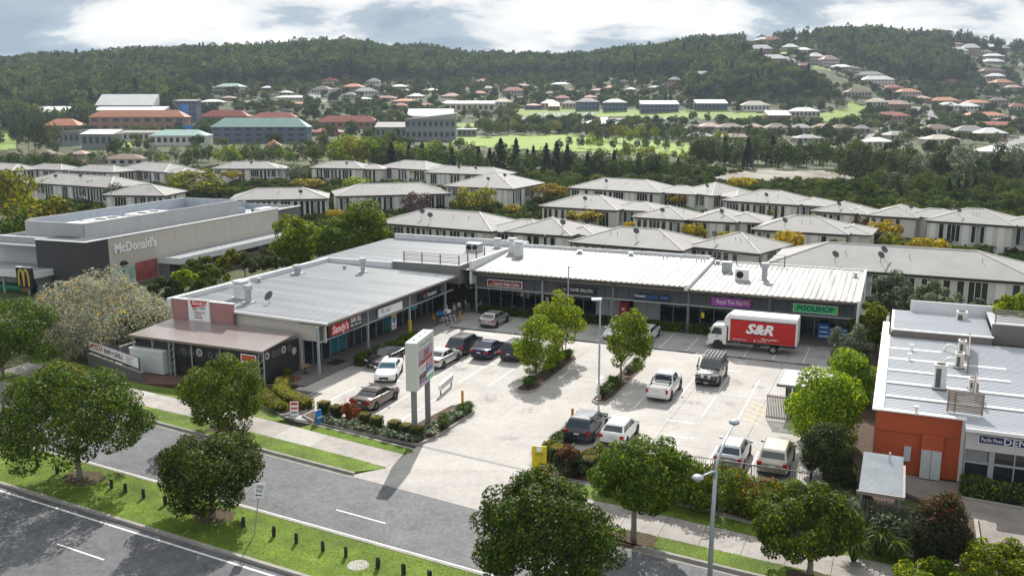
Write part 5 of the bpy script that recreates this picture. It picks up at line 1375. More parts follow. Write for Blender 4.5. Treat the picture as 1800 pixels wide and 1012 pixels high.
make_car('sedan', PSW, 'white sedan parked just behind the pylon sign', S(3.1, -13.6), vp)
make_car('suv', PG, 'dark grey station wagon left of the navy sedan', S(3.05, -8.8), vp)
make_car('sedan', PN, 'navy blue sedan parked between two dark wagons', S(5.75, -9.2), vp)
make_car('suv', PBK, 'black wagon half hidden by the island tree', S(8.4, -8.7), vp)
make_car('hatch', PS, 'silver hatchback in the shaded bays by the indian restaurant', S(1.2, 2.0), vp)
make_car('sedan', PW, 'white car mostly hidden behind the right island tree', S(14.6, 2.3), vm)
make_car('hatch', PW, 'white hatchback showing right of the island tree', S(17.6, 2.3), vp)
make_car('ute', PW, 'white pickup with black tray cover in the middle bays', S(23.5, -14.3), vp, name='pickup', cat='pickup')
make_car('cruiser', carpaint('paint_graphite', (0.12, 0.115, 0.11), 0.6, 0.22), 'dark grey four-wheel drive with roof rack, bull bar and spot lamps', S(26.2, -8.9), vm, name='four_wheel_drive', cat='car', rack=True)
make_car('suv', PG, 'dark hatchback wagon behind the yellow lease board', S(20.75, -25.5), vp)
make_car('hatch', PW, 'white hatchback beside the dark wagon near the street hedge', S(23.1, -25.4), vp)
make_car('hatch', PS, 'silver hatchback left of the two behind the black railing', S(31.0, -26.4), vp)
make_car('suv', PBE, 'pale champagne wagon right of the two behind the black railing', S(33.7, -26.2), vp)
make_car('sedan', PW, 'white car cut by the right edge of the picture', S(47.9, -35.6), (UU.x, UU.y), group='cars at the clinic')
# removals truck
tk = thing('removals_truck', 'white cab truck with a red curtain-sided box outside the pool shop', 'truck', S(28.1, 2.1), -TH)
bx_ = MB(WHITE); bx_.extrude([(-2.35, -1.15), (3.85, -1.15), (3.85, 1.15), (-2.35, 1.15)], 1.0, 3.3)
bx_.mesh([(-2.35, -1.15, 3.3), (-2.35, 1.15, 3.3), (-2.25, 1.05, 3.5), (-2.25, -1.05, 3.5), (3.85, -1.15, 3.3), (3.85, 1.15, 3.3), (3.8, 1.05, 3.5), (3.8, -1.05, 3.5)],
         [(0, 3, 2, 1), (0, 4, 7, 3), (3, 7, 6, 2), (2, 6, 5, 1), (4, 5, 6, 7)])
bx_.mesh([(-2.35, -1.1, 2.3), (-2.35, 1.1, 2.3), (-2.85, 1.0, 2.55), (-2.85, -1.0, 2.55), (-2.75, -1.0, 3.1), (-2.75, 1.0, 3.1), (-2.35, 1.1, 3.45), (-2.35, -1.1, 3.45)],
         [(0, 1, 2, 3), (3, 2, 5, 4), (4, 5, 6, 7), (0, 3, 4, 7), (1, 6, 5, 2)])
bxo = bx_.build('box_body', tk)
TRED = mat('truck_curtain_red', (0.50, 0.012, 0.012), 0.45, 0.12, 0.8, stretch=(6, 1, 0.3))
cu_ = MB(TRED); vs_ = []
N_ = 60
for k in range(N_ + 1):
    x = -2.2 + 5.9 * k / N_
    vs_ += [(x, -1.17 + 0.008 * math.sin(k * 1.9), 1.02), (x, -1.17 + 0.008 * math.sin(k * 1.7 + 1), 3.05)]
cu_.mesh(vs_, [(2 * k, 2 * k + 2, 2 * k + 3, 2 * k + 1) for k in range(N_)])
cuo = cu_.build('side_curtain', tk, True)
MB(BLACK).box(-2.25, 3.75, -1.2, -1.16, 3.05, 3.1).build('curtain_rail', tk)
text('S&R', 1.25, SWHITE, cuo, (0.45, -1.19, 2.25), FV, fit=2.5, bold=0.045, shear=0.3)
text('TRANSPORT', 0.2, MAROON, cuo, (0.3, -1.19, 1.72), FV, fit=2.0, bold=0.01)
text("We've got this !!", 0.3, SWHITE, cuo, (1.45, -1.19, 1.42), FV, fit=1.5, bold=0.012)
text('www.srtransport.com.au', 0.19, SWHITE, cuo, (-1.25, -1.19, 1.22), FV, fit=1.35, bold=0.012); text('07 5573 3327', 0.18, SWHITE, cuo, (0.75, -1.19, 1.2), FV, fit=0.8, bold=0.012)
MB(SWHITE).tube((0.1, -1.185, 1.2), (0.1, -1.19, 1.2), 0.08, 0.08, 12).build('round_mark', cuo)
sm = random.Random(5)
for k in range(9):
    x, z = sm.uniform(-2, 3.2), sm.uniform(1.3, 2.9)
    MB(MAROON).box(x, x + sm.uniform(0.4, 0.9), -1.186, -1.183, z, z + 0.05).build('print_stroke', cuo)
cab_ = MB(WHITE)
sec = [(-2.55, 0.55), (-2.55, 2.25), (-2.75, 2.38), (-3.75, 2.3), (-3.95, 2.15), (-4.22, 1.45), (-4.28, 0.95), (-4.22, 0.5)]
vs_ = [(x, -1.0 if z < 1.6 else -0.94, z) for x, z in sec] + [(x, 1.0 if z < 1.6 else 0.94, z) for x, z in sec]
m_ = len(sec)
cab_.mesh(vs_, [tuple(range(m_))] + [tuple(range(2 * m_ - 1, m_ - 1, -1))] + [(k, m_ + k, m_ + (k + 1) % m_, (k + 1) % m_) for k in range(m_)])
cab_.build('cab', tk)
MB(CGLASS).mesh([(-4.215, -0.88, 1.5), (-4.215, 0.88, 1.5), (-3.97, 0.82, 2.12), (-3.97, -0.82, 2.12)], [(0, 3, 2, 1)]).build('windscreen', tk)
for s_ in (-1, 1): MB(CGLASS).mesh([(-4.0, s_ * 1.003, 1.45), (-3.0, s_ * 1.003, 1.45), (-3.0, s_ * 0.96, 2.1), (-3.72, s_ * 0.96, 2.1)], [(0, 1, 2, 3) if s_ < 0 else (3, 2, 1, 0)]).build('side_window', tk)
MB(TRIM).box(-3.5, -3.35, -1.012, -1.0, 1.22, 1.3).build('door_handle', tk)
for s_ in (-1, 1):
    MB(TRIM).box(-4.15, -4.02, s_ * 1.15 - 0.09, s_ * 1.15 + 0.09, 1.5, 2.0).build('mirror', tk)
    MB(LAMP).box(-4.31, -4.24, s_ * 0.72 - 0.18, s_ * 0.72 + 0.18, 0.72, 0.92).build('headlight', tk)
    MB(ORANGE).box(-4.29, -4.2, s_ * 0.95 - 0.06, s_ * 0.95 + 0.06, 0.76, 0.9).build('indicator', tk)
MB(WHITE).box(-4.4, -4.2, -1.02, 1.02, 0.38, 0.66).build('bumper', tk)
MB(TRIM).box(-4.0, 3.7, -0.45, 0.45, 0.62, 1.0).build('chassis', tk)
MB(TRIM).box(0.0, 0.6, -1.0, -0.6, 0.55, 0.95).build('fuel_tank', tk)
MB(STEEL).chain([(-1.75, -1.05, 0.98), (-1.75, -1.05, 0.7), (-1.35, -1.05, 0.7), (-1.35, -1.05, 0.98)], [0.03] * 4).build('side_step', tk)
for x in (-3.3, 1.75):
    for s_ in (-1, 1): add_wheel(tk, x, s_ * 0.86, 0.4, 0.24)
MB(TRIM).tube((-3.3, -0.7, 0.45), (-3.3, -1.006, 0.45), 0.5, 0.5, 20).build('wheel_arch', tk)
# scooters and bicycles
def spoke_wheel(mb, c, r, tyre=0.035, n=18, hub=True):
    c = Vector(c)
    pts = [c + Vector((r * math.cos(2 * math.pi * k / n), 0, r * math.sin(2 * math.pi * k / n))) for k in range(n + 1)]
    for a, b in zip(pts[:-1], pts[1:]): mb.tube(a, b, tyre, tyre, 5, cap=False)
def scooter(label, pos, ang, paint_, nm='scooter'):
    t = thing(nm, label, 'scooter', pos, ang)
    mb = MB(paint_)
    mb.chain([(0.55, 0, 0.95), (0.62, 0, 0.6), (0.5, 0, 0.3), (0.1, 0, 0.25)], [0.13, 0.17, 0.15, 0.13], 8)
    mb.chain([(0.05, 0, 0.28), (-0.25, 0, 0.5), (-0.6, 0, 0.62), (-0.85, 0, 0.6)], [0.14, 0.19, 0.2, 0.1], 8)
    mb.build('body', t, True)
    MB(BLACK).chain([(-0.05, 0, 0.74), (-0.4, 0, 0.8), (-0.8, 0, 0.8)], [0.1, 0.15, 0.1], 8).build('seat', t, True)
    hb = MB(TRIM); hb.tube((0.5, -0.33, 1.05), (0.5, 0.33, 1.05), 0.03); hb.tube((0.55, 0, 0.9), (0.5, 0, 1.05), 0.05); hb.build('handlebar', t)
    MB(LAMP).dome((0, 0, 0), 0.1, 10, 3).build('headlight', t, loc=(0.63, 0, 0.88), rot=(0, math.pi / 2, 0))
    for x in (0.75, -0.6):
        w_ = MB(TYRE).tube((x, -0.06, 0.24), (x, 0.06, 0.24), 0.24, 0.24, 16).build('wheel', t); MB(RIM).tube((x, -0.065, 0.24), (x, 0.065, 0.24), 0.13, 0.13, 12).build('rim', w_)
    MB(TRIM).bar((0.75, 0, 0.24), (0.58, 0, 0.75), 0.05).build('fork', t)
    return t
scooter('red scooter parked under the awning beside the planter', g(485, 664, 0.02), -TH - 1.9, flat('scooter_red', (0.5, 0.01, 0.02)))
mbk = scooter('blue motorbike leaning by the left island tree', S(10.9, -9.9), -TH + 1.4, flat('bike_blue', (0.02, 0.04, 0.22)), 'motorbike'); mbk['category'] = 'motorbike'
def ebike(label, pos, ang, boxm, mark):
    t = thing('delivery_bicycle', label, 'bicycle', pos, ang, 'delivery bicycles by the corner block')
    for x in (0.55, -0.55):
        w_ = MB(TYRE); spoke_wheel(w_, (x, 0, 0.33), 0.31); wo = w_.build('wheel', t)
        sp_ = MB(RIM)
        for k in range(8): sp_.tube((x, 0, 0.33), (x + 0.3 * math.cos(k * math.pi / 4), 0, 0.33 + 0.3 * math.sin(k * math.pi / 4)), 0.006, 0.006, 4)
        sp_.build('spokes', wo)
    fr = MB(WHITE)
    for a, b in (((0.4, 0, 0.95), (0.55, 0, 0.33)), ((0.42, 0, 0.85), (-0.05, 0, 0.35)), ((0.42, 0, 0.8), (-0.2, 0, 0.75)), ((-0.05, 0, 0.35), (-0.24, 0, 0.9)), ((-0.05, 0, 0.35), (-0.55, 0, 0.33)), ((-0.2, 0, 0.75), (-0.55, 0, 0.33))): fr.tube(a, b, 0.032, 0.032, 6)
    fr.build('frame', t)
    MB(BLACK).chain([(-0.1, 0, 0.93), (-0.26, 0, 0.95), (-0.36, 0, 0.95)], [0.04, 0.08, 0.09], 6).build('saddle', t)
    MB(TRIM).chain([(0.3, -0.32, 1.05), (0.42, 0, 1.0), (0.3, 0.32, 1.05)], [0.02] * 3, 6).build('handlebar', t)
    b_ = MB(boxm).box(-0.85, -0.3, -0.28, 0.28, 0.98, 1.32).build('delivery_box', t)
    MB(mark).box(-0.75, -0.4, -0.285, -0.282, 1.08, 1.2).build('box_print', b_)
    MB(TRIM).box(-0.75, -0.35, -0.15, 0.15, 0.74, 0.78).build('rear_rack', t)
ebike('white delivery bicycle with a blue box in front of the corner block', S(-3.6, -0.35, 0.02), -TH - 0.25, flat('box_blue', (0.01, 0.14, 0.45)), SWHITE)
ebike('white delivery bicycle with a white box nearer the yellow bollard', S(-3.3, 0.85, 0.02), -TH - 0.15, SWHITE, SBLACK)
# ------------------------------------------------------------------ street furniture and signs
TIMB = mat('timber_bollard', (0.035, 0.03, 0.026), 0.9, 0.3, 4.0)
bm_ = MB(TIMB); bm_.cbox((0, 0, 0.24), (0.17, 0.17, 0.56)); bm_.mesh([(-.085, -.085, .52), (.085, -.085, .52), (.085, .085, .52), (-.085, .085, .52), (-.05, -.05, .58), (.05, -.05, .58), (.05, .05, .58), (-.05, .05, .58)], [(4, 5, 6, 7), (0, 1, 5, 4), (1, 2, 6, 5), (2, 3, 7, 6), (3, 0, 4, 7)])
bmd = bm_.data('bollard')
bp = [(66, 822), (101, 832), (196, 858), (220.6, 865), (253, 875), (291, 887), (327.6, 898), (428, 925.6), (481.5, 942), (521, 954), (568, 968), (608, 978.5), (664, 998), (709.5, 1009), (755, 1021)]
for i, (x, y) in enumerate(bp):
    o = inst('timber_bollard', bmd, None, g(x, y), (random.uniform(-0.04, 0.04), random.uniform(-0.04, 0.04), random.uniform(0, 1)))
    tag(o, 'short dark timber bollard on the median grass, %s from the left' % ordw(i + 1), 'bollard', 'bollards along the grass median')
# pylon sign
n_, f_ = Vector((*uv(g(733, 688, 3.52)), 0)), Vector((*uv(g(766, 657, 3.52)), 0))
pyl = site_building('pylon_sign', 'tall white pylon sign with tenant panels on two grey posts at the entrance', 'sign', n_.x, n_.y)
dirp = (f_ - n_).normalized(); LP = 3.9
ang = math.atan2(dirp.y, dirp.x)          # local x along the panel, local -y is the face towards the drive
Mp = Matrix.Rotation(ang, 4, 'Z')
pan = MB(mat('pylon_cream', (0.55, 0.56, 0.51), 0.5, 0.05)).box(0, LP, 0, 0.78, 3.5, 6.85, Mp).build('panel', pyl)
MB(SWHITE).box(0.02, LP - 0.02, 0.02, 0.76, 6.85, 6.9, Mp).build('cap', pan)
for k in range(3): MB(DARKMETAL).box(0.7 + k * 1.2, 0.85 + k * 1.2, 0.3, 0.45, 6.9, 6.96, Mp).build('lifting_lug', pan)
def tile(x0, x1, z0, z1, m, s_=None, tm=None, nm='tenant_panel'):
    o = MB(m).box(x0, x1, -0.03, 0.0, z0, z1, Mp).build(nm, pan)
    if s_:
        p = Mp @ Vector(((x0 + x1) / 2, -0.036, 0)); text(s_, (z1 - z0) * 0.75, tm, o, (p.x, p.y, (z0 + z1) / 2), (math.pi / 2, 0, ang), fit=(x1 - x0) * 0.82, bold=0.01)
    return o
p = Mp @ Vector((1.95, -0.01, 0)); text('TreesPoint', 0.5, flat('pylon_green', (0.25, 0.42, 0.33)), pan, (p.x, p.y, 6.5), (math.pi / 2, 0, ang), fit=2.8)
tile(0.5, 3.5, 5.45, 6.15, mat('pylon_lilac', (0.36, 0.31, 0.38), 0.6, 0.05)); tile(0.5, 3.5, 5.1, 5.46, mat('pylon_rose', (0.42, 0.16, 0.17), 0.6, 0.05), 'HAIR SALON', MAROON)
em_ = MB(flat('pylon_rose_dark', (0.40, 0.13, 0.16)))
for k in range(4): em_.tube(Mp @ Vector((1.5 + k * 0.3, -0.035, 5.55)), Mp @ Vector((1.7 + k * 0.3, -0.035, 6.0)), 0.06)
em_.build('flame_mark', pan)
rows = [(('BAR', SWHITE, SBLACK), ('Indian', RED, SWHITE)), (('LIVE', flat('tile_pale', (0.5, 0.53, 0.56)), SWHITE), ('DDW', flat('tile_blue', (0.05, 0.12, 0.42)), SWHITE)), (("Domino", SBLACK, ORANGE), ('Domestic', NAVY, SWHITE)), (('Salon', SBLACK, SWHITE), (None, SWHITE, None)), (('Royal Thai', PURPLE, SWHITE), ('POOL', flat('tile_green', (0.03, 0.36, 0.16)), SWHITE))]
for j, rw in enumerate(rows):
    for i, (s_, m_, tm) in enumerate(rw): tile(0.6 + i * 1.5, 1.98 + i * 1.5, 4.74 - j * 0.265, 4.97 - j * 0.265, m_, s_, tm)
for x in (0.45, LP - 0.45): MB(GREYPAINT).box(x - 0.16, x + 0.16, 0.22, 0.54, 0, 3.5, Mp).build('post', pyl)
# low directory board in the entry bed
q0, q1 = Vector((*uv(g(775, 681, 0.7)), 0)), Vector((*uv(g(797, 662, 0.7)), 0))
lb = site_building('directory_board', 'low white directory board in the entry bed behind the pylon', 'sign', q0.x, q0.y)
a2 = math.atan2((q1 - q0).y, (q1 - q0).x); M2 = Matrix.Rotation(a2, 4, 'Z'); L2 = (q1 - q0).length
MB(SWHITE).box(0, L2, 0, 0.22, 0.45, 0.92, M2).build('board', lb)
for k in range(2): MB(flat('board_grey', (0.30, 0.33, 0.38))).box(0.1, L2 - 0.1, -0.012, 0, 0.53 + k * 0.2, 0.63 + k * 0.2, M2).build('print_line', lb)
for x in (0.25, L2 - 0.25): MB(GREYPAINT).box(x - 0.05, x + 0.05, 0.06, 0.16, 0, 0.45, M2).build('post', lb)
# safety bollards
for (x, y), lbl in (((813, 712), 'yellow steel bollard at the end of the entry bed'), ((1006, 745), 'yellow steel bollard behind the dark wagon'), ((809, 566), 'yellow steel bollard beside the delivery bicycles')):
    t = thing('safety_bollard', lbl, 'bollard', g(x, y), 0, 'yellow safety bollards')
    MB(ORANGE).tube((0, 0, 0), (0, 0, 1.12), 0.1, 0.1, 14).build('post', t); MB(ORANGE).dome((0, 0, 1.12), 0.1, 14, 3).build('cap', t)
    MB(STEEL).cbox((0, 0, 0.012), (0.3, 0.3, 0.024)).build('base_plate', t)
# lease board
b0 = g(935, 832); lz = thing('lease_board', 'yellow lease board standing at the street corner of the hedge', 'sign', b0, -0.18)
MB(YELLOW).box(0, 0.92, -0.03, 0.03, 0.12, 1.85).build('board', lz)
MB(SWHITE).box(0.28, 0.62, -0.036, -0.03, 1.5, 1.83).build('white_panel', lz)
text('LEASE', 0.2, SBLACK, lz, (0.46, -0.04, 1.34), FV, fit=0.46, bold=0.01)
for k, w_ in enumerate((0.5, 0.62, 0.62, 0.3, 0.3, 0.62, 0.55)): MB(flat('lease_print', (0.40, 0.31, 0.02))).box(0.46 - w_ / 2, 0.46 + w_ / 2, -0.036, -0.03, 1.18 - k * 0.14, 1.21 - k * 0.14).build('print_line', lz)
for x in (0.08, 0.84): MB(FENCE).box(x - 0.04, x + 0.04, 0.03, 0.1, 0, 1.7).build('post', lz)
# A-frame boards
def aframe(label, pos, ang, m, lines, back):
    t = thing('sandwich_board', label, 'sign', pos, ang, 'sandwich boards on the verge')
    for s_, mm in ((-1, m), (1, back)):
        M_ = Matrix.Translation((0, s_ * 0.27, 0)) @ Matrix.Rotation(s_ * R(15), 4, 'X')
        o = MB(mm).box(-0.31, 0.31, -0.012, 0.012, 0.02, 1.05, M_).build('panel', t)
        if s_ < 0:
            for k, (m_, h_) in enumerate(lines): MB(m_).box(-0.25, 0.25, -0.018, -0.0125, 0.78 - k * 0.3, 0.78 - k * 0.3 + h_, M_).build('print_block', o)
    MB(SBLACK).bar((-0.3, -0.1, 0.4), (-0.3, 0.1, 0.4), 0.02).build('strap', t)
aframe('white sandwich board with red print beside the footpath gap', g(518, 728), 0.1, SWHITE, ((RED, 0.18), (RED, 0.13), (MAROON, 0.1)), flat('board_rust', (0.3, 0.06, 0.03)))
aframe('blue sandwich board standing on the grass', g(560, 744), 1.05, flat('board_blue', (0.01, 0.2, 0.5)), ((BLUE, 0.2), (SWHITE, 0.08), (flat('board_sky', (0.02, 0.3, 0.6)), 0.1)), SWHITE)
# one-way sign, leaning a little
ow = thing('one_way_sign', 'leaning one way sign on a thin pole in the median', 'sign', g(447, 940), 0.25)
ow.rotation_euler = (0, R(9), 0.2)
MB(STEEL).tube((0, 0, -0.1), (0, 0, 2.9), 0.032).build('pole', ow)
MB(SWHITE).box(-0.24, 0.24, -0.05, -0.035, 2.15, 2.95).build('plate', ow)
text('ONE', 0.26, SBLACK, ow, (0, -0.056, 2.77), FV, fit=0.36, bold=0.012); text('WAY', 0.26, SBLACK, ow, (0, -0.056, 2.53), FV, fit=0.36, bold=0.012)
ao = MB(SBLACK).box(-0.1, 0.18, -0.056, -0.05, 2.27, 2.32).mesh([(-0.2, -0.054, 2.295), (-0.08, -0.054, 2.23), (-0.08, -0.054, 2.36)], [(0, 1, 2)]).build('arrow', ow)
# street light with two outreach arms
sl = thing('street_light', 'twin-armed street light rising from the bottom edge', 'street light', g(1247, 1030), 0)
POLE = mat('pole_grey', (0.36, 0.40, 0.43), 0.45, 0.06, metal=0.3)
pl_ = MB(POLE); pl_.chain([(0, 0, 0), (0, 0, 3.2), (0.05, 0, 5.9)], [0.13, 0.11, 0.085], 12); pl_.build('pole', sl, True)
MB(POLE).chain([(0.05, 0, 5.85), (0.18, 0.3, 6.25), (0.7, 1.3, 6.75), (1.5, 2.9, 7.1)], [0.085, 0.075, 0.06, 0.05], 10).build('arm', sl, True)
MB(POLE).chain([(0.03, 0, 5.3), (0.0, -0.05, 5.75), (-0.12, -0.2, 5.9), (-0.95, -1.2, 6.05)], [0.06, 0.06, 0.055, 0.045], 10).build('arm', sl, True)
for px_, py_, pz_ in ((1.58, 3.05, 7.12), (-1.08, -1.38, 6.07)):
    lm = MB(POLE); lm.dome((0, 0, 0.03), 0.27, 14, 4, 0.55); lm.dome((0, 0, 0.0), 0.27, 14, 3, -0.3)
    o = lm.build('luminaire', sl, True, loc=(px_, py_, pz_)); MB(LAMP).dome((0, 0, -0.02), 0.2, 12, 3, -0.6).build('lens', o)
def parklight(label, pos, h, headdir, nm='light_pole'):
    t = thing(nm, label, 'light pole', pos, 0, 'car park light poles')
    MB(POLE).tube((0, 0, 0), (0, 0, h), 0.085, 0.065, 12).build('pole', t); MB(POLE).cbox((0, 0, 0.06), (0.32, 0.32, 0.12)).build('base_plate', t)
    hd = MB(SWHITE); d_ = Vector((*headdir, 0)).normalized(); c = Vector((0, 0, h)) + d_ * 0.3
    hd.cbox(c, (0.75, 0.34, 0.14), math.atan2(d_.y, d_.x)); ho = hd.build('lamp_head', t)
    MB(LAMP).cbox(c - Vector((0, 0, 0.08)), (0.5, 0.24, 0.03), math.atan2(d_.y, d_.x)).build('lens', ho)
parklight('tall grey light pole at the tip of the right island bed', g(1052, 704), 8.1, (-1, -0.15))
pb_ = g(998, 578); parklight('slim light pole near the hair salon behind the island trees', pb_, 6.6, (0.4, -1))
parklight('light pole standing among trees at the far left', g(57, 372, 0.85), 6.5, (1, 0)); parklight('light pole behind the restaurant roof', g(199, 380, 0.85), 7.5, (-1, 0))
# wheel stops in the shaded bays
ws = MB(mat('wheel_stop', (0.30, 0.29, 0.28), 0.85, 0.15)); ws.mesh([(-.82, -.08, 0), (.82, -.08, 0), (.82, .08, 0), (-.82, .08, 0), (-.8, -.05, .1), (.8, -.05, .1), (.8, .05, .1), (-.8, .05, .1)], [(4, 5, 6, 7), (0, 1, 5, 4), (1, 2, 6, 5), (2, 3, 7, 6), (3, 0, 4, 7)]); wsd = ws.data('wheel_stop')
for i, u_ in enumerate((-1.4, 1.2, 3.85, 6.5, 9.2, 11.9, 14.5, 17.7, 20.9, 23.5, 26.2, 28.8, 31.4, 34.3)):
    tag(inst('wheel_stop', wsd, None, S(u_, 4.75, 0.002), (0, 0, -TH)), 'concrete wheel stop in the shaded shop bays, %s from the left' % ordw(i + 1), 'wheel stop', 'wheel stops of the shop bays')
# covered corner: stools, table
CH = mat('white_plastic', (0.50, 0.51, 0.52), 0.5, 0.05)
def stool(label, pos, ang, h=0.75):
    t = thing('cafe_chair', label, 'chair', pos, ang, 'pale chairs under the corner block')
    MB(CH).box(-0.2, 0.2, -0.2, 0.2, h - 0.03, h).build('seat', t)
    bk = MB(CH); bk.mesh([(-0.2, 0.2, h), (0.2, 0.2, h), (0.22, 0.26, h + 0.4), (-0.22, 0.26, h + 0.4), (-0.2, 0.22, h), (0.2, 0.22, h), (0.22, 0.28, h + 0.4), (-0.22, 0.28, h + 0.4)], [(0, 1, 2, 3), (7, 6, 5, 4), (3, 2, 6, 7)]); bk.build('backrest', t)
    for x in (-0.18, 0.18):
        for y in (-0.18, 0.18): MB(CH).bar((x, y, h - 0.03), (x * 1.2, y * 1.2, 0), 0.03).build('leg', t)
for k, (x, y, a, l_) in enumerate(((785, 551, 0.4, 'pale chair nearest the delivery bicycles'), (797, 552, -0.5, 'pale chair right behind the yellow bollard'), (801, 545, 2.4, 'pale chair in the middle of the corner group'), (808, 546, 0.3, 'pale chair at the back of the corner group'), (822, 546, 1.2, 'tall pale stool under the corner block'), (842, 546, -1.3, 'pale stool beside the corner post of the right wing'))):
    stool(l_, g(x, y, 0.12), a, 0.78 if k > 3 else 0.5)
tb = thing('bar_table', 'thin-legged high table behind the delivery bicycles', 'table', S(-4.5, 6.6, 0.12), -TH)
MB(DARKMETAL).box(-0.9, 0.9, -0.35, 0.35, 1.0, 1.05).build('tabletop', tb)
for x in (-0.8, 0.8): MB(DARKMETAL).bar((x, 0, 0), (x, 0, 1.0), 0.06).build('leg', tb)
wf = thing('wet_floor_cone', 'small orange warning stand in the shaded walkway', 'sign', S(-5.6, 1.0, 0.12), 0.6)
MB(ORANGE).mesh([(-0.15, -0.15, 0), (0.15, -0.15, 0), (0.15, 0.15, 0), (-0.15, 0.15, 0), (-0.03, -0.03, 0.62), (0.03, -0.03, 0.62), (0.03, 0.03, 0.62), (-0.03, 0.03, 0.62)], [(4, 5, 6, 7), (0, 1, 5, 4), (1, 2, 6, 5), (2, 3, 7, 6), (3, 0, 4, 7)]).build('panel', wf)
MB(SBLACK).box(-0.14, 0.14, -0.14, 0.14, 0.0, 0.03).build('base', wf)
ct = thing('cafe_table', 'small timber-topped table outside the corner glazing of the bar', 'table', S(-6.0, -21.4, 0.12), -TH)
MB(mat('timber_top', (0.30, 0.18, 0.08), 0.5, 0.15)).box(-0.4, 0.4, -0.4, 0.4, 0.72, 0.76).build('tabletop', ct); MB(DARKMETAL).tube((0, 0, 0), (0, 0, 0.72), 0.04).build('pedestal', ct); MB(DARKMETAL).tube((0, 0, 0), (0, 0, 0.03), 0.25).build('foot', ct)
dm = thing('door_mat', 'black door mat at the bar entrance', 'mat', S(-5.6, -17.3, 0.125), -TH)
MB(BLACK).box(-0.6, 0.6, -0.8, 0.8, 0, 0.02).build('pile', dm); MB(DARKMETAL).box(-0.63, 0.63, -0.83, -0.8, 0, 0.02).build('edge', dm)
pt = thing('brick_planter', 'low red-brick planter beside the red scooter', 'planter', S(-6.3, -23.4, 0.02), -TH)
BRK = mat('red_brick', (0.22, 0.075, 0.045), 0.85, 0.2, 3.0)
brk = MB(BRK).box(-0.115, 0.115, -0.055, 0.055, 0, 0.075).data('brick')
for j in range(5):
    for k in range(7):
        inst('brick', brk, pt, (-0.72 + k * 0.24 + (0.12 if j % 2 else 0), -0.35, j * 0.085)); inst('brick', brk, pt, (-0.72 + k * 0.24 + (0.12 if j % 2 else 0), 0.35, j * 0.085))
    for k in range(3): inst('brick', brk, pt, (0.84, -0.22 + k * 0.24, j * 0.085), (0, 0, math.pi / 2)); inst('brick', brk, pt, (-0.84, -0.22 + k * 0.24, j * 0.085), (0, 0, math.pi / 2))
MB(MULCH).box(-0.72, 0.72, -0.3, 0.3, 0.0, 0.38).build('soil', pt)
# banner fence, container and low walls on the left
wl = site_building('retaining_wall', 'dark rendered retaining wall below the pizza banner', 'wall', -21, -27.2)
P(MB(mat('wall_blue_grey', (0.12, 0.13, 0.135), 0.85, 0.12, 1.0)).extrude([(-25.6, -26.4), (-17.3, -28.55), (-17.25, -28.3), (-25.55, -26.1)], -0.2, [1.05, 0.8, 0.8, 1.05]), 'wall', wl)
P(MB(mat('wall_cap_warm', (0.36, 0.31, 0.27), 0.8, 0.1)).extrude([(-25.6, -26.43), (-17.25, -28.58), (-17.2, -28.27), (-25.55, -26.07)], [1.05, 0.8, 0.8, 1.05], [1.12, 0.87, 0.87, 1.12]), 'coping', wl)
bf = site_building('banner_fence', 'black railing carrying the white pizza bar and grill banner', 'fence', -21.5, -27.2)
pa, pb2 = Vector((-25.4, -26.3, 1.1)), Vector((-17.5, -28.4, 0.86))
def bl_(f, z): p_ = pa.lerp(pb2, f); return (p_.x, p_.y, p_.z + z)
P(MB(DARKMETAL).bar(bl_(0, 1.18), bl_(1, 1.18), 0.05), 'top_rail', bf); P(MB(DARKMETAL).bar(bl_(0, 0.1), bl_(1, 0.1), 0.04), 'bottom_rail', bf)
for k in range(5): P(MB(DARKMETAL).bar(bl_(k / 4, 0), bl_(k / 4, 1.18), 0.06), 'post', bf)
for k in range(46): P(MB(DARKMETAL).bar(bl_((k + 0.5) / 46, 0.1), bl_((k + 0.5) / 46, 1.18), 0.018), 'baluster', bf)
d_ = (pb2 - pa); d_.z = 0; d_.normalize(); nn = Vector((d_.y, -d_.x, 0)) * 0.05
ban = MB(SWHITE); c0, c1, c2, c3 = [Vector(q) + nn for q in (bl_(0.0, 0.3), bl_(0.99, 0.3), bl_(0.99, 1.15), bl_(0.0, 1.15))]
ban.mesh([c0, c1, c2, c3, c0 - nn * 0.2, c1 - nn * 0.2, c2 - nn * 0.2, c3 - nn * 0.2], [(0, 1, 2, 3), (7, 6, 5, 4), (3, 2, 6, 7)]); bo = P(ban, 'banner', bf)
ab = math.atan2(d_.y, d_.x); tilt = math.atan2(pb2.z - pa.z, (pb2 - pa).length)
def bt(s_, f, z, size, m_, fit):
    p_ = Vector(bl_(f, z)) + nn * 1.2; text(s_, size, m_, bo, p_, (math.pi / 2 , -tilt * 0, ab), fit=fit, bold=0.015)
bt('PIZZA', 0.2, 0.78, 0.62, flat('banner_red', (0.55, 0.08, 0.03)), 1.55); bt('BAR', 0.385, 0.74, 0.58, SBLACK, 1.05); bt('+', 0.485, 0.74, 0.6, RED, 0.35); bt('GRILL', 0.605, 0.71, 0.58, SBLACK, 1.55)
for k in range(3):
    p0_, p1_ = Vector(bl_(0.76, 0.92 - k * 0.2)) + nn * 1.1, Vector(bl_(0.76 + (0.15, 0.1, 0.12)[k], 0.92 - k * 0.2)) + nn * 1.1
    MB(MAROON).tube(p0_, p1_, 0.03, 0.03, 4).build('print_line', bo)
p0_, p1_ = Vector(bl_(0.03, 0.62)) + nn * 1.15, Vector(bl_(0.1, 0.95)) + nn * 1.15
MB(flat('banner_red', (0.55, 0.08, 0.03))).tube(p0_, p1_, 0.1, 0.1, 6).build('slice_mark', bo)
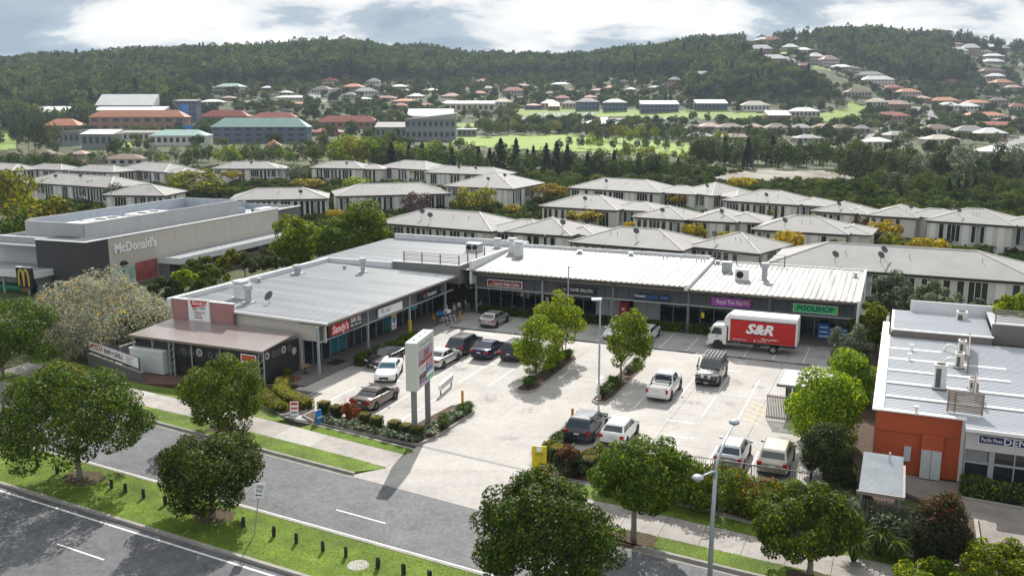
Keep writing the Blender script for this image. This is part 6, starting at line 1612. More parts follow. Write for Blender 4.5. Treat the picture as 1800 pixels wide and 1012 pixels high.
cn = site_building('cold_room', 'white cold-room box with a green leaf print behind the banner', 'container', -18.2, -25.2)
P(MB(mat('cold_room_white', (0.56, 0.60, 0.60), 0.6, 0.06)).box(-20.6, -16.9, -26.4, -23.6, 0.1, 2.05), 'box', cn)
P(MB(WHITE).box(-20.65, -16.85, -26.45, -23.55, 2.05, 2.13), 'roof', cn)
P(MB(flat('leaf_print', (0.12, 0.32, 0.08))).box(-16.9, -16.89, -25.0, -24.1, 1.2, 1.85), 'leaf_print', cn)
P(MB(BLACK).box(-20.5, -17.0, -26.3, -23.7, 0.0, 0.1), 'skid', cn)
lw = site_building('boundary_wall', 'low grey boundary wall stepping up beneath the flowering tree', 'wall', -23.5, -23)
P(MB(mat('block_wall_grey', (0.17, 0.175, 0.18), 0.85, 0.15, 1.2)).box(-22.0, -21.75, -26.2, -20.6, 0, 2.0).box(-29.5, -22.0, -24.2, -23.95, 0, 1.3).box(-44, -33, -20.2, -19.9, 0, 1.1), 'wall', lw)
P(MB(mat('wall_cap_warm', (0.36, 0.31, 0.27), 0.8, 0.1)).box(-22.03, -21.72, -26.23, -20.57, 2.0, 2.06), 'coping', lw)
for (px, py), r_ in (((630, 993), 0.55), ((1, 1), 0)):
    if r_: struct(MB(CONC2).tube(g(px, py, 0.0) - Vector((0, 0, 0.02)), g(px, py, 0.0) + Vector((0, 0, 0.02)), r_, r_, 18).build('manhole_cover'))
p_ = g(642, 697 - 0, 0.0); struct(MB(CONC2).tube(g(262, 698, 0.0), g(262, 698, 0.0) + Vector((0, 0, 0.026)), 0.5, 0.5, 18).build('manhole_cover'))
lt = thing('litter', 'pale scrap of litter on the car park behind the railing cars', 'litter', g(1307, 772), 0.4)
MB(flat('litter_blue', (0.35, 0.45, 0.55))).mesh([(-.3, -.08, 0.01), (.1, -.15, 0.03), (.32, .06, 0.01), (-.05, .12, 0.06)], [(0, 1, 2, 3)]).build('sheet', lt); MB(SBLACK).cbox((-0.35, 0.05, 0.02), (0.15, 0.1, 0.03)).build('scrap', lt)
# ------------------------------------------------------------------ vegetation
def quads_mesh(name, pos, nrm, size, m, aspect=0.62, rng=NP, cup=0.0):
    """one small bent leaf-shaped face per point, built in one go"""
    n = len(pos)
    r = rng.normal(size=(n, 3)); nrm = nrm / np.linalg.norm(nrm, axis=1, keepdims=True)
    a = np.cross(nrm, r); a /= np.linalg.norm(a, axis=1, keepdims=True) + 1e-9
    b = np.cross(nrm, a)
    s = (size * rng.uniform(0.65, 1.35, size=n))[:, None]
    A = a * s * 0.5; B = b * s * 0.5 * aspect
    V = np.empty((n, 4, 3))
    V[:, 0] = pos - A; V[:, 1] = pos + B + nrm * s * cup; V[:, 2] = pos + A; V[:, 3] = pos - B + nrm * s * cup
    me = bpy.data.meshes.new(name)
    me.vertices.add(4 * n); me.loops.add(4 * n); me.polygons.add(n)
    me.vertices.foreach_set('co', V.reshape(-1))
    me.loops.foreach_set('vertex_index', np.arange(4 * n, dtype=np.int32))
    me.polygons.foreach_set('loop_start', np.arange(0, 4 * n, 4, dtype=np.int32))
    me.polygons.foreach_set('loop_total', np.full(n, 4, dtype=np.int32))
    me.materials.append(m)
    me.update(calc_edges=True)
    return me
def ellipsoid_clumps(c, rad, k, cr, rng, low=-0.6, fill=0.25):
    """clump centres spread over (and a little inside) an ellipsoid"""
    out = []
    i = 0
    ph = rng.uniform(0, 6.28, 4)
    while len(out) < k and i < 4000:
        i += 1
        d = rng.normal(size=3); d /= np.linalg.norm(d)
        if d[2] < low: continue
        f = 1 - fill * rng.random() ** 1.5 if rng.random() > 0.12 else rng.uniform(0.3, 0.8)
        az = math.atan2(d[1], d[0]); f *= 1 + 0.10 * math.sin(3 * az + ph[0]) * (1 - abs(d[2])) + 0.10 * math.sin(2 * az + ph[1] + 2.5 * d[2]) + 0.07 * math.sin(5 * d[2] + ph[2] + az)
        p = np.array(c) + d * np.array(rad) * f
        r = cr * rng.uniform(0.7, 1.3)
        if all(np.linalg.norm((p - q[0])) > 0.55 * cr for q in out): out.append((p, r, d))
    return out
def clump_leaves(cl, per, rng, flat_=0.85, outward=0.8, upw=0.35, jit=0.65):
    P_, N_ = [], []
    for p, r, d in cl:
        k = int(per * (r ** 2) / np.mean([q[1] ** 2 for q in cl])) + 3
        v = rng.normal(size=(k, 3)); v /= np.linalg.norm(v, axis=1, keepdims=True)
        v += d * 0.35
        v /= np.linalg.norm(v, axis=1, keepdims=True)
        rr = r * (1 - 0.45 * rng.random((k, 1)) ** 2)
        q = v * rr; q[:, 2] *= flat_
        P_.append(p + q)
        N_.append(v * outward + d * 0.3 + np.array([0, 0, upw]) + rng.normal(size=(k, 3)) * jit)
    return np.concatenate(P_), np.concatenate(N_)
BARK = mat('bark', (0.13, 0.105, 0.085), 0.9, 0.3, 5.0, stretch=(1, 1, 0.3)); BARKP = mat('bark_pale', (0.24, 0.215, 0.185), 0.9, 0.25, 5.0, stretch=(1, 1, 0.3))
def trunk_mesh(h, r, crown_c, rad, rng, limbs=5, m=BARK, lean=0.0):
    mb = MB(m)
    top = crown_c[2] + rad[2] * 0.3
    mb.chain([(0, 0, -0.15), (lean * 0.2 + 0.02, 0.01, h * 0.35), (lean * 0.6, -0.02, h * 0.7), (lean, 0, h), (crown_c[0] * 0.5 + lean * 0.5, crown_c[1] * 0.5, (h + top) / 2), (crown_c[0], crown_c[1], top)], [r * 1.25, r, r * 0.92, r * 0.85, r * 0.5, r * 0.2], 8)
    for k in range(limbs):
        a = 2 * math.pi * (k + rng.random() * 0.6) / limbs
        e = (crown_c[0] + rad[0] * 0.7 * math.cos(a), crown_c[1] + rad[1] * 0.7 * math.sin(a), crown_c[2] + rad[2] * rng.uniform(-0.2, 0.5))
        s_ = (lean, 0, h * rng.uniform(0.82, 1.05))
        mid = ((s_[0] + e[0]) / 2, (s_[1] + e[1]) / 2, (s_[2] + e[2]) / 2 - 0.08 * rad[2])
        mb.chain([s_, mid, e], [r * 0.5, r * 0.33, r * 0.12], 6)
    return mb.data('trunk', True)
L_DARK = leaf('leaf_dark', (0.014, 0.034, 0.006), (0.075, 0.118, 0.012), 0.2, tint=(0.16, 0.19, 0.018), tipfrac=0.12)
L_MID = leaf('leaf_mid', (0.020, 0.050, 0.007), (0.105, 0.155, 0.013), 0.24, tint=(0.22, 0.235, 0.02), tipfrac=0.14)
L_BRIGHT = leaf('leaf_bright', (0.030, 0.080, 0.006), (0.15, 0.22, 0.013), 0.36, tint=(0.38, 0.39, 0.035), tipfrac=0.2)
L_YEL = leaf('leaf_yellow', (0.10, 0.095, 0.012), (0.30, 0.24, 0.025), 0.35, tint=(0.46, 0.34, 0.03), tipfrac=0.2)
L_YG = leaf('leaf_yellow_green', (0.055, 0.075, 0.012), (0.16, 0.17, 0.025), 0.35, tint=(0.30, 0.26, 0.03), tipfrac=0.15)
L_SILV = leaf('leaf_silver', (0.08, 0.085, 0.06), (0.29, 0.305, 0.235), 0.25, tint=(0.60, 0.42, 0.06), tipfrac=0.06)
L_GREY = leaf('leaf_grey_green', (0.03, 0.045, 0.024), (0.13, 0.16, 0.09), 0.3, tint=(0.26, 0.27, 0.19), tipfrac=0.12)
L_RED = leaf('leaf_red', (0.03, 0.03, 0.02), (0.06, 0.09, 0.03), 0.3, tint=(0.16, 0.07, 0.05), tipfrac=0.06)
L_RUST = leaf('leaf_rust', (0.14, 0.035, 0.02), (0.30, 0.09, 0.035), 0.3)
L_PURP = leaf('leaf_purple', (0.035, 0.02, 0.022), (0.11, 0.07, 0.07), 0.25)
L_OLIVE = leaf('leaf_olive', (0.028, 0.042, 0.014), (0.085, 0.10, 0.030), 0.28)
L_PINE = leaf('leaf_pine', (0.008, 0.020, 0.009), (0.028, 0.052, 0.020), 0.2)
L_EUC = leaf('leaf_eucalypt', (0.022, 0.038, 0.018), (0.075, 0.098, 0.042), 0.25)
L_GOLD = leaf('leaf_gold_hedge', (0.10, 0.10, 0.01), (0.34, 0.28, 0.03), 0.3)
def px_tree(label, base, xl, xr, yt, yb, m, n=9000, leafs=0.24, name='street_tree', clumps=70, bark=BARKP, group='trees along the street', seed=1, fill=0.3, depth=1.0, low=-0.75, clump_k=0.27, tr=0.15):
    """a tree standing at a measured ground point, its crown spanning the measured width and height"""
    rng = np.random.default_rng(seed)
    b = base if isinstance(base, Vector) else g(*base)
    Yc = b.y
    l, r_ = gy(xl, (yt + yb) / 2, Yc), gy(xr, (yt + yb) / 2, Yc)
    zt, zb = gy((xl + xr) / 2, yt, Yc).z - b.z, gy((xl + xr) / 2, yb, Yc).z - b.z
    rx = (r_.x - l.x) / 2; rz = (zt - zb) / 2
    c = ((l.x + r_.x) / 2 - b.x, 0.0, (zt + zb) / 2)
    cr = min(rx, rz * 1.2) * clump_k
    rad = (rx - cr * 0.75, (rx - cr * 0.75) * depth, max(0.3, rz - cr * 0.6))
    cl = ellipsoid_clumps(c, rad, clumps, cr, rng, low, fill)
    p, nn_ = clump_leaves(cl, n / len(cl), rng)
    t = thing(name, label, 'tree', b, 0, group)
    inst('crown', quads_mesh('crown', p, nn_, leafs, m, rng=rng, cup=0.08), t)
    inst('trunk', trunk_mesh(max(0.5, zb + rz * 0.25), tr, c, rad, rng, 6, bark), t)
    return t
px_tree('large round street tree on the median at far left', (140, 842), -12, 258, 640, 818, L_DARK, 26000, 0.18, seed=3, clumps=110, clump_k=0.22, tr=0.17)
px_tree('median street tree next to the one way sign', (375, 908), 266, 462, 758, 898, L_DARK, 22000, 0.16, seed=4, clumps=95, clump_k=0.22)
px_tree('round street tree between the footpath and the road', (385, 757), 318, 470, 628, 757, L_MID, 20000, 0.16, seed=5, clumps=90, clump_k=0.22)
px_tree('biggest street tree at the bottom centre, crown cut by the picture edge', (960, 1085), 832, 1088, 838, 1052, L_DARK, 32000, 0.155, seed=6, clumps=130, clump_k=0.2)
px_tree('street tree with crooked trunk right of the driveway', (1113, 947), 1040, 1215, 768, 900, L_MID, 22000, 0.155, seed=7, clumps=95, clump_k=0.22)
px_tree('street tree beside the twin street light at lower right', (1423, 1008), 1316, 1508, 853, 985, L_MID, 22000, 0.16, seed=8, clumps=95, clump_k=0.22)
px_tree('dark street tree at the left edge behind the median', (5, 662), -60, 100, 520, 655, L_DARK, 18000, 0.18, seed=9, clumps=90, clump_k=0.22)
px_tree('young lime-green tree at the near end of the left island bed', (942, 660), 905, 992, 558, 660, L_BRIGHT, 11000, 0.16, seed=10, clumps=60, group='young trees in the car park islands', tr=0.09)
px_tree('young lime-green tree at the far end of the left island bed', (988, 628), 936, 1026, 515, 612, L_BRIGHT, 11000, 0.16, seed=11, clumps=60, group='young trees in the car park islands', tr=0.09)
px_tree('young lime-green tree in the right island bed', (1091, 664), 1063, 1150, 538, 655, L_BRIGHT, 12000, 0.16, seed=12, clumps=65, group='young trees in the car park islands', tr=0.09)
# trees between the shops and the restaurant, and right of the pool shop
def SB(u_, v_, z=0.0): return S(u_, v_, z)
side = [
    ('bright leafy tree between the restaurant canopy and the left wing', SB(-30.5, 11), 472, 562, 378, 478, L_BRIGHT, 8000, 0.34),
    ('dense green tree behind the left wing roof', SB(-30, 21), 545, 640, 385, 470, L_MID, 8000, 0.36),
    ('tallest leafy tree behind the left wing roof', SB(-29, 25), 588, 690, 347, 455, L_MID, 9000, 0.36),
    ('dark bushy tree next to the rear parapet', SB(-28, 27), 640, 702, 385, 452, L_DARK, 5000, 0.34),
    ('low olive shrub at the end of the paling fence', SB(-28, 4), 424, 500, 438, 480, L_OLIVE, 4500, 0.26),
    ('low bright shrub in front of the paling fence', SB(-31, -6), 300, 352, 472, 510, L_BRIGHT, 3500, 0.25),
    ('rounded shrub beside the low bright one', SB(-30, -3), 345, 402, 466, 505, L_MID, 3500, 0.25),
    ('low dark shrub right of the mural wall', SB(-35, -9), 262, 322, 486, 528, L_OLIVE, 3500, 0.25),
    ('leafy shrub against the paling fence', SB(-37, 2), 318, 380, 452, 494, L_MID, 3500, 0.27),
    ('yellow-flecked shrub against the paling fence', SB(-35.5, 7), 378, 440, 440, 480, L_YG, 3500, 0.27),
    ('dark shrub behind the parapet of the left wing', SB(-26, -9), 330, 385, 490, 522, L_DARK, 3000, 0.22),
    ('broad grey flowering tree with yellow sprays left of the bar', SB(-29.0, -21.6), 62, 300, 482, 632, L_SILV, 15000, 0.26),
    ('darker green tree under the flowering tree', SB(-26.0, -20.5), 190, 300, 545, 628, L_DARK, 6000, 0.26),
    ('tall dark-green tree behind the pool shop corner', SB(41, 14, -0.3), 1528, 1615, 478, 575, L_GREY, 7000, 0.26),
    ('leafy green tree at the right end of the pool shop', SB(38.6, 6), 1500, 1562, 525, 610, L_BRIGHT, 6000, 0.24),
    ('silvery shrub tree by the last parking bay', SB(37.9, -1.5), 1455, 1532, 572, 662, L_GREY, 7000, 0.2),
    ('large bright tree leaning over the bin enclosure', SB(37.4, -20.3), 1382, 1522, 645, 790, L_BRIGHT, 13000, 0.2),
    ('green tree between bin enclosure and silvery shrub', SB(38.4, -9.5), 1440, 1540, 615, 720, L_BRIGHT, 8000, 0.2),
    ('dark tree below the bright one beside the passage', SB(37.9, -26.6), 1405, 1500, 745, 840, L_OLIVE, 7000, 0.2),
    ('small leafy tree behind the clinic parapet', SB(48, 8), 1690, 1800, 525, 570, L_GREY, 4500, 0.26),
    ('shrubby tree between the clinic and the long townhouse row', SB(43, 9), 1600, 1690, 500, 560, L_GREY, 5000, 0.26),
    ('bright tree at the right edge behind the clinic', SB(54, 6), 1745, 1830, 515, 575, L_BRIGHT, 5000, 0.26),
    ('light green bush at the bottom right corner', g(1760, 1050), 1690, 1830, 955, 1040, L_BRIGHT, 7000, 0.17),
    ('yellow-green bush at the bottom edge left of the corner', g(1610, 1040), 1555, 1690, 985, 1045, L_BRIGHT, 5000, 0.17),
    ('golden-leaved bush by the verge at lower left', g(75, 700), 60, 160, 640, 712, L_YG, 5000, 0.2),
]
for i, (lb_, b, xl, xr, yt, yb, m, n, ls) in enumerate(side):
    px_tree(lb_, b, xl, xr, yt, yb, m, int(n * 1.5), ls * 0.84, name='leafy_tree' if 'shrub' not in lb_ and 'bush' not in lb_ else 'shrub', clumps=max(30, n // 120), group=None, seed=40 + i, tr=0.1, bark=BARK, low=-0.9, clump_k=0.26)
# photinia cone
def shrub(label, b, rx, ry, h, m, n, ls, seed, name='shrub', group=None, top=0.75, tipm=None, cat='shrub', stem=True, tipn=30):
    rng = np.random.default_rng(seed)
    t = thing(name, label, cat, b, 0, group)
    cl = ellipsoid_clumps((0, 0, h * 0.5), (rx * 0.85, ry * 0.85, h * 0.46), max(16, n // 60), min(rx, ry) * 0.28, rng, -0.95, 0.2)
    p, nn_ = clump_leaves(cl, n / len(cl), rng)
    k = np.clip(p[:, 2] / h, 0, 1); p = p[p[:, 2] > 0.02]; nn_ = nn_[-len(p):] if len(nn_) != len(p) else nn_
    inst('foliage', quads_mesh('foliage', p, nn_, ls, m, rng=rng, cup=0.08), t)
    if tipm is not None:
        cl2 = [c_ for c_ in cl if c_[0][2] > h * 0.72]
        if cl2:
            p2, n2 = clump_leaves([(c_[0] + np.array([0, 0, c_[1] * 0.25]), c_[1] * 0.9, c_[2]) for c_ in cl2], tipn, rng)
            stuff(inst('young_growth', quads_mesh('young_growth', p2, n2, ls, tipm, rng=rng, cup=0.08), t))
    if stem: MB(BARK).chain([(0, 0, -0.1), (0, 0, h * 0.4), (0.05, 0, h * 0.7)], [0.07, 0.05, 0.03], 6).build('stem', t)
    return t
shrub('dark red-tipped cone shrub beside the clinic forecourt', g(1647, 990), 1.45, 1.3, 3.5, L_RED, 13000, 0.15, 90, tipm=L_RUST, name='photinia_shrub', tipn=11)
def hedge(label, pts, w, h, m, n, ls, seed, name='hedge', topm=None, group=None, ztop_var=0.06, z0=0.0, rough=0.05):
    """clipped hedge along a polyline (strip coordinates)"""
    rng = np.random.default_rng(seed)
    cx_, cy_2 = np.mean([p[0] for p in pts]), np.mean([p[1] for p in pts])
    t = sthing(name, label, 'hedge', cx_, cy_2, z0, 0, group)
    P_, N_, T_, TN = [], [], [], []
    core = MB(mat('hedge_core', (0.012, 0.022, 0.008), 0.95, 0.2))  # solid dark green box filling the hedge behind its leaves
    tot = sum((Vector(pts[i + 1]) - Vector(pts[i])).length for i in range(len(pts) - 1))
    for i in range(len(pts) - 1):
        a, b = Vector((*pts[i], 0)), Vector((*pts[i + 1], 0)); d = (b - a); L_ = d.length; d.normalize(); nv = Vector((-d.y, d.x, 0))
        k = int(n * L_ / tot)
        area = [L_ * h, L_ * h, L_ * w, w * h, w * h]; pr_ = np.array(area) / sum(area)
        f = rng.choice(5, size=k, p=pr_)
        s_, q, r_ = rng.random(k), rng.random(k), rng.normal(size=k) * rough
        for j in range(k):
            if f[j] == 0: p = a + d * L_ * s_[j] - nv * (w / 2 + r_[j]); p.z = q[j] * h; nn_ = -nv
            elif f[j] == 1: p = a + d * L_ * s_[j] + nv * (w / 2 + r_[j]); p.z = q[j] * h; nn_ = nv
            elif f[j] == 2: p = a + d * L_ * s_[j] + nv * w * (q[j] - 0.5); p.z = h + r_[j] + ztop_var * math.sin(s_[j] * L_ * 2.1); nn_ = Vector((0, 0, 1))
            elif f[j] == 3: p = a - d * r_[j] + nv * w * (s_[j] - 0.5); p.z = q[j] * h; nn_ = -d
            else: p = b + d * r_[j] + nv * w * (s_[j] - 0.5); p.z = q[j] * h; nn_ = d
            tgt = (T_, TN) if (topm is not None and f[j] == 2) else (P_, N_)
            tgt[0].append((p.x - cx_, p.y - cy_2, p.z)); tgt[1].append(tuple(nn_))
        M_ = Matrix.Translation((a.x - cx_, a.y - cy_2, 0)) @ Matrix.Rotation(math.atan2(d.y, d.x), 4, 'Z')
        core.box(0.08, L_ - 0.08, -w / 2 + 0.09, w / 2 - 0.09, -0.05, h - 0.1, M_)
    core.build('dark_core', t)
    P_ = np.array(P_); N_ = np.array(N_) + rng.normal(size=(len(P_), 3)) * 0.55
    inst('foliage', quads_mesh('foliage', P_, N_, ls, m, rng=rng, cup=0.1), t)
    if T_: inst('clipped_top', quads_mesh('clipped_top', np.array(T_), np.array(TN) + rng.normal(size=(len(T_), 3)) * 0.5, ls, topm, rng=rng, cup=0.1), t)
    return t
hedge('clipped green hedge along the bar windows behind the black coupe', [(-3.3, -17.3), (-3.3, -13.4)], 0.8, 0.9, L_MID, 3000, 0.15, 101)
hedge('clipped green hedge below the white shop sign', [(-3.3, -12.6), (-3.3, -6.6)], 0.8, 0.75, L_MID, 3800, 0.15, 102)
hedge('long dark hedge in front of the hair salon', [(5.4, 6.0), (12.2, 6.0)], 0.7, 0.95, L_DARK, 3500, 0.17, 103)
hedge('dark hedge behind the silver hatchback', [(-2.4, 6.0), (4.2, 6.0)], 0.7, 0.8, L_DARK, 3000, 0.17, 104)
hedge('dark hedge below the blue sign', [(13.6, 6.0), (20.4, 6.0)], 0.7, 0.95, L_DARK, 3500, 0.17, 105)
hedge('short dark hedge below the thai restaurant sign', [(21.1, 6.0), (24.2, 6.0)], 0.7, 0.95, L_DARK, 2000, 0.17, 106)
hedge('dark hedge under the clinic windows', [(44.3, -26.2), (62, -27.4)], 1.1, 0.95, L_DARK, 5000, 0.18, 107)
# clipped cubes of the street bed
for i, (px, py) in enumerate(((564, 730), (585, 738), (636, 752), (657, 758), (688, 766), (709, 772), (728, 777))):
    u_, v_ = uv(g(px, py)); v_ += 0.45
    hedge('cube-clipped golden-topped shrub in the street bed, %s from the left' % ordw(i + 1), [(u_ - 0.36, v_), (u_ + 0.36, v_ - 0.06)], 0.72, 0.88, L_OLIVE, 1100, 0.1, 110 + i, name='clipped_shrub', topm=L_GOLD, group='clipped cube shrubs', rough=0.025, ztop_var=0.015, z0=0.08)
for i, (px, py) in enumerate(((980, 812), (1012, 822), (1036, 832))):
    u_, v_ = uv(g(px, py)); hedge('cube-clipped golden-topped shrub behind the lease board, %s from the left' % ordw(i + 1), [(u_ - 0.4, v_), (u_ + 0.4, v_ - 0.06)], 0.8, 1.0, L_OLIVE, 1100, 0.1, 120 + i, name='clipped_shrub', topm=L_GOLD, group='clipped cube shrubs', rough=0.025, z0=0.05)
hedge('clipped dark hedge block at the end of the railing', [(36.9, -28.2), (38.5, -28.2)], 1.4, 1.3, L_OLIVE, 2600, 0.14, 125, z0=-0.02)
hedge('lower clipped hedge block in front of the railing end', [(36.6, -30.6), (39.0, -30.9)], 1.5, 0.75, L_OLIVE, 2600, 0.14, 126)
shrub('rust-red leaved shrub in the street bed', g(618, 735), 0.72, 0.65, 1.55, L_RUST, 2600, 0.12, 130, name='red_shrub')
shrub('red-tipped shrub beside the lease board', g(1000, 838), 0.95, 0.9, 1.9, L_RED, 4000, 0.13, 131, tipm=L_RUST, name='red_shrub')
shrub('yellow-green shrub behind the lease board', g(968, 800), 0.75, 0.7, 0.95, L_YG, 2200, 0.12, 132); shrub('yellow-green shrub right of the red-tipped one', g(1052, 815), 0.9, 0.8, 1.2, L_YG, 2600, 0.12, 133)
# big hedge shrubs along the right frontage
for i, (px, py, rx, h, m, lb_) in enumerate(((1092, 862, 1.5, 1.9, L_OLIVE, 'dark shrub hidden behind the crooked-trunk street tree'), (1150, 868, 1.6, 2.0, L_YG, 'yellow-green shrub right of the crooked-trunk tree'), (1200, 878, 1.5, 2.1, L_MID, 'tall shrub left of the twin street light'), (1258, 892, 1.9, 2.0, L_MID, 'pink-flowered shrub below the black railing'), (1335, 905, 1.5, 1.8, L_MID, 'pale shrub right of the pink-flowered one'), (1405, 912, 1.2, 1.3, L_OLIVE, 'low shrub behind the lower-right street tree'), (1500, 930, 1.5, 1.2, L_GREY, 'low shrub in front of the bin shelter'), (1560, 945, 1.4, 1.2, L_GREY, 'low shrub left of the red-tipped cone'))):
    shrub(lb_, g(px, py), rx * 1.15, rx * 0.95, h * 1.12, m, 6000, 0.15, 140 + i, name='garden_shrub', group='shrubs along the right frontage', tipm=L_RUST if 'pink' in lb_ else None, tipn=7)
shrub('young green plant in the brick planter', S(-6.3, -23.4, 0.38), 0.45, 0.4, 0.9, L_BRIGHT, 500, 0.14, 160); 
hedge('yellowish low hedge curving round the bar corner', [(-5.6, -24.9), (-4.4, -27.0), (-2.6, -28.1), (-0.3, -28.9)], 1.0, 0.75, L_YG, 4200, 0.14, 161, topm=L_GOLD, rough=0.1)
hedge('low yellow-green hedge by the white sandwich board', [(-7.6, -26.3), (-4.6, -28.6), (-1.7, -30.3)], 1.0, 0.6, L_YG, 4000, 0.14, 162, rough=0.1)
shrub('dark cube shrub beside the cold room drive', S(-9.0, -27.4), 0.6, 0.6, 0.9, L_OLIVE, 1400, 0.13, 163); shrub('low fern-like shrub on the bar verge', S(-10.8, -28.3), 0.8, 0.7, 0.7, L_MID, 1500, 0.15, 164)
# strappy tufts
L_STRAP = leaf('leaf_strap', (0.03, 0.06, 0.02), (0.11, 0.16, 0.06), 0.3, tint=(0.48, 0.50, 0.40), tipfrac=0.22)
L_STRAPG = leaf('leaf_strap_green', (0.03, 0.06, 0.012), (0.12, 0.17, 0.03), 0.35)
def tuft_mesh(r, h, n, m, seed):
    rr = random.Random(seed); mb = MB(m)
    for k in range(n):
        a = rr.uniform(0, 2 * math.pi); e = rr.uniform(0.3, 1.0) * r; hh = h * rr.uniform(0.6, 1.1); w_ = 0.022 * rr.uniform(0.8, 1.6)
        d = Vector((math.cos(a), math.sin(a), 0)); s_ = Vector((-d.y, d.x, 0)) * w_
        p0 = d * 0.06 * rr.random(); p1 = d * e * 0.45 + Vector((0, 0, hh)); p2 = d * e + Vector((0, 0, hh * rr.uniform(0.5, 0.95)))
        mb.mesh([p0 - s_, p0 + s_, p1 + s_, p1 - s_, p2], [(0, 1, 2, 3), (3, 2, 4)])
    return mb.data('blades')
T1 = [tuft_mesh(0.55, 0.42, 190, L_STRAP, k) for k in range(3)]; T2 = [tuft_mesh(0.6, 0.6, 200, L_STRAPG, k + 9) for k in range(3)]
def tuft(label, pos, me, s_=1.0, group=None):
    o = inst('strappy_plant', me, None, pos, (0, 0, random.uniform(0, 6)), (s_, s_, s_)); tag(o, label, 'plant', group)
k = 0
for i in range(14):
    f = i / 13; u_ = 2.1 + 8.4 * f; v_ = -30.95 - 1.15 * f + (0.25 if i % 2 else -0.05)
    tuft('white-flecked strappy plant in the front row of the street bed, %s from the left' % ordw(i + 1), S(u_, v_, 0.08), T1[i % 3], random.uniform(0.95, 1.3), 'strappy plants in the street bed')
for i in range(13):
    f = i / 12; u_ = 10.9 + random.uniform(-0.25, 0.25); v_ = -30.4 + 6.2 * f
    tuft('strappy plant along the driveway side of the entry bed, %s from the street' % ordw(i + 1), S(u_, v_, 0.08), (T1 + T2)[i % 6], random.uniform(1.0, 1.4), 'strappy plants beside the driveway')
for i in range(12):
    f = i / 11; tuft('strappy plant along the right side of the driveway, %s from the street' % ordw(i + 1), S(19.55 + random.uniform(-0.2, 0.25), -31.5 + 7.4 * f, 0.06), T2[i % 3], random.uniform(0.9, 1.3), 'strappy plants right of the driveway')
for i, (u_, v_, s_) in enumerate(((13.0, -17.6, 1.5), (13.0, -16.8, 1.3), (13.1, -12.2, 1.7), (13.0, -11.3, 2.0), (12.9, -10.4, 1.9), (13.0, -8.3, 1.4), (13.0, -7.5, 1.2))):
    tuft('grassy plant in the left island bed, %s from its street end' % ordw(i + 1), S(u_, v_, 0.08), T2[i % 3], s_, 'grassy plants in the islands')
for i, (u_, v_, s_) in enumerate(((19.4, -17.6, 1.4), (19.4, -16.4, 1.5), (19.4, -14.9, 1.6), (19.4, -14.0, 1.5), (19.3, -10.0, 1.3), (19.4, -9.0, 1.4), (19.4, -7.9, 1.2))):
    tuft('grassy plant in the right island bed, %s from its street end' % ordw(i + 1), S(u_, v_, 0.08), (T2 + T1)[i % 6], s_, 'grassy plants in the islands')
for i, (px, py, s_) in enumerate(((1520, 965, 2.0), (1545, 975, 2.2), (1570, 985, 1.9), (1500, 985, 1.8))):
    tuft('big arching grass clump left of the red-tipped cone, %s from the left' % ordw(i + 1), g(px, py), T2[i % 3], s_, 'arching grasses at lower right')
# turf blades: rough edge and tone of the lawns
def turf(name, polys, n, seed):
    rng = np.random.default_rng(seed); P_ = []
    for pts, share in polys:
        xs, ys = [p[0] for p in pts], [p[1] for p in pts]; k = 0
        while k < n * share:
            a, b = rng.uniform(min(xs), max(xs)), rng.uniform(min(ys), max(ys)); ins = False; j = len(pts) - 1
            for i in range(len(pts)):
                if (pts[i][1] > b) != (pts[j][1] > b) and a < (pts[j][0] - pts[i][0]) * (b - pts[i][1]) / (pts[j][1] - pts[i][1]) + pts[i][0]: ins = not ins
                j = i
            k += 1
            if ins: P_.append((a, b, 0.03))
    P_ = np.array(P_); N_ = rng.normal(size=P_.shape) * np.array([1, 1, 0.35])
    o = inst(name, quads_mesh(name, P_, N_, 0.06, leaf('turf_blade', (0.09, 0.15, 0.012), (0.19, 0.27, 0.03), 0.35), 0.5, rng), None)
    at_site(o); stuff(o); return o
us_ = [-12, -5, 0, 6, 12, 18, 24]
o = turf('grass', [(band(MN, MF, us=us_, dlo=0.15, dhi=-0.15), 0.62), (band(KF, PL, us=[-16, -9, -3, 3, 9.6], dlo=0.12, dhi=0.06), 0.2), (band(KF, PR_L, us=[20.8, 26, 31, 38], dlo=0.12, dhi=0.06), 0.1), ([(1.9, -31.6), (10.9, -33.0), (11.3, -33.4), (10.75, -33.95), (5.5, -33.16), (1.4, -32.5)], 0.08)], 60000, 5)
o['label'] = 'short green turf of the verges'
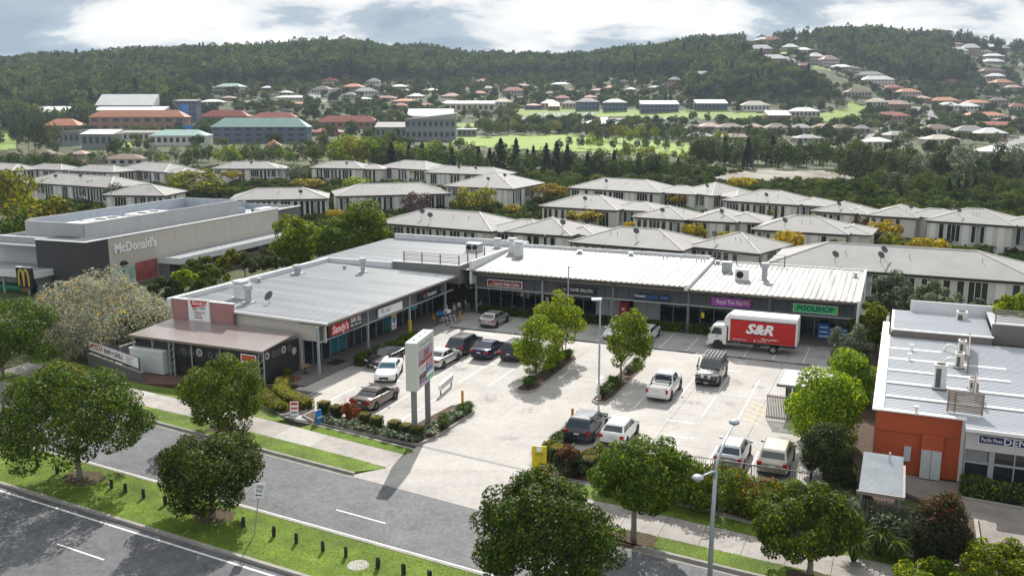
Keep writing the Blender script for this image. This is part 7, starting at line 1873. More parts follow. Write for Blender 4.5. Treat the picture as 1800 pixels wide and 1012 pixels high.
# ------------------------------------------------------------------ trees of the middle distance: a few kinds, many individuals
def kind_tree(seed, n, ls, m, rad, c, clumps, ck, bark=BARK, low=-0.8, fill=0.3, flat_=0.85, th=0.3, tr=0.02):
    """unit tree: height 1, crown within the unit square"""
    rng = np.random.default_rng(seed)
    cl = ellipsoid_clumps(c, rad, clumps, ck, rng, low, fill); p, nn_ = clump_leaves(cl, n / len(cl), rng, flat_)
    return quads_mesh('crown', p, nn_, ls, m, rng=rng, cup=0.08), trunk_mesh(th, tr, c, rad, rng, 5, bark)
def cone_tree(seed, n, ls, m, w, bare=0.08, tiers=12, sparse=0.0):
    rng = np.random.default_rng(seed); P_, N_ = [], []
    for k in range(n):
        t_ = rng.random() ** 0.75; z = bare + (1 - bare) * t_; tier = (math.sin(t_ * tiers * 2 * math.pi) * 0.25 + 0.85) * (1 - sparse * rng.random())
        r = w * (1 - t_) ** 0.8 * tier * (0.55 + 0.45 * rng.random()); a = rng.uniform(0, 2 * math.pi)
        P_.append((r * math.cos(a), r * math.sin(a), z - r * 0.15)); N_.append((math.cos(a) * 0.7, math.sin(a) * 0.7, 0.6))
    P_ = np.array(P_); N_ = np.array(N_) + rng.normal(size=P_.shape) * 0.5
    return quads_mesh('crown', P_, N_, ls, m, rng=rng), MB(BARK).chain([(0, 0, -0.02), (0, 0, 0.5), (0, 0, 0.97)], [0.02, 0.014, 0.004], 6).data('trunk', True)
L_YELM = leaf('leaf_yellow_mid', (0.11, 0.10, 0.012), (0.30, 0.235, 0.02), 0.35, tint=(0.42, 0.30, 0.02), tipfrac=0.2)
KINDS = {
    'yellow': [kind_tree(200 + k, 900, 0.085, L_YELM, (0.42, 0.42, 0.2), (0, 0, 0.74), 22, 0.14, low=-0.5, flat_=0.6, th=0.5) for k in range(3)],
    'bright': [kind_tree(210 + k, 1100, 0.075, L_BRIGHT, (0.36, 0.36, 0.36), (0, 0, 0.58), 30, 0.14) for k in range(2)],
    'yg': [kind_tree(215 + k, 1300, 0.07, L_YG, (0.4, 0.4, 0.34), (0, 0, 0.6), 36, 0.13) for k in range(2)],
    'gum': [kind_tree(220 + k, 1000, 0.075, L_EUC, (0.34, 0.34, 0.36), (0, 0, 0.6), 24, 0.15, bark=BARKP, fill=0.4) for k in range(4)],
    'olive': [kind_tree(226 + k, 1300, 0.07, L_OLIVE, (0.36, 0.36, 0.38), (0, 0, 0.58), 34, 0.14) for k in range(3)],
    'dark': [kind_tree(230 + k, 1200, 0.07, L_DARK, (0.34, 0.34, 0.4), (0, 0, 0.56), 34, 0.14, low=-0.9) for k in range(3)],
    'grey': [kind_tree(236 + k, 1000, 0.07, L_GREY, (0.36, 0.36, 0.38), (0, 0, 0.58), 30, 0.14) for k in range(2)],
    'purple': [kind_tree(240, 800, 0.07, L_PURP, (0.36, 0.36, 0.34), (0, 0, 0.62), 22, 0.15)],
    'pine': [cone_tree(250 + k, 1300, 0.07, L_PINE, 0.24, 0.05, 9) for k in range(3)],
    'hoop': [cone_tree(260 + k, 700, 0.06, L_PINE, 0.26, 0.15, 7, 0.5) for k in range(2)],
}
NAMES = {'yellow': 'golden_tree', 'bright': 'leafy_tree', 'yg': 'leafy_tree', 'gum': 'gum_tree', 'olive': 'leafy_tree', 'dark': 'evergreen_tree', 'grey': 'gum_tree', 'purple': 'purple_tree', 'pine': 'pine_tree', 'hoop': 'hoop_pine'}
LOOK = {'yellow': 'golden-yellow tree', 'bright': 'bright green tree', 'yg': 'yellow-green tree', 'gum': 'grey-green gum tree', 'olive': 'olive-green tree', 'dark': 'dark evergreen tree', 'grey': 'silvery gum tree', 'purple': 'purple-leaved tree', 'pine': 'dark pine', 'hoop': 'thin hoop pine'}
TN = [0]
def ktree(kind, label, pos, h, w, group=None):
    TN[0] += 1
    cm, tm = KINDS[kind][TN[0] % len(KINDS[kind])]
    t = thing(NAMES[kind], label, 'tree', pos, random.uniform(0, 6.28), group)
    t.scale = (w, w, h)
    inst('crown', cm, t); inst('trunk', tm, t)
    return t
def top_tree(kind, label, px, ytop, wpx, h=7.0, zg=ZV, group=None):
    """tree whose top is seen at a pixel; it stands on ground at height zg"""
    p = g(px, ytop, zg + h)
    w = wpx * p.y / 1600.0 * 1.05
    return ktree(kind, label, (p.x, p.y, zg), h, w, group)
estate = [('yellow', 739, 297, 40, 6, 'left of the tall white-sided townhouse'), ('yellow', 791, 300, 38, 5.5, 'just before the tall white-sided townhouse'), ('yg', 837, 325, 76, 8.5, 'big and round before the white-sided townhouse'), ('yellow', 966, 324, 62, 6.5, 'at the left end of the wide back-row townhouse'), ('yellow', 1077, 319, 64, 6.5, 'before the wide back-row townhouse'), ('yellow', 1191, 339, 40, 6, 'right of the wide back-row townhouse'),
          ('yellow', 1033, 368, 70, 6, 'right of the mid-estate townhouse'), ('yellow', 1110, 388, 30, 5, 'small, above the hair salon roof'), ('purple', 731, 332, 62, 8, 'before the dark-roofed townhouse'), ('bright', 627, 310, 52, 6, 'between the back-row townhouses'),
          ('yellow', 1213, 333, 46, 6.5, 'beside the farthest right-hand townhouse'), ('yellow', 1304, 309, 48, 7, 'brightest, below the dry pond'), ('yellow', 1221, 393, 46, 6, 'left of the roof over the right wing'), ('yellow', 1281, 405, 45, 5.5, 'above the thai restaurant roof'), ('yellow', 1387, 402, 62, 8, 'tall, left of the wide-roofed townhouse wall'), ('yellow', 1368, 360, 44, 5.5, 'below the pond-side townhouse'),
          ('yellow', 1452, 370, 56, 5.5, 'before the small-roofed townhouse'), ('yellow', 1516, 374, 44, 6, 'left of the side-walled townhouse'), ('yellow', 1556, 388, 62, 6.5, 'before the side-walled townhouse'), ('yg', 1566, 408, 56, 6, 'low, behind the long row roof'), ('yellow', 1637, 415, 66, 6, 'before the three-bay townhouse'), ('yellow', 1465, 423, 46, 5, 'behind the long row roof at its left'), ('yellow', 1512, 430, 46, 4.5, 'low, behind the long row roof centre'),
          ('yg', 339, 298, 118, 9.5, 'huge and round left of the pale rippling roof'), ('bright', 93, 311, 76, 7.5, 'rounded, over the left townhouses'), ('grey', 156, 319, 50, 7, 'left of the restaurant plant screen'), ('grey', 201, 324, 44, 7, 'before the left-hand townhouse wall'), ('yellow', 408, 300, 42, 6, 'at the white-walled back-row townhouse'), ('yellow', 484, 339, 56, 5.5, 'before the rippling pale roof'), ('yellow', 541, 312, 56, 6, 'right of the white-walled townhouse'), ('yellow', 150, 298, 60, 5, 'low, between far-left roofs'), ('yellow', 235, 318, 40, 5, 'before the double-gabled townhouse'), ('yellow', 590, 366, 30, 5, 'beside the tallest leafy tree'), ('bright', 700, 318, 30, 4.5, 'low, at the back-row wall'), ('grey', 520, 290, 40, 7, 'between two white-walled townhouses'), ('bright', 1130, 360, 40, 4.5, 'low, right of the mid-estate wing'), ('yellow', 900, 360, 36, 4, 'at the foot of the white-sided townhouse')]
for k_, x, y, w, h, ph in estate: top_tree(k_, LOOK[k_] + ' ' + ph, x, y, w, h, group='trees between the townhouses')
left = [('yg', 18, 296, 95, 11), ('yg', 62, 340, 110, 8.5), ('olive', 105, 345, 60, 8), ('dark', 20, 360, 80, 8), ('dark', 58, 370, 60, 6)]
for i, (k_, x, y, w, h) in enumerate(left): top_tree(k_, LOOK[k_] + ' left of the restaurant, %s in the clump' % ordw(i + 1), x, y, w, h, zg=0.6, group='trees left of the restaurant')
rr = random.Random(21)
def trow(kinds, phrase, x0, x1, y0, y1, step, Yd, wk, jy=6, group=None):
    """a line of trees about Yd metres off; each height follows from where its top is seen"""
    x = x0; cnt = {}
    while x < x1:
        f = (x - x0) / (x1 - x0); k_ = rr.choice(kinds); Y = Yd * rr.uniform(0.95, 1.06)
        p = gy(x, y0 + (y1 - y0) * f + rr.uniform(-jy, jy), Y); zg = terrain_z(p.x, Y)
        h = max(3.0, p.z - zg); cnt[k_] = cnt.get(k_, 0) + 1
        ktree(k_, '%s %s, %s such from left' % (LOOK[k_], phrase, ordw(cnt[k_])), (p.x, Y, zg), h, wk * h * rr.uniform(0.85, 1.2) if k_ not in ('pine', 'hoop') else h * rr.uniform(1.2, 1.6), group)
        x += step * rr.uniform(0.7, 1.3)
trow(['dark', 'olive', 'bright', 'dark'], 'behind the left back row', 500, 600, 296, 292, 17, 360, 0.9, group='trees behind the estate')
trow(['bright', 'yg', 'bright', 'dark'], 'left of the playing field', 592, 700, 238, 242, 17, 420, 0.72, group='trees before the playing field')
trow(['pine', 'dark', 'pine', 'dark'], 'in the dark belt before the field', 668, 1000, 254, 266, 10, 400, 0.8, jy=7, group='trees before the playing field')
trow(['hoop'], 'poking above the dark belt', 880, 1010, 247, 253, 24, 390, 0.5, group='trees before the playing field')
trow(['pine', 'dark', 'dark', 'olive'], 'in the belt right of the field', 1000, 1260, 266, 284, 10, 380, 0.9, jy=8, group='trees before the playing field')
trow(['olive', 'bright', 'dark'], 'on the field edge', 985, 1230, 238, 244, 20, 560, 0.75, jy=6, group='round trees on the field edge')
trow(['olive', 'bright', 'yg'], 'below the tents', 1090, 1290, 258, 270, 20, 470, 0.85, group='round trees on the field edge')
trow(['dark', 'olive', 'pine', 'dark', 'dark'], 'behind the pond', 1225, 1560, 240, 256, 11, 430, 0.75, jy=8, group='trees round the pond')
trow(['olive', 'dark', 'gum', 'grey'], 'in the thicket right of the pond', 1490, 1820, 258, 264, 15, 345, 0.7, jy=10, group='trees round the pond')
trow(['olive', 'dark', 'pine', 'dark', 'grey'], 'at the foot of the pond thicket', 1530, 1820, 300, 306, 16, 300, 0.85, jy=10, group='trees round the pond')
trow(['purple', 'olive', 'olive'], 'in the scrub before the pond', 1180, 1480, 312, 328, 22, 320, 1.2, jy=5, group='scrub before the pond')
trow(['grey', 'bright', 'dark', 'olive'], 'before the school car park', 160, 520, 262, 256, 14, 440, 0.85, jy=9, group='trees round the school')
trow(['gum', 'olive', 'gum'], 'tall at the left of the school', 25, 110, 200, 215, 22, 520, 0.55, jy=8, group='trees round the school')
trow(['dark', 'grey', 'bright', 'dark', 'olive'], 'among the left-hand bungalows', 0, 180, 268, 276, 13, 400, 0.9, jy=7, group='trees among the bungalows')
trow(['bright', 'dark', 'olive'], 'screening the grey hall', 515, 800, 250, 252, 18, 470, 0.8, jy=6, group='trees round the school')
trow(['dark', 'olive', 'yg'], 'beyond the playing field', 800, 1060, 214, 216, 17, 720, 0.75, jy=5, group='trees beyond the field')
trow(['dark', 'olive', 'bright', 'yg'], 'in the line above the field', 1050, 1300, 222, 228, 15, 620, 0.8, jy=5, group='trees beyond the field')

# ------------------------------------------------------------------ fields, roads and pond draped on the far ground
def patch(name, poly, m, lift=0.35, sx=10, sy=2.5, kind='structure'):
    xs, ys = [p[0] for p in poly], [p[1] for p in poly]
    def inside(a, b):
        ins = False; j = len(poly) - 1
        for i in range(len(poly)):
            if (poly[i][1] > b) != (poly[j][1] > b) and a < (poly[j][0] - poly[i][0]) * (b - poly[i][1]) / (poly[j][1] - poly[i][1]) + poly[i][0]: ins = not ins
            j = i
        return ins
    mb = MB(m); nx, ny = max(2, int((max(xs) - min(xs)) / sx)), max(2, int((max(ys) - min(ys)) / sy))
    P_ = {}
    for j in range(ny + 1):
        for i in range(nx + 1):
            x = min(xs) + (max(xs) - min(xs)) * i / nx; y = min(ys) + (max(ys) - min(ys)) * j / ny
            p = ground_at(x, y, 150.0); p.z += lift; P_[(i, j)] = (p, x, y)
    for j in range(ny):
        for i in range(nx):
            cx_ = (P_[(i, j)][1] + P_[(i + 1, j)][1]) / 2; cy2 = (P_[(i, j)][2] + P_[(i, j + 1)][2]) / 2
            if inside(cx_, cy2): mb.poly([P_[(i, j + 1)][0], P_[(i + 1, j + 1)][0], P_[(i + 1, j)][0], P_[(i, j)][0]])
    o = mb.build(name); o['kind'] = kind
    return o
FIELD = mat('sports_turf', (0.19, 0.29, 0.025), 0.9, 0.12, 0.02, col2=(0.23, 0.335, 0.032), fine=0.1)
LAWN = mat('park_lawn', (0.17, 0.25, 0.025), 0.9, 0.2, 0.03, col2=(0.22, 0.31, 0.035), fine=0.1)
FROAD = mat('far_road', (0.26, 0.255, 0.25), 0.9, 0.1, 0.1); PONDM = mat('dry_pond_mud', (0.15, 0.105, 0.075), 0.9, 0.3, 0.06, col2=(0.36, 0.33, 0.28))
PATCHES = []
def pp(name, poly, m, **k): PATCHES.append(poly); return patch(name, poly, m, **k)
pp('playing_field', [(795, 241), (905, 239), (1010, 238), (1085, 244), (1270, 256), (1275, 276), (1140, 274), (1000, 268), (870, 262), (795, 252)], FIELD)
pp('park_lawn', [(900, 193), (990, 190), (1130, 194), (1260, 196), (1350, 200), (1350, 214), (1200, 209), (1060, 206), (920, 206)], LAWN)
pp('park_lawn', [(1405, 206), (1440, 203), (1488, 190), (1492, 180), (1508, 182), (1522, 193), (1518, 208), (1490, 214), (1410, 217)], LAWN)
pp('school_lawn', [(0, 225), (24, 228), (28, 262), (0, 268)], LAWN); pp('school_lawn', [(196, 248), (232, 250), (226, 263), (194, 262)], LAWN)
pp('park_lawn', [(803, 219), (840, 218), (838, 228), (806, 228)], LAWN)
pp('far_road', [(540, 163), (556, 168), (580, 180), (588, 190), (572, 192), (560, 180), (540, 170)], FROAD)
pp('far_road', [(1372, 98), (1400, 108), (1440, 128), (1500, 150), (1530, 166), (1522, 168), (1480, 152), (1430, 134), (1392, 116), (1366, 104)], FROAD)
pp('far_road', [(1600, 186), (1640, 194), (1652, 210), (1640, 218), (1570, 222), (1535, 240), (1520, 248), (1516, 244), (1550, 226), (1590, 216), (1628, 212), (1626, 200), (1596, 190)], FROAD)
pp('far_road', [(1780, 106), (1800, 104), (1812, 150), (1796, 152)], FROAD); pp('far_road', [(1752, 258), (1800, 240), (1812, 246), (1770, 264)], FROAD)
pp('far_road', [(900, 208), (1000, 206), (1090, 208), (1190, 207), (1190, 211), (1090, 213), (1000, 213), (900, 215)], FROAD)
pp('dry_pond', [(1245, 318), (1275, 308), (1340, 299), (1430, 300), (1500, 312), (1522, 320), (1480, 326), (1370, 322), (1260, 326)], PONDM)
pp('verge_bank', [(1420, 112), (1450, 120), (1480, 138), (1500, 148), (1490, 150), (1450, 132)], LAWN); pp('verge_bank', [(1372, 84), (1388, 84), (1384, 96), (1372, 96)], LAWN)

# ------------------------------------------------------------------ far houses
RC = {'w': ((0.74, 0.73, 0.71), 'white-roofed'), 'o': ((0.52, 0.22, 0.12), 'orange-tiled'), 'r': ((0.30, 0.075, 0.055), 'red-roofed'), 'g': ((0.27, 0.26, 0.25), 'grey-roofed'), 'b': ((0.17, 0.115, 0.085), 'brown-roofed'), 'p': ((0.44, 0.29, 0.24), 'pink-tiled'), 'c': ((0.50, 0.44, 0.35), 'cream-roofed'), 't': ((0.36, 0.52, 0.46), 'teal-roofed')}
WALLS = [mat('far_wall_%d' % k, c, 0.8, 0.08, 0.2) for k, c in enumerate(((0.46, 0.41, 0.35), (0.30, 0.20, 0.15), (0.55, 0.53, 0.50), (0.36, 0.33, 0.30)))]
FGLASS = mat('far_glass', (0.03, 0.035, 0.042), 0.3, 0.2)
FOOT = []                       # footprints kept clear of trees
def far_house(label, xl, xr, yt, yb, code, kind='house', name='house', cat='house', wall=None, depth=None, roofk=0.42, group='houses on the far slopes', Y0=340.0, rows=1, roof='hip'):
    xm = (xl + xr) / 2; b = ground_at(xm, yb, Y0)
    k = b.y / 1600.0; w_ = (xr - xl) * k; h_ = (yb - yt) * k * 1.02
    dp = depth or max(8.0, min(w_ * 0.7, 15))
    rs = random.Random(int(xl * 13 + yt * 7))
    t = thing(name, label, cat, (b.x, b.y, b.z - 0.3), rs.uniform(-0.3, 0.3) if name == 'house' else 0.0, group)
    wm = wall or WALLS[rs.randrange(4)]; rm = mat('far_roof_' + code, RC[code][0], 0.75, 0.08, 0.15)
    hw_ = h_ * (1 - roofk) + 0.3
    MB(wm).box(-w_ / 2 + 0.6, w_ / 2 - 0.6, 0, dp, -2.5, hw_).build('wall', t)
    if roof == 'hip':
        mb = MB(rm); r0, r1, cs = hip(mb, -w_ / 2 + 0.6, w_ / 2 - 0.6, 0, dp, hw_, h_ * roofk, 0.6); mb.build('roof', t)
    elif roof == 'mono':
        MB(rm).extrude([(-w_ / 2, -0.8), (w_ / 2, -0.8), (w_ / 2, dp + 0.5), (-w_ / 2, dp + 0.5)], hw_, [hw_ + 0.4, hw_ + 0.4 + (h_ * roofk), hw_ + 0.4 + h_ * roofk * 1.15, hw_ + 0.6]).build('roof', t)
    else:
        MB(rm).extrude([(-w_ / 2, -0.8), (w_ / 2, -0.8), (w_ / 2, dp + 0.5), (-w_ / 2, dp + 0.5)], hw_, [hw_ + 0.25, hw_ + 0.25, hw_ + h_ * roofk, hw_ + h_ * roofk]).build('roof', t)
    nw = max(2, min(9, int(w_ / 3.6)))
    for rw in range(rows):
        z0 = hw_ * (rw + 0.38) / rows; z1 = hw_ * (rw + 0.82) / rows
        for q in range(nw):
            a = -w_ / 2 + 0.6 + (w_ - 1.2) * (q + 0.22) / nw; bq = a + (w_ - 1.2) * 0.56 / nw
            MB(FGLASS).box(a, bq, -0.06, 0.02, z0, z1).build('window', t)
    FOOT.append((b.x, b.y + dp / 2, max(w_, dp) * 0.62)); FOOT.append((b.x - b.x / b.y * 12, b.y - 12, w_ * 0.42 + 4))
    return t
ZONES = [
    ('on the left-hand ridge', [(193, 258, 85, 98, 'w'), (268, 296, 79, 86, 'g'), (316, 348, 75, 85, 'w'), (358, 392, 74, 84, 'g'), (388, 420, 73, 83, 'w'), (418, 453, 74, 83, 'w'), (524, 556, 72, 82, 'g'), (552, 588, 71, 81, 'w'), (14, 30, 109, 119, 'b'), (660, 690, 72, 80, 'g')]),
    ('at the foot of the left ridge', [(374, 425, 148, 161, 't'), (191, 232, 146, 156, 'b'), (250, 272, 152, 159, 'w'), (299, 326, 149, 158, 'g'), (458, 478, 152, 160, 'w'), (490, 512, 160, 168, 'w'), (388, 412, 170, 178, 'p'), (350, 392, 176, 186, 'w'), (420, 442, 178, 186, 'c'), (510, 536, 180, 188, 'o'), (545, 580, 152, 166, 'b'), (480, 540, 169, 177, 'w'), (565, 592, 138, 148, 'r')]),
    ('in the valley left of centre', [(600, 636, 148, 160, 'o'), (625, 664, 155, 169, 'g'), (644, 667, 139, 151, 'g'), (687, 718, 149, 158, 'w'), (602, 624, 163, 174, 'g'), (658, 694, 169, 178, 'r'), (686, 728, 175, 185, 'o'), (716, 748, 165, 176, 'w'), (700, 724, 157, 166, 'c'), (773, 806, 165, 178, 'p'), (770, 808, 178, 187, 'p'), (626, 652, 172, 179, 'w'), (735, 762, 182, 190, 'r'), (692, 714, 182, 192, 'o'), (745, 770, 156, 165, 'w')]),
    ('in the hazy valley centre', [(835, 862, 139, 149, 'r'), (847, 873, 152, 162, 'g'), (833, 856, 161, 170, 'o'), (882, 920, 154, 168, 'r'), (960, 977, 161, 170, 'g'), (973, 1001, 168, 180, 'r'), (966, 1001, 146, 154, 'w'), (1027, 1049, 168, 177, 'o'), (865, 902, 175, 188, 'c'), (1137, 1168, 151, 160, 'g'), (1174, 1197, 136, 148, 'g'), (1100, 1120, 155, 163, 'w'), (905, 935, 148, 156, 'r'), (930, 955, 164, 172, 'b'), (1040, 1070, 156, 164, 'r'), (1062, 1086, 152, 160, 'o'), (912, 930, 170, 178, 'g'), (985, 1012, 158, 166, 'b')]),
    ('on the right-hand spur', [(1250, 1294, 57, 70, 'w'), (1268, 1292, 49, 57, 'g'), (1292, 1318, 48, 56, 'w'), (1331, 1365, 54, 66, 'w'), (1343, 1377, 65, 78, 'r'), (1287, 1309, 77, 90, 'w'), (1316, 1357, 80, 97, 'w'), (1376, 1404, 78, 92, 'w'), (1400, 1428, 84, 95, 'w'), (1338, 1383, 97, 114, 'w'), (1422, 1450, 94, 110, 'w'), (1446, 1477, 98, 116, 'p'), (1459, 1496, 115, 125, 'w'), (1490, 1517, 117, 127, 'b'), (1507, 1552, 127, 140, 'g'), (1518, 1573, 135, 151, 'w'), (1218, 1257, 127, 148, 'w'), (1405, 1425, 112, 122, 'r'), (1398, 1420, 46, 54, 'g'), (1556, 1587, 150, 163, 'r'), (1489, 1533, 157, 173, 'b'), (1580, 1620, 157, 170, 'o')]),
    ('on the far right hill', [(1670, 1704, 84, 98, 'w'), (1692, 1722, 79, 96, 'w'), (1674, 1700, 75, 82, 'r'), (1734, 1758, 76, 87, 'w'), (1752, 1778, 80, 92, 'c'), (1734, 1768, 95, 105, 'w'), (1732, 1768, 104, 116, 'w'), (1727, 1767, 120, 134, 'b'), (1735, 1766, 130, 142, 'w'), (1748, 1786, 140, 154, 'o'), (1664, 1682, 140, 148, 'r'), (1770, 1800, 150, 160, 'p'), (1725, 1745, 88, 97, 'g'), (1560, 1572, 54, 60, 'w'), (1598, 1612, 52, 58, 'g')]),
    ('in the suburb at right', [(1638, 1684, 172, 186, 'o'), (1653, 1690, 181, 195, 'w'), (1686, 1724, 182, 196, 'w'), (1699, 1771, 198, 212, 'o'), (1522, 1560, 174, 190, 'c'), (1552, 1602, 178, 194, 'p'), (1627, 1682, 220, 238, 'b'), (1680, 1738, 222, 244, 'g'), (1630, 1690, 238, 256, 'c'), (1722, 1772, 226, 248, 'w'), (1715, 1798, 215, 228, 'r'), (1725, 1810, 258, 282, 'w'), (1522, 1572, 243, 260, 'w'), (1540, 1600, 198, 214, 'r'), (1760, 1805, 205, 218, 'p'), (1700, 1740, 176, 188, 'o'), (1742, 1772, 172, 184, 'b'), (1610, 1640, 170, 180, 'p'), (1776, 1805, 182, 196, 'r')]),
    ('in the grey-roofed row below the right lawn', [(1200, 1238, 220, 236, 'b'), (1232, 1272, 217, 232, 'p'), (1262, 1312, 218, 234, 'b'), (1308, 1350, 219, 235, 'p'), (1346, 1392, 218, 236, 'b'), (1388, 1428, 219, 234, 'g'), (1424, 1466, 219, 235, 'p'), (1462, 1504, 220, 236, 'b'), (1500, 1530, 221, 236, 'g'), (1210, 1262, 234, 250, 'g'), (1268, 1320, 236, 250, 'b'), (1400, 1450, 238, 252, 'g'), (1560, 1610, 232, 248, 'g')]),
    ('among the bungalows at left', [(-8, 36, 268, 286, 'b'), (36, 96, 265, 288, 'b'), (178, 252, 273, 292, 'b'), (124, 152, 266, 280, 'p'), (112, 150, 282, 294, 'o')]),
]
for ph, hs in ZONES:
    cnt = {}
    for h in sorted(hs):
        cnt[h[4]] = cnt.get(h[4], 0) + 1
        far_house('%s house %s, %s such from left' % (RC[h[4]][1], ph, ordw(cnt[h[4]])), *h, group='houses ' + ph, rows=2 if (h[3] - h[2]) > 13 and h[3] < 160 else 1)
# school, halls and flats
BRKW = mat('far_brick', (0.26, 0.15, 0.10), 0.85, 0.15, 0.3); DKW = mat('far_dark_wall', (0.08, 0.08, 0.085), 0.8, 0.1); BLW = mat('far_blue_wall', (0.09, 0.12, 0.17), 0.8, 0.15); GYW = mat('far_grey_wall', (0.20, 0.215, 0.23), 0.8, 0.1); CRW = mat('far_cream_wall', (0.52, 0.46, 0.36), 0.8, 0.08)
BIG = [('school hall with raised silver roof', 170, 270, 168, 206, 'w', DKW, 'flat', 0.5, 1), ('flat school block with white roof at far left', 58, 136, 189, 216, 'w', DKW, 'flat', 0.35, 1), ('long white-roofed school block behind the orange roof', 165, 288, 189, 212, 'w', DKW, 'flat', 0.3, 1), ('big orange-roofed two-storey school building', 158, 326, 196, 232, 'o', BRKW, 'hip', 0.32, 2), ('small orange-roofed school pavilion', 76, 139, 211, 237, 'o', BRKW, 'hip', 0.42, 1), ('square blue-grey school block with metal roof', 143, 201, 230, 262, 'w', GYW, 'flat', 0.24, 1), ('low grey school annex beside the square block', 92, 142, 230, 256, 'g', GYW, 'mono', 0.16, 1), ('cream low school wing behind the lawn', 206, 282, 231, 250, 'g', CRW, 'flat', 0.2, 1), ('teal-roofed school room with red door', 263, 363, 230, 257, 't', WALLS[2], 'hip', 0.36, 1),
       ('maroon-roofed school building left of the green roof', 353, 436, 195, 216, 'r', BRKW, 'hip', 0.5, 1), ('maroon-roofed school building behind the green roof', 440, 522, 199, 218, 'r', BRKW, 'hip', 0.5, 1), ('maroon-roofed shed right of the school', 556, 664, 205, 226, 'r', BRKW, 'hip', 0.5, 1), ('low maroon roof before the shed', 545, 600, 226, 240, 'r', BRKW, 'hip', 0.5, 1), ('three-storey school block with long green roof', 372, 541, 210, 252, 't', BLW, 'hip', 0.36, 3), ('brick cottage with orange roof by the school car park', 465, 491, 248, 269, 'o', BRKW, 'hip', 0.45, 1), ('four-storey block wrapped in blue sheeting', 308, 347, 178, 216, 'g', BLW, 'flat', 0.08, 4),
       ('dark grey modern hall with sloping roof beside the field', 712, 802, 203, 247, 'g', GYW, 'mono', 0.22, 2), ('lower wing of the modern hall with dark roof', 659, 716, 217, 246, 'g', GYW, 'flat', 0.3, 1), ('white-roofed sports hall behind the modern hall', 716, 796, 193, 216, 'w', WALLS[2], 'flat', 0.55, 1), ('cream warehouse with pale roof', 782, 869, 179, 199, 'w', CRW, 'flat', 0.25, 1), ('small grey kiosk at the field corner', 803, 838, 227, 241, 'g', GYW, 'flat', 0.15, 1),
       ('long blue low shed left of the flats', 923, 953, 183, 193, 'o', BLW, 'hip', 0.3, 1), ('white-hipped house left of the flats', 950, 985, 176, 192, 'w', CRW, 'hip', 0.4, 1), ('cream villa left of the flats', 988, 1013, 177, 191, 'c', CRW, 'hip', 0.4, 1), ('left block of dark blue flats', 1013, 1054, 174, 195, 'g', BLW, 'hip', 0.3, 2), ('middle block of dark blue flats', 1061, 1103, 176, 197, 'w', BLW, 'hip', 0.28, 2), ('right block of dark blue flats with white roof', 1127, 1193, 178, 199, 'w', BLW, 'flat', 0.32, 2), ('white-roofed flats behind the lawn', 1224, 1279, 177, 196, 'w', BLW, 'flat', 0.35, 1), ('pale-roofed clubhouse on the lawn', 1305, 1353, 179, 197, 'c', WALLS[2], 'hip', 0.4, 1), ('red brick clubhouse with white roof', 1350, 1390, 196, 215, 'w', mat('far_red_wall', (0.22, 0.05, 0.04), 0.8, 0.1), 'flat', 0.45, 1), ('long white-roofed pavilion right of the clubhouse', 1390, 1442, 190, 207, 'w', WALLS[3], 'hip', 0.4, 1), ('small dark hut by the flats', 964, 984, 183, 195, 'c', BRKW, 'flat', 0.45, 1)]
for lb_, xl, xr, yt, yb, code, wm, rk, rf, rw in BIG: far_house(lb_, xl, xr, yt, yb, code, name='large_building', cat='building', wall=wm, roofk=rf, roof=rk, rows=rw, group='larger buildings in the valley')
# blue sheeting, shade sails, tents, parked cars
BLUES = flat('blue_sheeting', (0.01, 0.20, 0.55))
for lb_, xl, xr, yt, yb in (('tall blue sheet hung on the school block', 331, 343, 184, 212), ('blue sheet over the lower school block', 325, 334, 203, 216), ('blue pool cover roof beside the orange school', 319, 366, 219, 226), ('blue shade roof at the far left of the school', 0, 14, 196, 212), ('small blue awning before the orange school', 150, 164, 221, 225)):
    b = ground_at((xl + xr) / 2, yb + 4, 340.0) + Vector((0, -16, 0)); k = b.y / 1600.0; w_ = (xr - xl) * k; h_ = (yb - yt) * k
    t = thing('blue_sheet', lb_, 'sheeting', b, 0, 'blue sheeting at the school')
    MB(BLUES).box(-w_ / 2, w_ / 2, 0, 1.2, 1.5, 1.5 + h_).build('sheet', t)
    for s_ in (-1, 1): MB(STEEL).box(s_ * w_ / 2 - 0.1, s_ * w_ / 2 + 0.1, 0.5, 0.7, -1, 1.5 + h_).build('pole', t)
tent = MB(SWHITE).mesh([(-3, -3, 2.2), (3, -3, 2.2), (3, 3, 2.2), (-3, 3, 2.2), (0, 0, 4.6)], [(0, 1, 4), (1, 2, 4), (2, 3, 4), (3, 0, 4), (3, 2, 1, 0)]).data('tent_roof'); tpole = MB(STEEL).box(-0.06, 0.06, -0.06, 0.06, -0.5, 2.2).data('tent_pole')
for i, x in enumerate((938, 951, 962, 975, 985, 993, 1001, 1010, 1022, 1033, 1043)):
    b = ground_at(x, 207 - (x - 938) * 0.012, 340.0); t = thing('white_tent', 'small white tent on the park lawn, %s from the left' % ordw(i + 1), 'tent', b, 0.2, 'white tents on the park lawn')
    inst('roof', tent, t)
    for a in (-2.9, 2.9):
        for c_ in (-2.9, 2.9): inst('pole', tpole, t, (a, c_, 0))
b = ground_at(1060, 222, 340.0); t = thing('shade_pavilion', 'large white shade pavilion beyond the field', 'pavilion', b, 0)
k = b.y / 1600; MB(SWHITE).mesh([(-33 * k, -6, 2.5), (33 * k, -6, 2.5), (33 * k, 18, 2.5), (-33 * k, 18, 2.5), (-6 * k, 6, 9 * k + 2.5), (8 * k, 6, 9 * k + 2.5)], [(0, 1, 5, 4), (1, 2, 5), (2, 3, 4, 5), (3, 0, 4)]).build('roof', t)
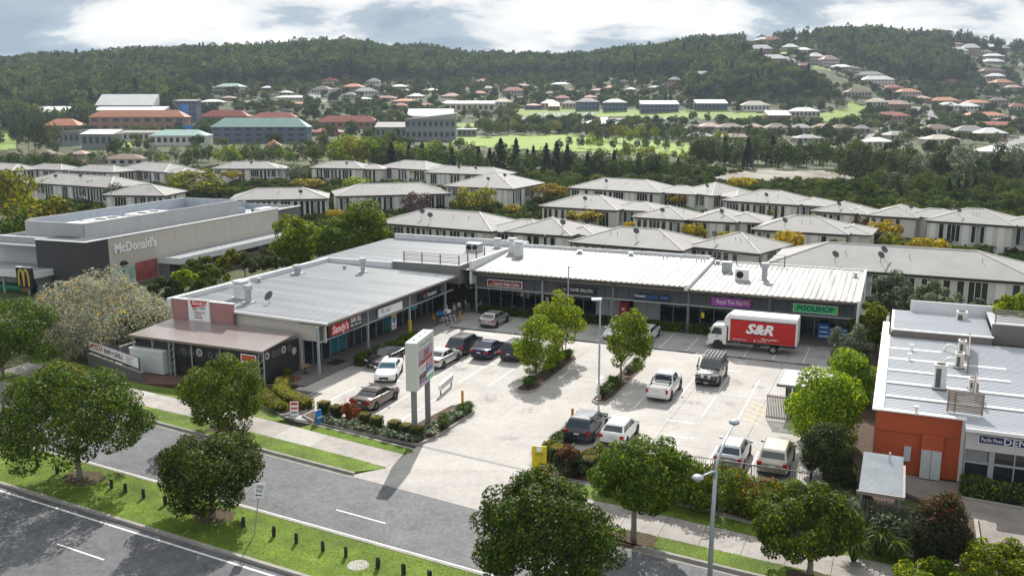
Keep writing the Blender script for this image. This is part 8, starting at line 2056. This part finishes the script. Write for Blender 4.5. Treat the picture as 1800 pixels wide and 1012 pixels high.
for a in (-28, 0, 28): MB(STEEL).box(a * k - 0.1, a * k + 0.1, -5, -4.8, -0.5, 2.6).build('pole', t)
FOOT.append((b.x, b.y, 45 * k))
FCM = {}
def farcar(label, px, py, col, gp):
    b = ground_at(px, py, 330.0); key = col
    if key not in FCM:
        pm_ = carpaint('far_car_%s' % col, {'white': (0.7, 0.7, 0.7), 'silver': (0.45, 0.45, 0.45), 'red': (0.4, 0.02, 0.02), 'dark': (0.03, 0.03, 0.035), 'blue': (0.03, 0.06, 0.2)}[col])
        bd = MB(pm_).mesh([(-.9, -2.2, .3), (.9, -2.2, .3), (.9, 2.2, .3), (-.9, 2.2, .3), (-.9, -2.2, .8), (.9, -2.2, .8), (.9, 2.2, .9), (-.9, 2.2, .9)], [(4, 5, 6, 7), (0, 1, 5, 4), (1, 2, 6, 5), (2, 3, 7, 6), (3, 0, 4, 7)]).data('body')
        cb_ = MB(CGLASS).mesh([(-.85, -1.6, .85), (.85, -1.6, .85), (.85, 1.3, .88), (-.85, 1.3, .88), (-.65, -1.1, 1.42), (.65, -1.1, 1.42), (.65, .6, 1.42), (-.65, .6, 1.42)], [(0, 1, 5, 4), (1, 2, 6, 5), (2, 3, 7, 6), (3, 0, 4, 7)]).use(pm_).poly([(-.65, -1.1, 1.43), (.65, -1.1, 1.43), (.65, .6, 1.43), (-.65, .6, 1.43)]).data('cabin')
        wh_ = MB(TYRE)
        for x in (-.85, .85):
            for y in (-1.4, 1.4): wh_.tube((x - .1, y, .32), (x + .1, y, .32), .32, .32, 8)
        FCM[key] = (bd, cb_, wh_.data('wheels'))
    t = thing('distant_car', label, 'car', b, random.uniform(-0.3, 0.3), gp)
    for nm, me in zip(('body', 'cabin', 'wheels'), FCM[key]): inst(nm, me, t)
cnt = {}
for i, x in enumerate((200, 207, 214, 245, 258, 268, 278, 291, 300, 352, 362, 394, 402, 418, 428, 436, 446, 452, 560, 575)):
    c_ = ('white', 'white', 'silver', 'white', 'red', 'dark', 'blue', 'white', 'silver')[i % 9]; cnt[c_] = cnt.get(c_, 0) + 1
    farcar('%s car in the school car park, %s such from the left' % (c_, ordw(cnt[c_])), x, 272 - (x - 200) * 0.006, c_, 'cars in the school car park')
# white conical hedge wall: a dark fence round the lawn
dfz = thing('dark_hedge_fence', 'long dark curved fence below the white tents', 'fence', ground_at(985, 215, 340.0), 0)
pts = [ground_at(x, y, 340.0) for x, y in ((905, 216), (940, 214), (985, 210.5), (1030, 209.5), (1072, 211.5))]; o_ = ground_at(985, 215, 340.0)
for i, (a, b) in enumerate(zip(pts[:-1], pts[1:])):
    d_ = b - a; mb = MB(DKW); n_ = Vector((-d_.y, d_.x, 0)).normalized() * 0.3
    mb.mesh([a - o_ - n_, b - o_ - n_, b - o_ + n_, a - o_ + n_, a - o_ - n_ + Vector((0, 0, 2.4)), b - o_ - n_ + Vector((0, 0, 2.4)), b - o_ + n_ + Vector((0, 0, 2.4)), a - o_ + n_ + Vector((0, 0, 2.4))], [(4, 5, 6, 7), (0, 1, 5, 4), (1, 2, 6, 5), (2, 3, 7, 6), (3, 0, 4, 7)]); mb.build('fence_panel', dfz)

# ------------------------------------------------------------------ forest on the hills and trees of the far suburb (uncountable: stuff)
def in_poly(poly, a, b):
    ins = False; j = len(poly) - 1
    for i in range(len(poly)):
        if (poly[i][1] > b) != (poly[j][1] > b) and a < (poly[j][0] - poly[i][0]) * (b - poly[i][1]) / (poly[j][1] - poly[i][1]) + poly[i][0]: ins = not ins
        j = i
    return ins
def to_px(p):
    z = p[2] - CAMZ; fw = p[1] * math.cos(PITCH) - z * math.sin(PITCH); up = p[1] * math.sin(PITCH) + z * math.cos(PITCH)
    return 900 + 1600 * p[0] / fw, 506 - 1600 * up / fw
HOUSEZONE = [[(590, 140), (830, 140), (1020, 150), (1020, 196), (590, 200)], [(1240, 50), (1330, 44), (1400, 60), (1560, 130), (1640, 150), (1500, 180), (1330, 120)], [(1480, 160), (1810, 140), (1810, 290), (1540, 262), (1480, 200)], [(340, 146), (600, 146), (600, 196), (340, 190)], [(1660, 72), (1800, 72), (1800, 160), (1720, 160)], [(820, 136), (1210, 132), (1210, 185), (820, 185)], [(1190, 212), (1540, 212), (1540, 256), (1190, 256)]]
CELL = {}
for fx, fy, fr in FOOT: CELL.setdefault((int(fx // 60), int(fy // 60)), []).append((fx, fy, fr))
def blocked(X, Y, pad=2.0):
    ci, cj = int(X // 60), int(Y // 60)
    for a in (ci - 1, ci, ci + 1):
        for b in (cj - 1, cj, cj + 1):
            for fx, fy, fr in CELL.get((a, b), ()):
                if (X - fx) ** 2 + (Y - fy) ** 2 < (fr + pad) ** 2: return True
    return False
FAR = {
    'gum': [kind_tree(300 + k, 330, 0.15, leaf('far_leaf_gum', (0.030, 0.048, 0.018), (0.105, 0.138, 0.036), 0.26), (0.32, 0.32, 0.34), (0, 0, 0.62), 14, 0.18, bark=BARKP, fill=0.4)[0] for k in range(3)],
    'dark': [kind_tree(310 + k, 330, 0.15, leaf('far_leaf_dark', (0.018, 0.036, 0.012), (0.066, 0.100, 0.022), 0.22), (0.32, 0.32, 0.38), (0, 0, 0.58), 14, 0.18)[0] for k in range(2)],
    'olive': [kind_tree(316, 330, 0.15, leaf('far_leaf_olive', (0.042, 0.058, 0.016), (0.13, 0.145, 0.036), 0.22), (0.36, 0.36, 0.34), (0, 0, 0.6), 14, 0.18)[0]],
    'pine': [cone_tree(320, 300, 0.13, leaf('far_leaf_pine', (0.008, 0.018, 0.009), (0.022, 0.040, 0.018), 0.15), 0.24, 0.05, 6)[0]],
}
def scatter():
    rng = np.random.default_rng(77)
    pts = {}
    def add(kind, X, Y, h, w):
        k = (kind, rng.integers(len(FAR[kind])))
        pts.setdefault(k, []).append((X, Y, terrain_z(X, Y) - 0.4, w, h))
    N_ = 34000
    Ys = 380 + (1600 - 380) * np.sqrt(rng.random(N_) * 0.95 + 0.05 * rng.random(N_))
    fx = rng.random(N_); r1 = rng.random(N_); r2 = rng.random(N_); r3 = rng.random(N_)
    for i in range(N_):
        Y = Ys[i]; X = (fx[i] * 2 - 1) * 0.64 * Y
        z = terrain_z(X, Y); px, py = to_px((X, Y, z))
        if blocked(X, Y): continue
        bad = False
        for poly in PATCHES:
            if in_poly(poly, px, py) or in_poly(poly, px, py - 3): bad = True; break
        if bad: continue
        suburb = py > 166 + 8 * math.sin(px * 0.011) and Y < 1150
        if px < 330 and Y > 760: suburb = False
        hz = any(in_poly(poly, px, py) for poly in HOUSEZONE)
        keep = 1.0
        if suburb or hz: keep = 0.32 if hz else 0.30
        if Y < 620: keep = 0.16
        if r1[i] > keep: continue
        patchy = math.sin(X * 0.012 + 1.3) * math.sin(Y * 0.015) + 0.5 * math.sin(X * 0.031 + Y * 0.02)
        if suburb or hz:
            kind = ('dark', 'gum', 'olive', 'dark')[int(r2[i] * 4)]; h = 5 + 6 * r3[i]; w = h * (0.8 + 0.5 * r2[i])
        else:
            kind = 'gum' if r2[i] < 0.5 + 0.15 * patchy else 'dark' if r2[i] < 0.86 else 'olive' if r2[i] < 0.95 else 'pine'
            h = 12 + 11 * r3[i] ** 1.5; w = h * (0.72 + 0.4 * r1[i] / max(keep, 0.01))
            if kind == 'pine': h *= 1.15; w = h * 0.9
        add(kind, X, Y, h, w)
    # emergent pines along the skyline
    for i in range(420):
        px = rng.uniform(-20, 1820); Y = rng.uniform(1440, 1520); X = (px - 900) / 1600 * Y * 1.02
        if blocked(X, Y): continue
        add(('gum', 'dark', 'gum', 'pine')[int(rng.random() * 3.3)], X, Y, rng.uniform(16, 25), rng.uniform(11, 17))
    return pts
FPTS = scatter()
def estate_bushes():
    rng = np.random.default_rng(91); n = 0
    boxes = [(o.matrix_basis.inverted(), o['fp']) for o in C.objects if o.name.startswith('townhouse') and 'fp' in o.keys()]
    for i in range(9000):
        Y = 112 + 290 * rng.random() ** 0.8; X = (rng.random() * 2 - 1) * 0.62 * Y
        u_, v_ = uv(Vector((X, Y, 0)))
        if terrain_z(X, Y) > -4.6: continue
        bad = False
        for mi, fp in boxes:
            q = mi @ Vector((X, Y, 0))
            if -1.2 < q.x < fp[0] + 1.2 and -1.2 < q.y < fp[1] + 1.2: bad = True; break
        if bad or in_poly(PATCHES[12], *to_px((X, Y, ZV))): continue
        k = ('dark', 'olive', 'gum', 'dark')[int(rng.random() * 4)]; h = rng.uniform(1.6, 4.2)
        FPTS.setdefault((k, 0), []).append((X, Y, ZV - 0.2 - h * 0.15, h * rng.uniform(1.0, 1.6), h))
estate_bushes()
def instancer(name, me_inst, P_, label):
    """one object: points on the ground, each carrying a copy of the tree"""
    A_ = np.array(P_)
    me = bpy.data.meshes.new(name); me.vertices.add(len(A_)); me.vertices.foreach_set('co', A_[:, :3].reshape(-1).copy())
    at = me.attributes.new('scl', 'FLOAT_VECTOR', 'POINT'); at.data.foreach_set('vector', np.stack([A_[:, 3], A_[:, 3], A_[:, 4]], 1).reshape(-1).copy())
    rt = me.attributes.new('rot', 'FLOAT_VECTOR', 'POINT'); z = NP.uniform(0, 6.28, len(A_)); rt.data.foreach_set('vector', np.stack([z * 0, z * 0, z], 1).reshape(-1).copy())
    o = bpy.data.objects.new(name, me); C.objects.link(o); stuff(o); o['label'] = label
    src = SRC[me_inst.name]
    ng = bpy.data.node_groups.new('scatter_' + name, 'GeometryNodeTree')
    ng.interface.new_socket('Geometry', in_out='INPUT', socket_type='NodeSocketGeometry'); ng.interface.new_socket('Geometry', in_out='OUTPUT', socket_type='NodeSocketGeometry')
    N, L = ng.nodes, ng.links
    gi, go = N.new('NodeGroupInput'), N.new('NodeGroupOutput')
    oi = N.new('GeometryNodeObjectInfo'); oi.inputs['Object'].default_value = src; oi.transform_space = 'ORIGINAL'; oi.inputs['As Instance'].default_value = True
    ip = N.new('GeometryNodeInstanceOnPoints')
    a1 = N.new('GeometryNodeInputNamedAttribute'); a1.data_type = 'FLOAT_VECTOR'; a1.inputs['Name'].default_value = 'scl'
    a2 = N.new('GeometryNodeInputNamedAttribute'); a2.data_type = 'FLOAT_VECTOR'; a2.inputs['Name'].default_value = 'rot'
    L.new(gi.outputs[0], ip.inputs['Points']); L.new(oi.outputs['Geometry'], ip.inputs['Instance'])
    L.new(a1.outputs[0], ip.inputs['Scale']); L.new(a2.outputs[0], ip.inputs['Rotation']); L.new(ip.outputs[0], go.inputs[0])
    md = o.modifiers.new('scatter', 'NODES'); md.node_group = ng
    return o
SRC = {}
def source_tree(me, kind, i):
    """the pattern tree is itself one of the wood's trees, standing at the forest edge"""
    return None
tot = 0
FOREST_LABEL = {'gum': 'grey-green gum forest covering the far hills', 'dark': 'dark-leaved forest trees on the far hills', 'olive': 'olive-green forest trees on the far hills', 'pine': 'dark pines scattered through the far hills'}
for (kind, q), P_ in FPTS.items():
    me = FAR[kind][q]
    # pattern tree = a real tree at the edge of the wood
    X, Y, z, w, h = P_[0]
    t = thing({'gum': 'gum_tree', 'dark': 'evergreen_tree', 'olive': 'leafy_tree', 'pine': 'pine_tree'}[kind], '%s at the edge of the far wood, type %s' % (LOOK[kind], ('one', 'two', 'three')[q]), 'tree', (X, Y, z), 0, 'edge trees of the far wood'); t.scale = (w, w, h)
    px_, py_ = to_px((X, Y, z)); side_ = 'left' if px_ < 600 else 'middle' if px_ < 1200 else 'right'
    t['label'] = '%s of the far wood, %s of the picture, %s of its kind' % (LOOK[kind], side_, ORD[q])
    c_ = inst('crown', me, t); SRC[me.name] = c_
    MB(BARK).chain([(0, 0, 0), (0, 0, 0.6)], [0.02, 0.01], 6).build('trunk', t)
    instancer('forest', me, P_[1:], FOREST_LABEL[kind]); tot += len(P_)
print('forest trees', tot)

# ------------------------------------------------------------------ air
hz = MB(); hz.box(-2420, 2420, -75, 2080, -9.0, 190.0)
hm = bpy.data.materials.new('haze_air'); hm.use_nodes = True
nt = hm.node_tree; nt.nodes.clear(); out = nt.nodes.new('ShaderNodeOutputMaterial'); pv = nt.nodes.new('ShaderNodeVolumePrincipled')
pv.inputs['Color'].default_value = (0.74, 0.86, 1.0, 1); pv.inputs['Density'].default_value = 0.00011; pv.inputs['Anisotropy'].default_value = 0.0
nt.links.new(pv.outputs[0], out.inputs['Volume'])
hz.use(hm); ho = hz.build('haze'); stuff(ho); ho['label'] = 'thin bluish air haze over the valley'
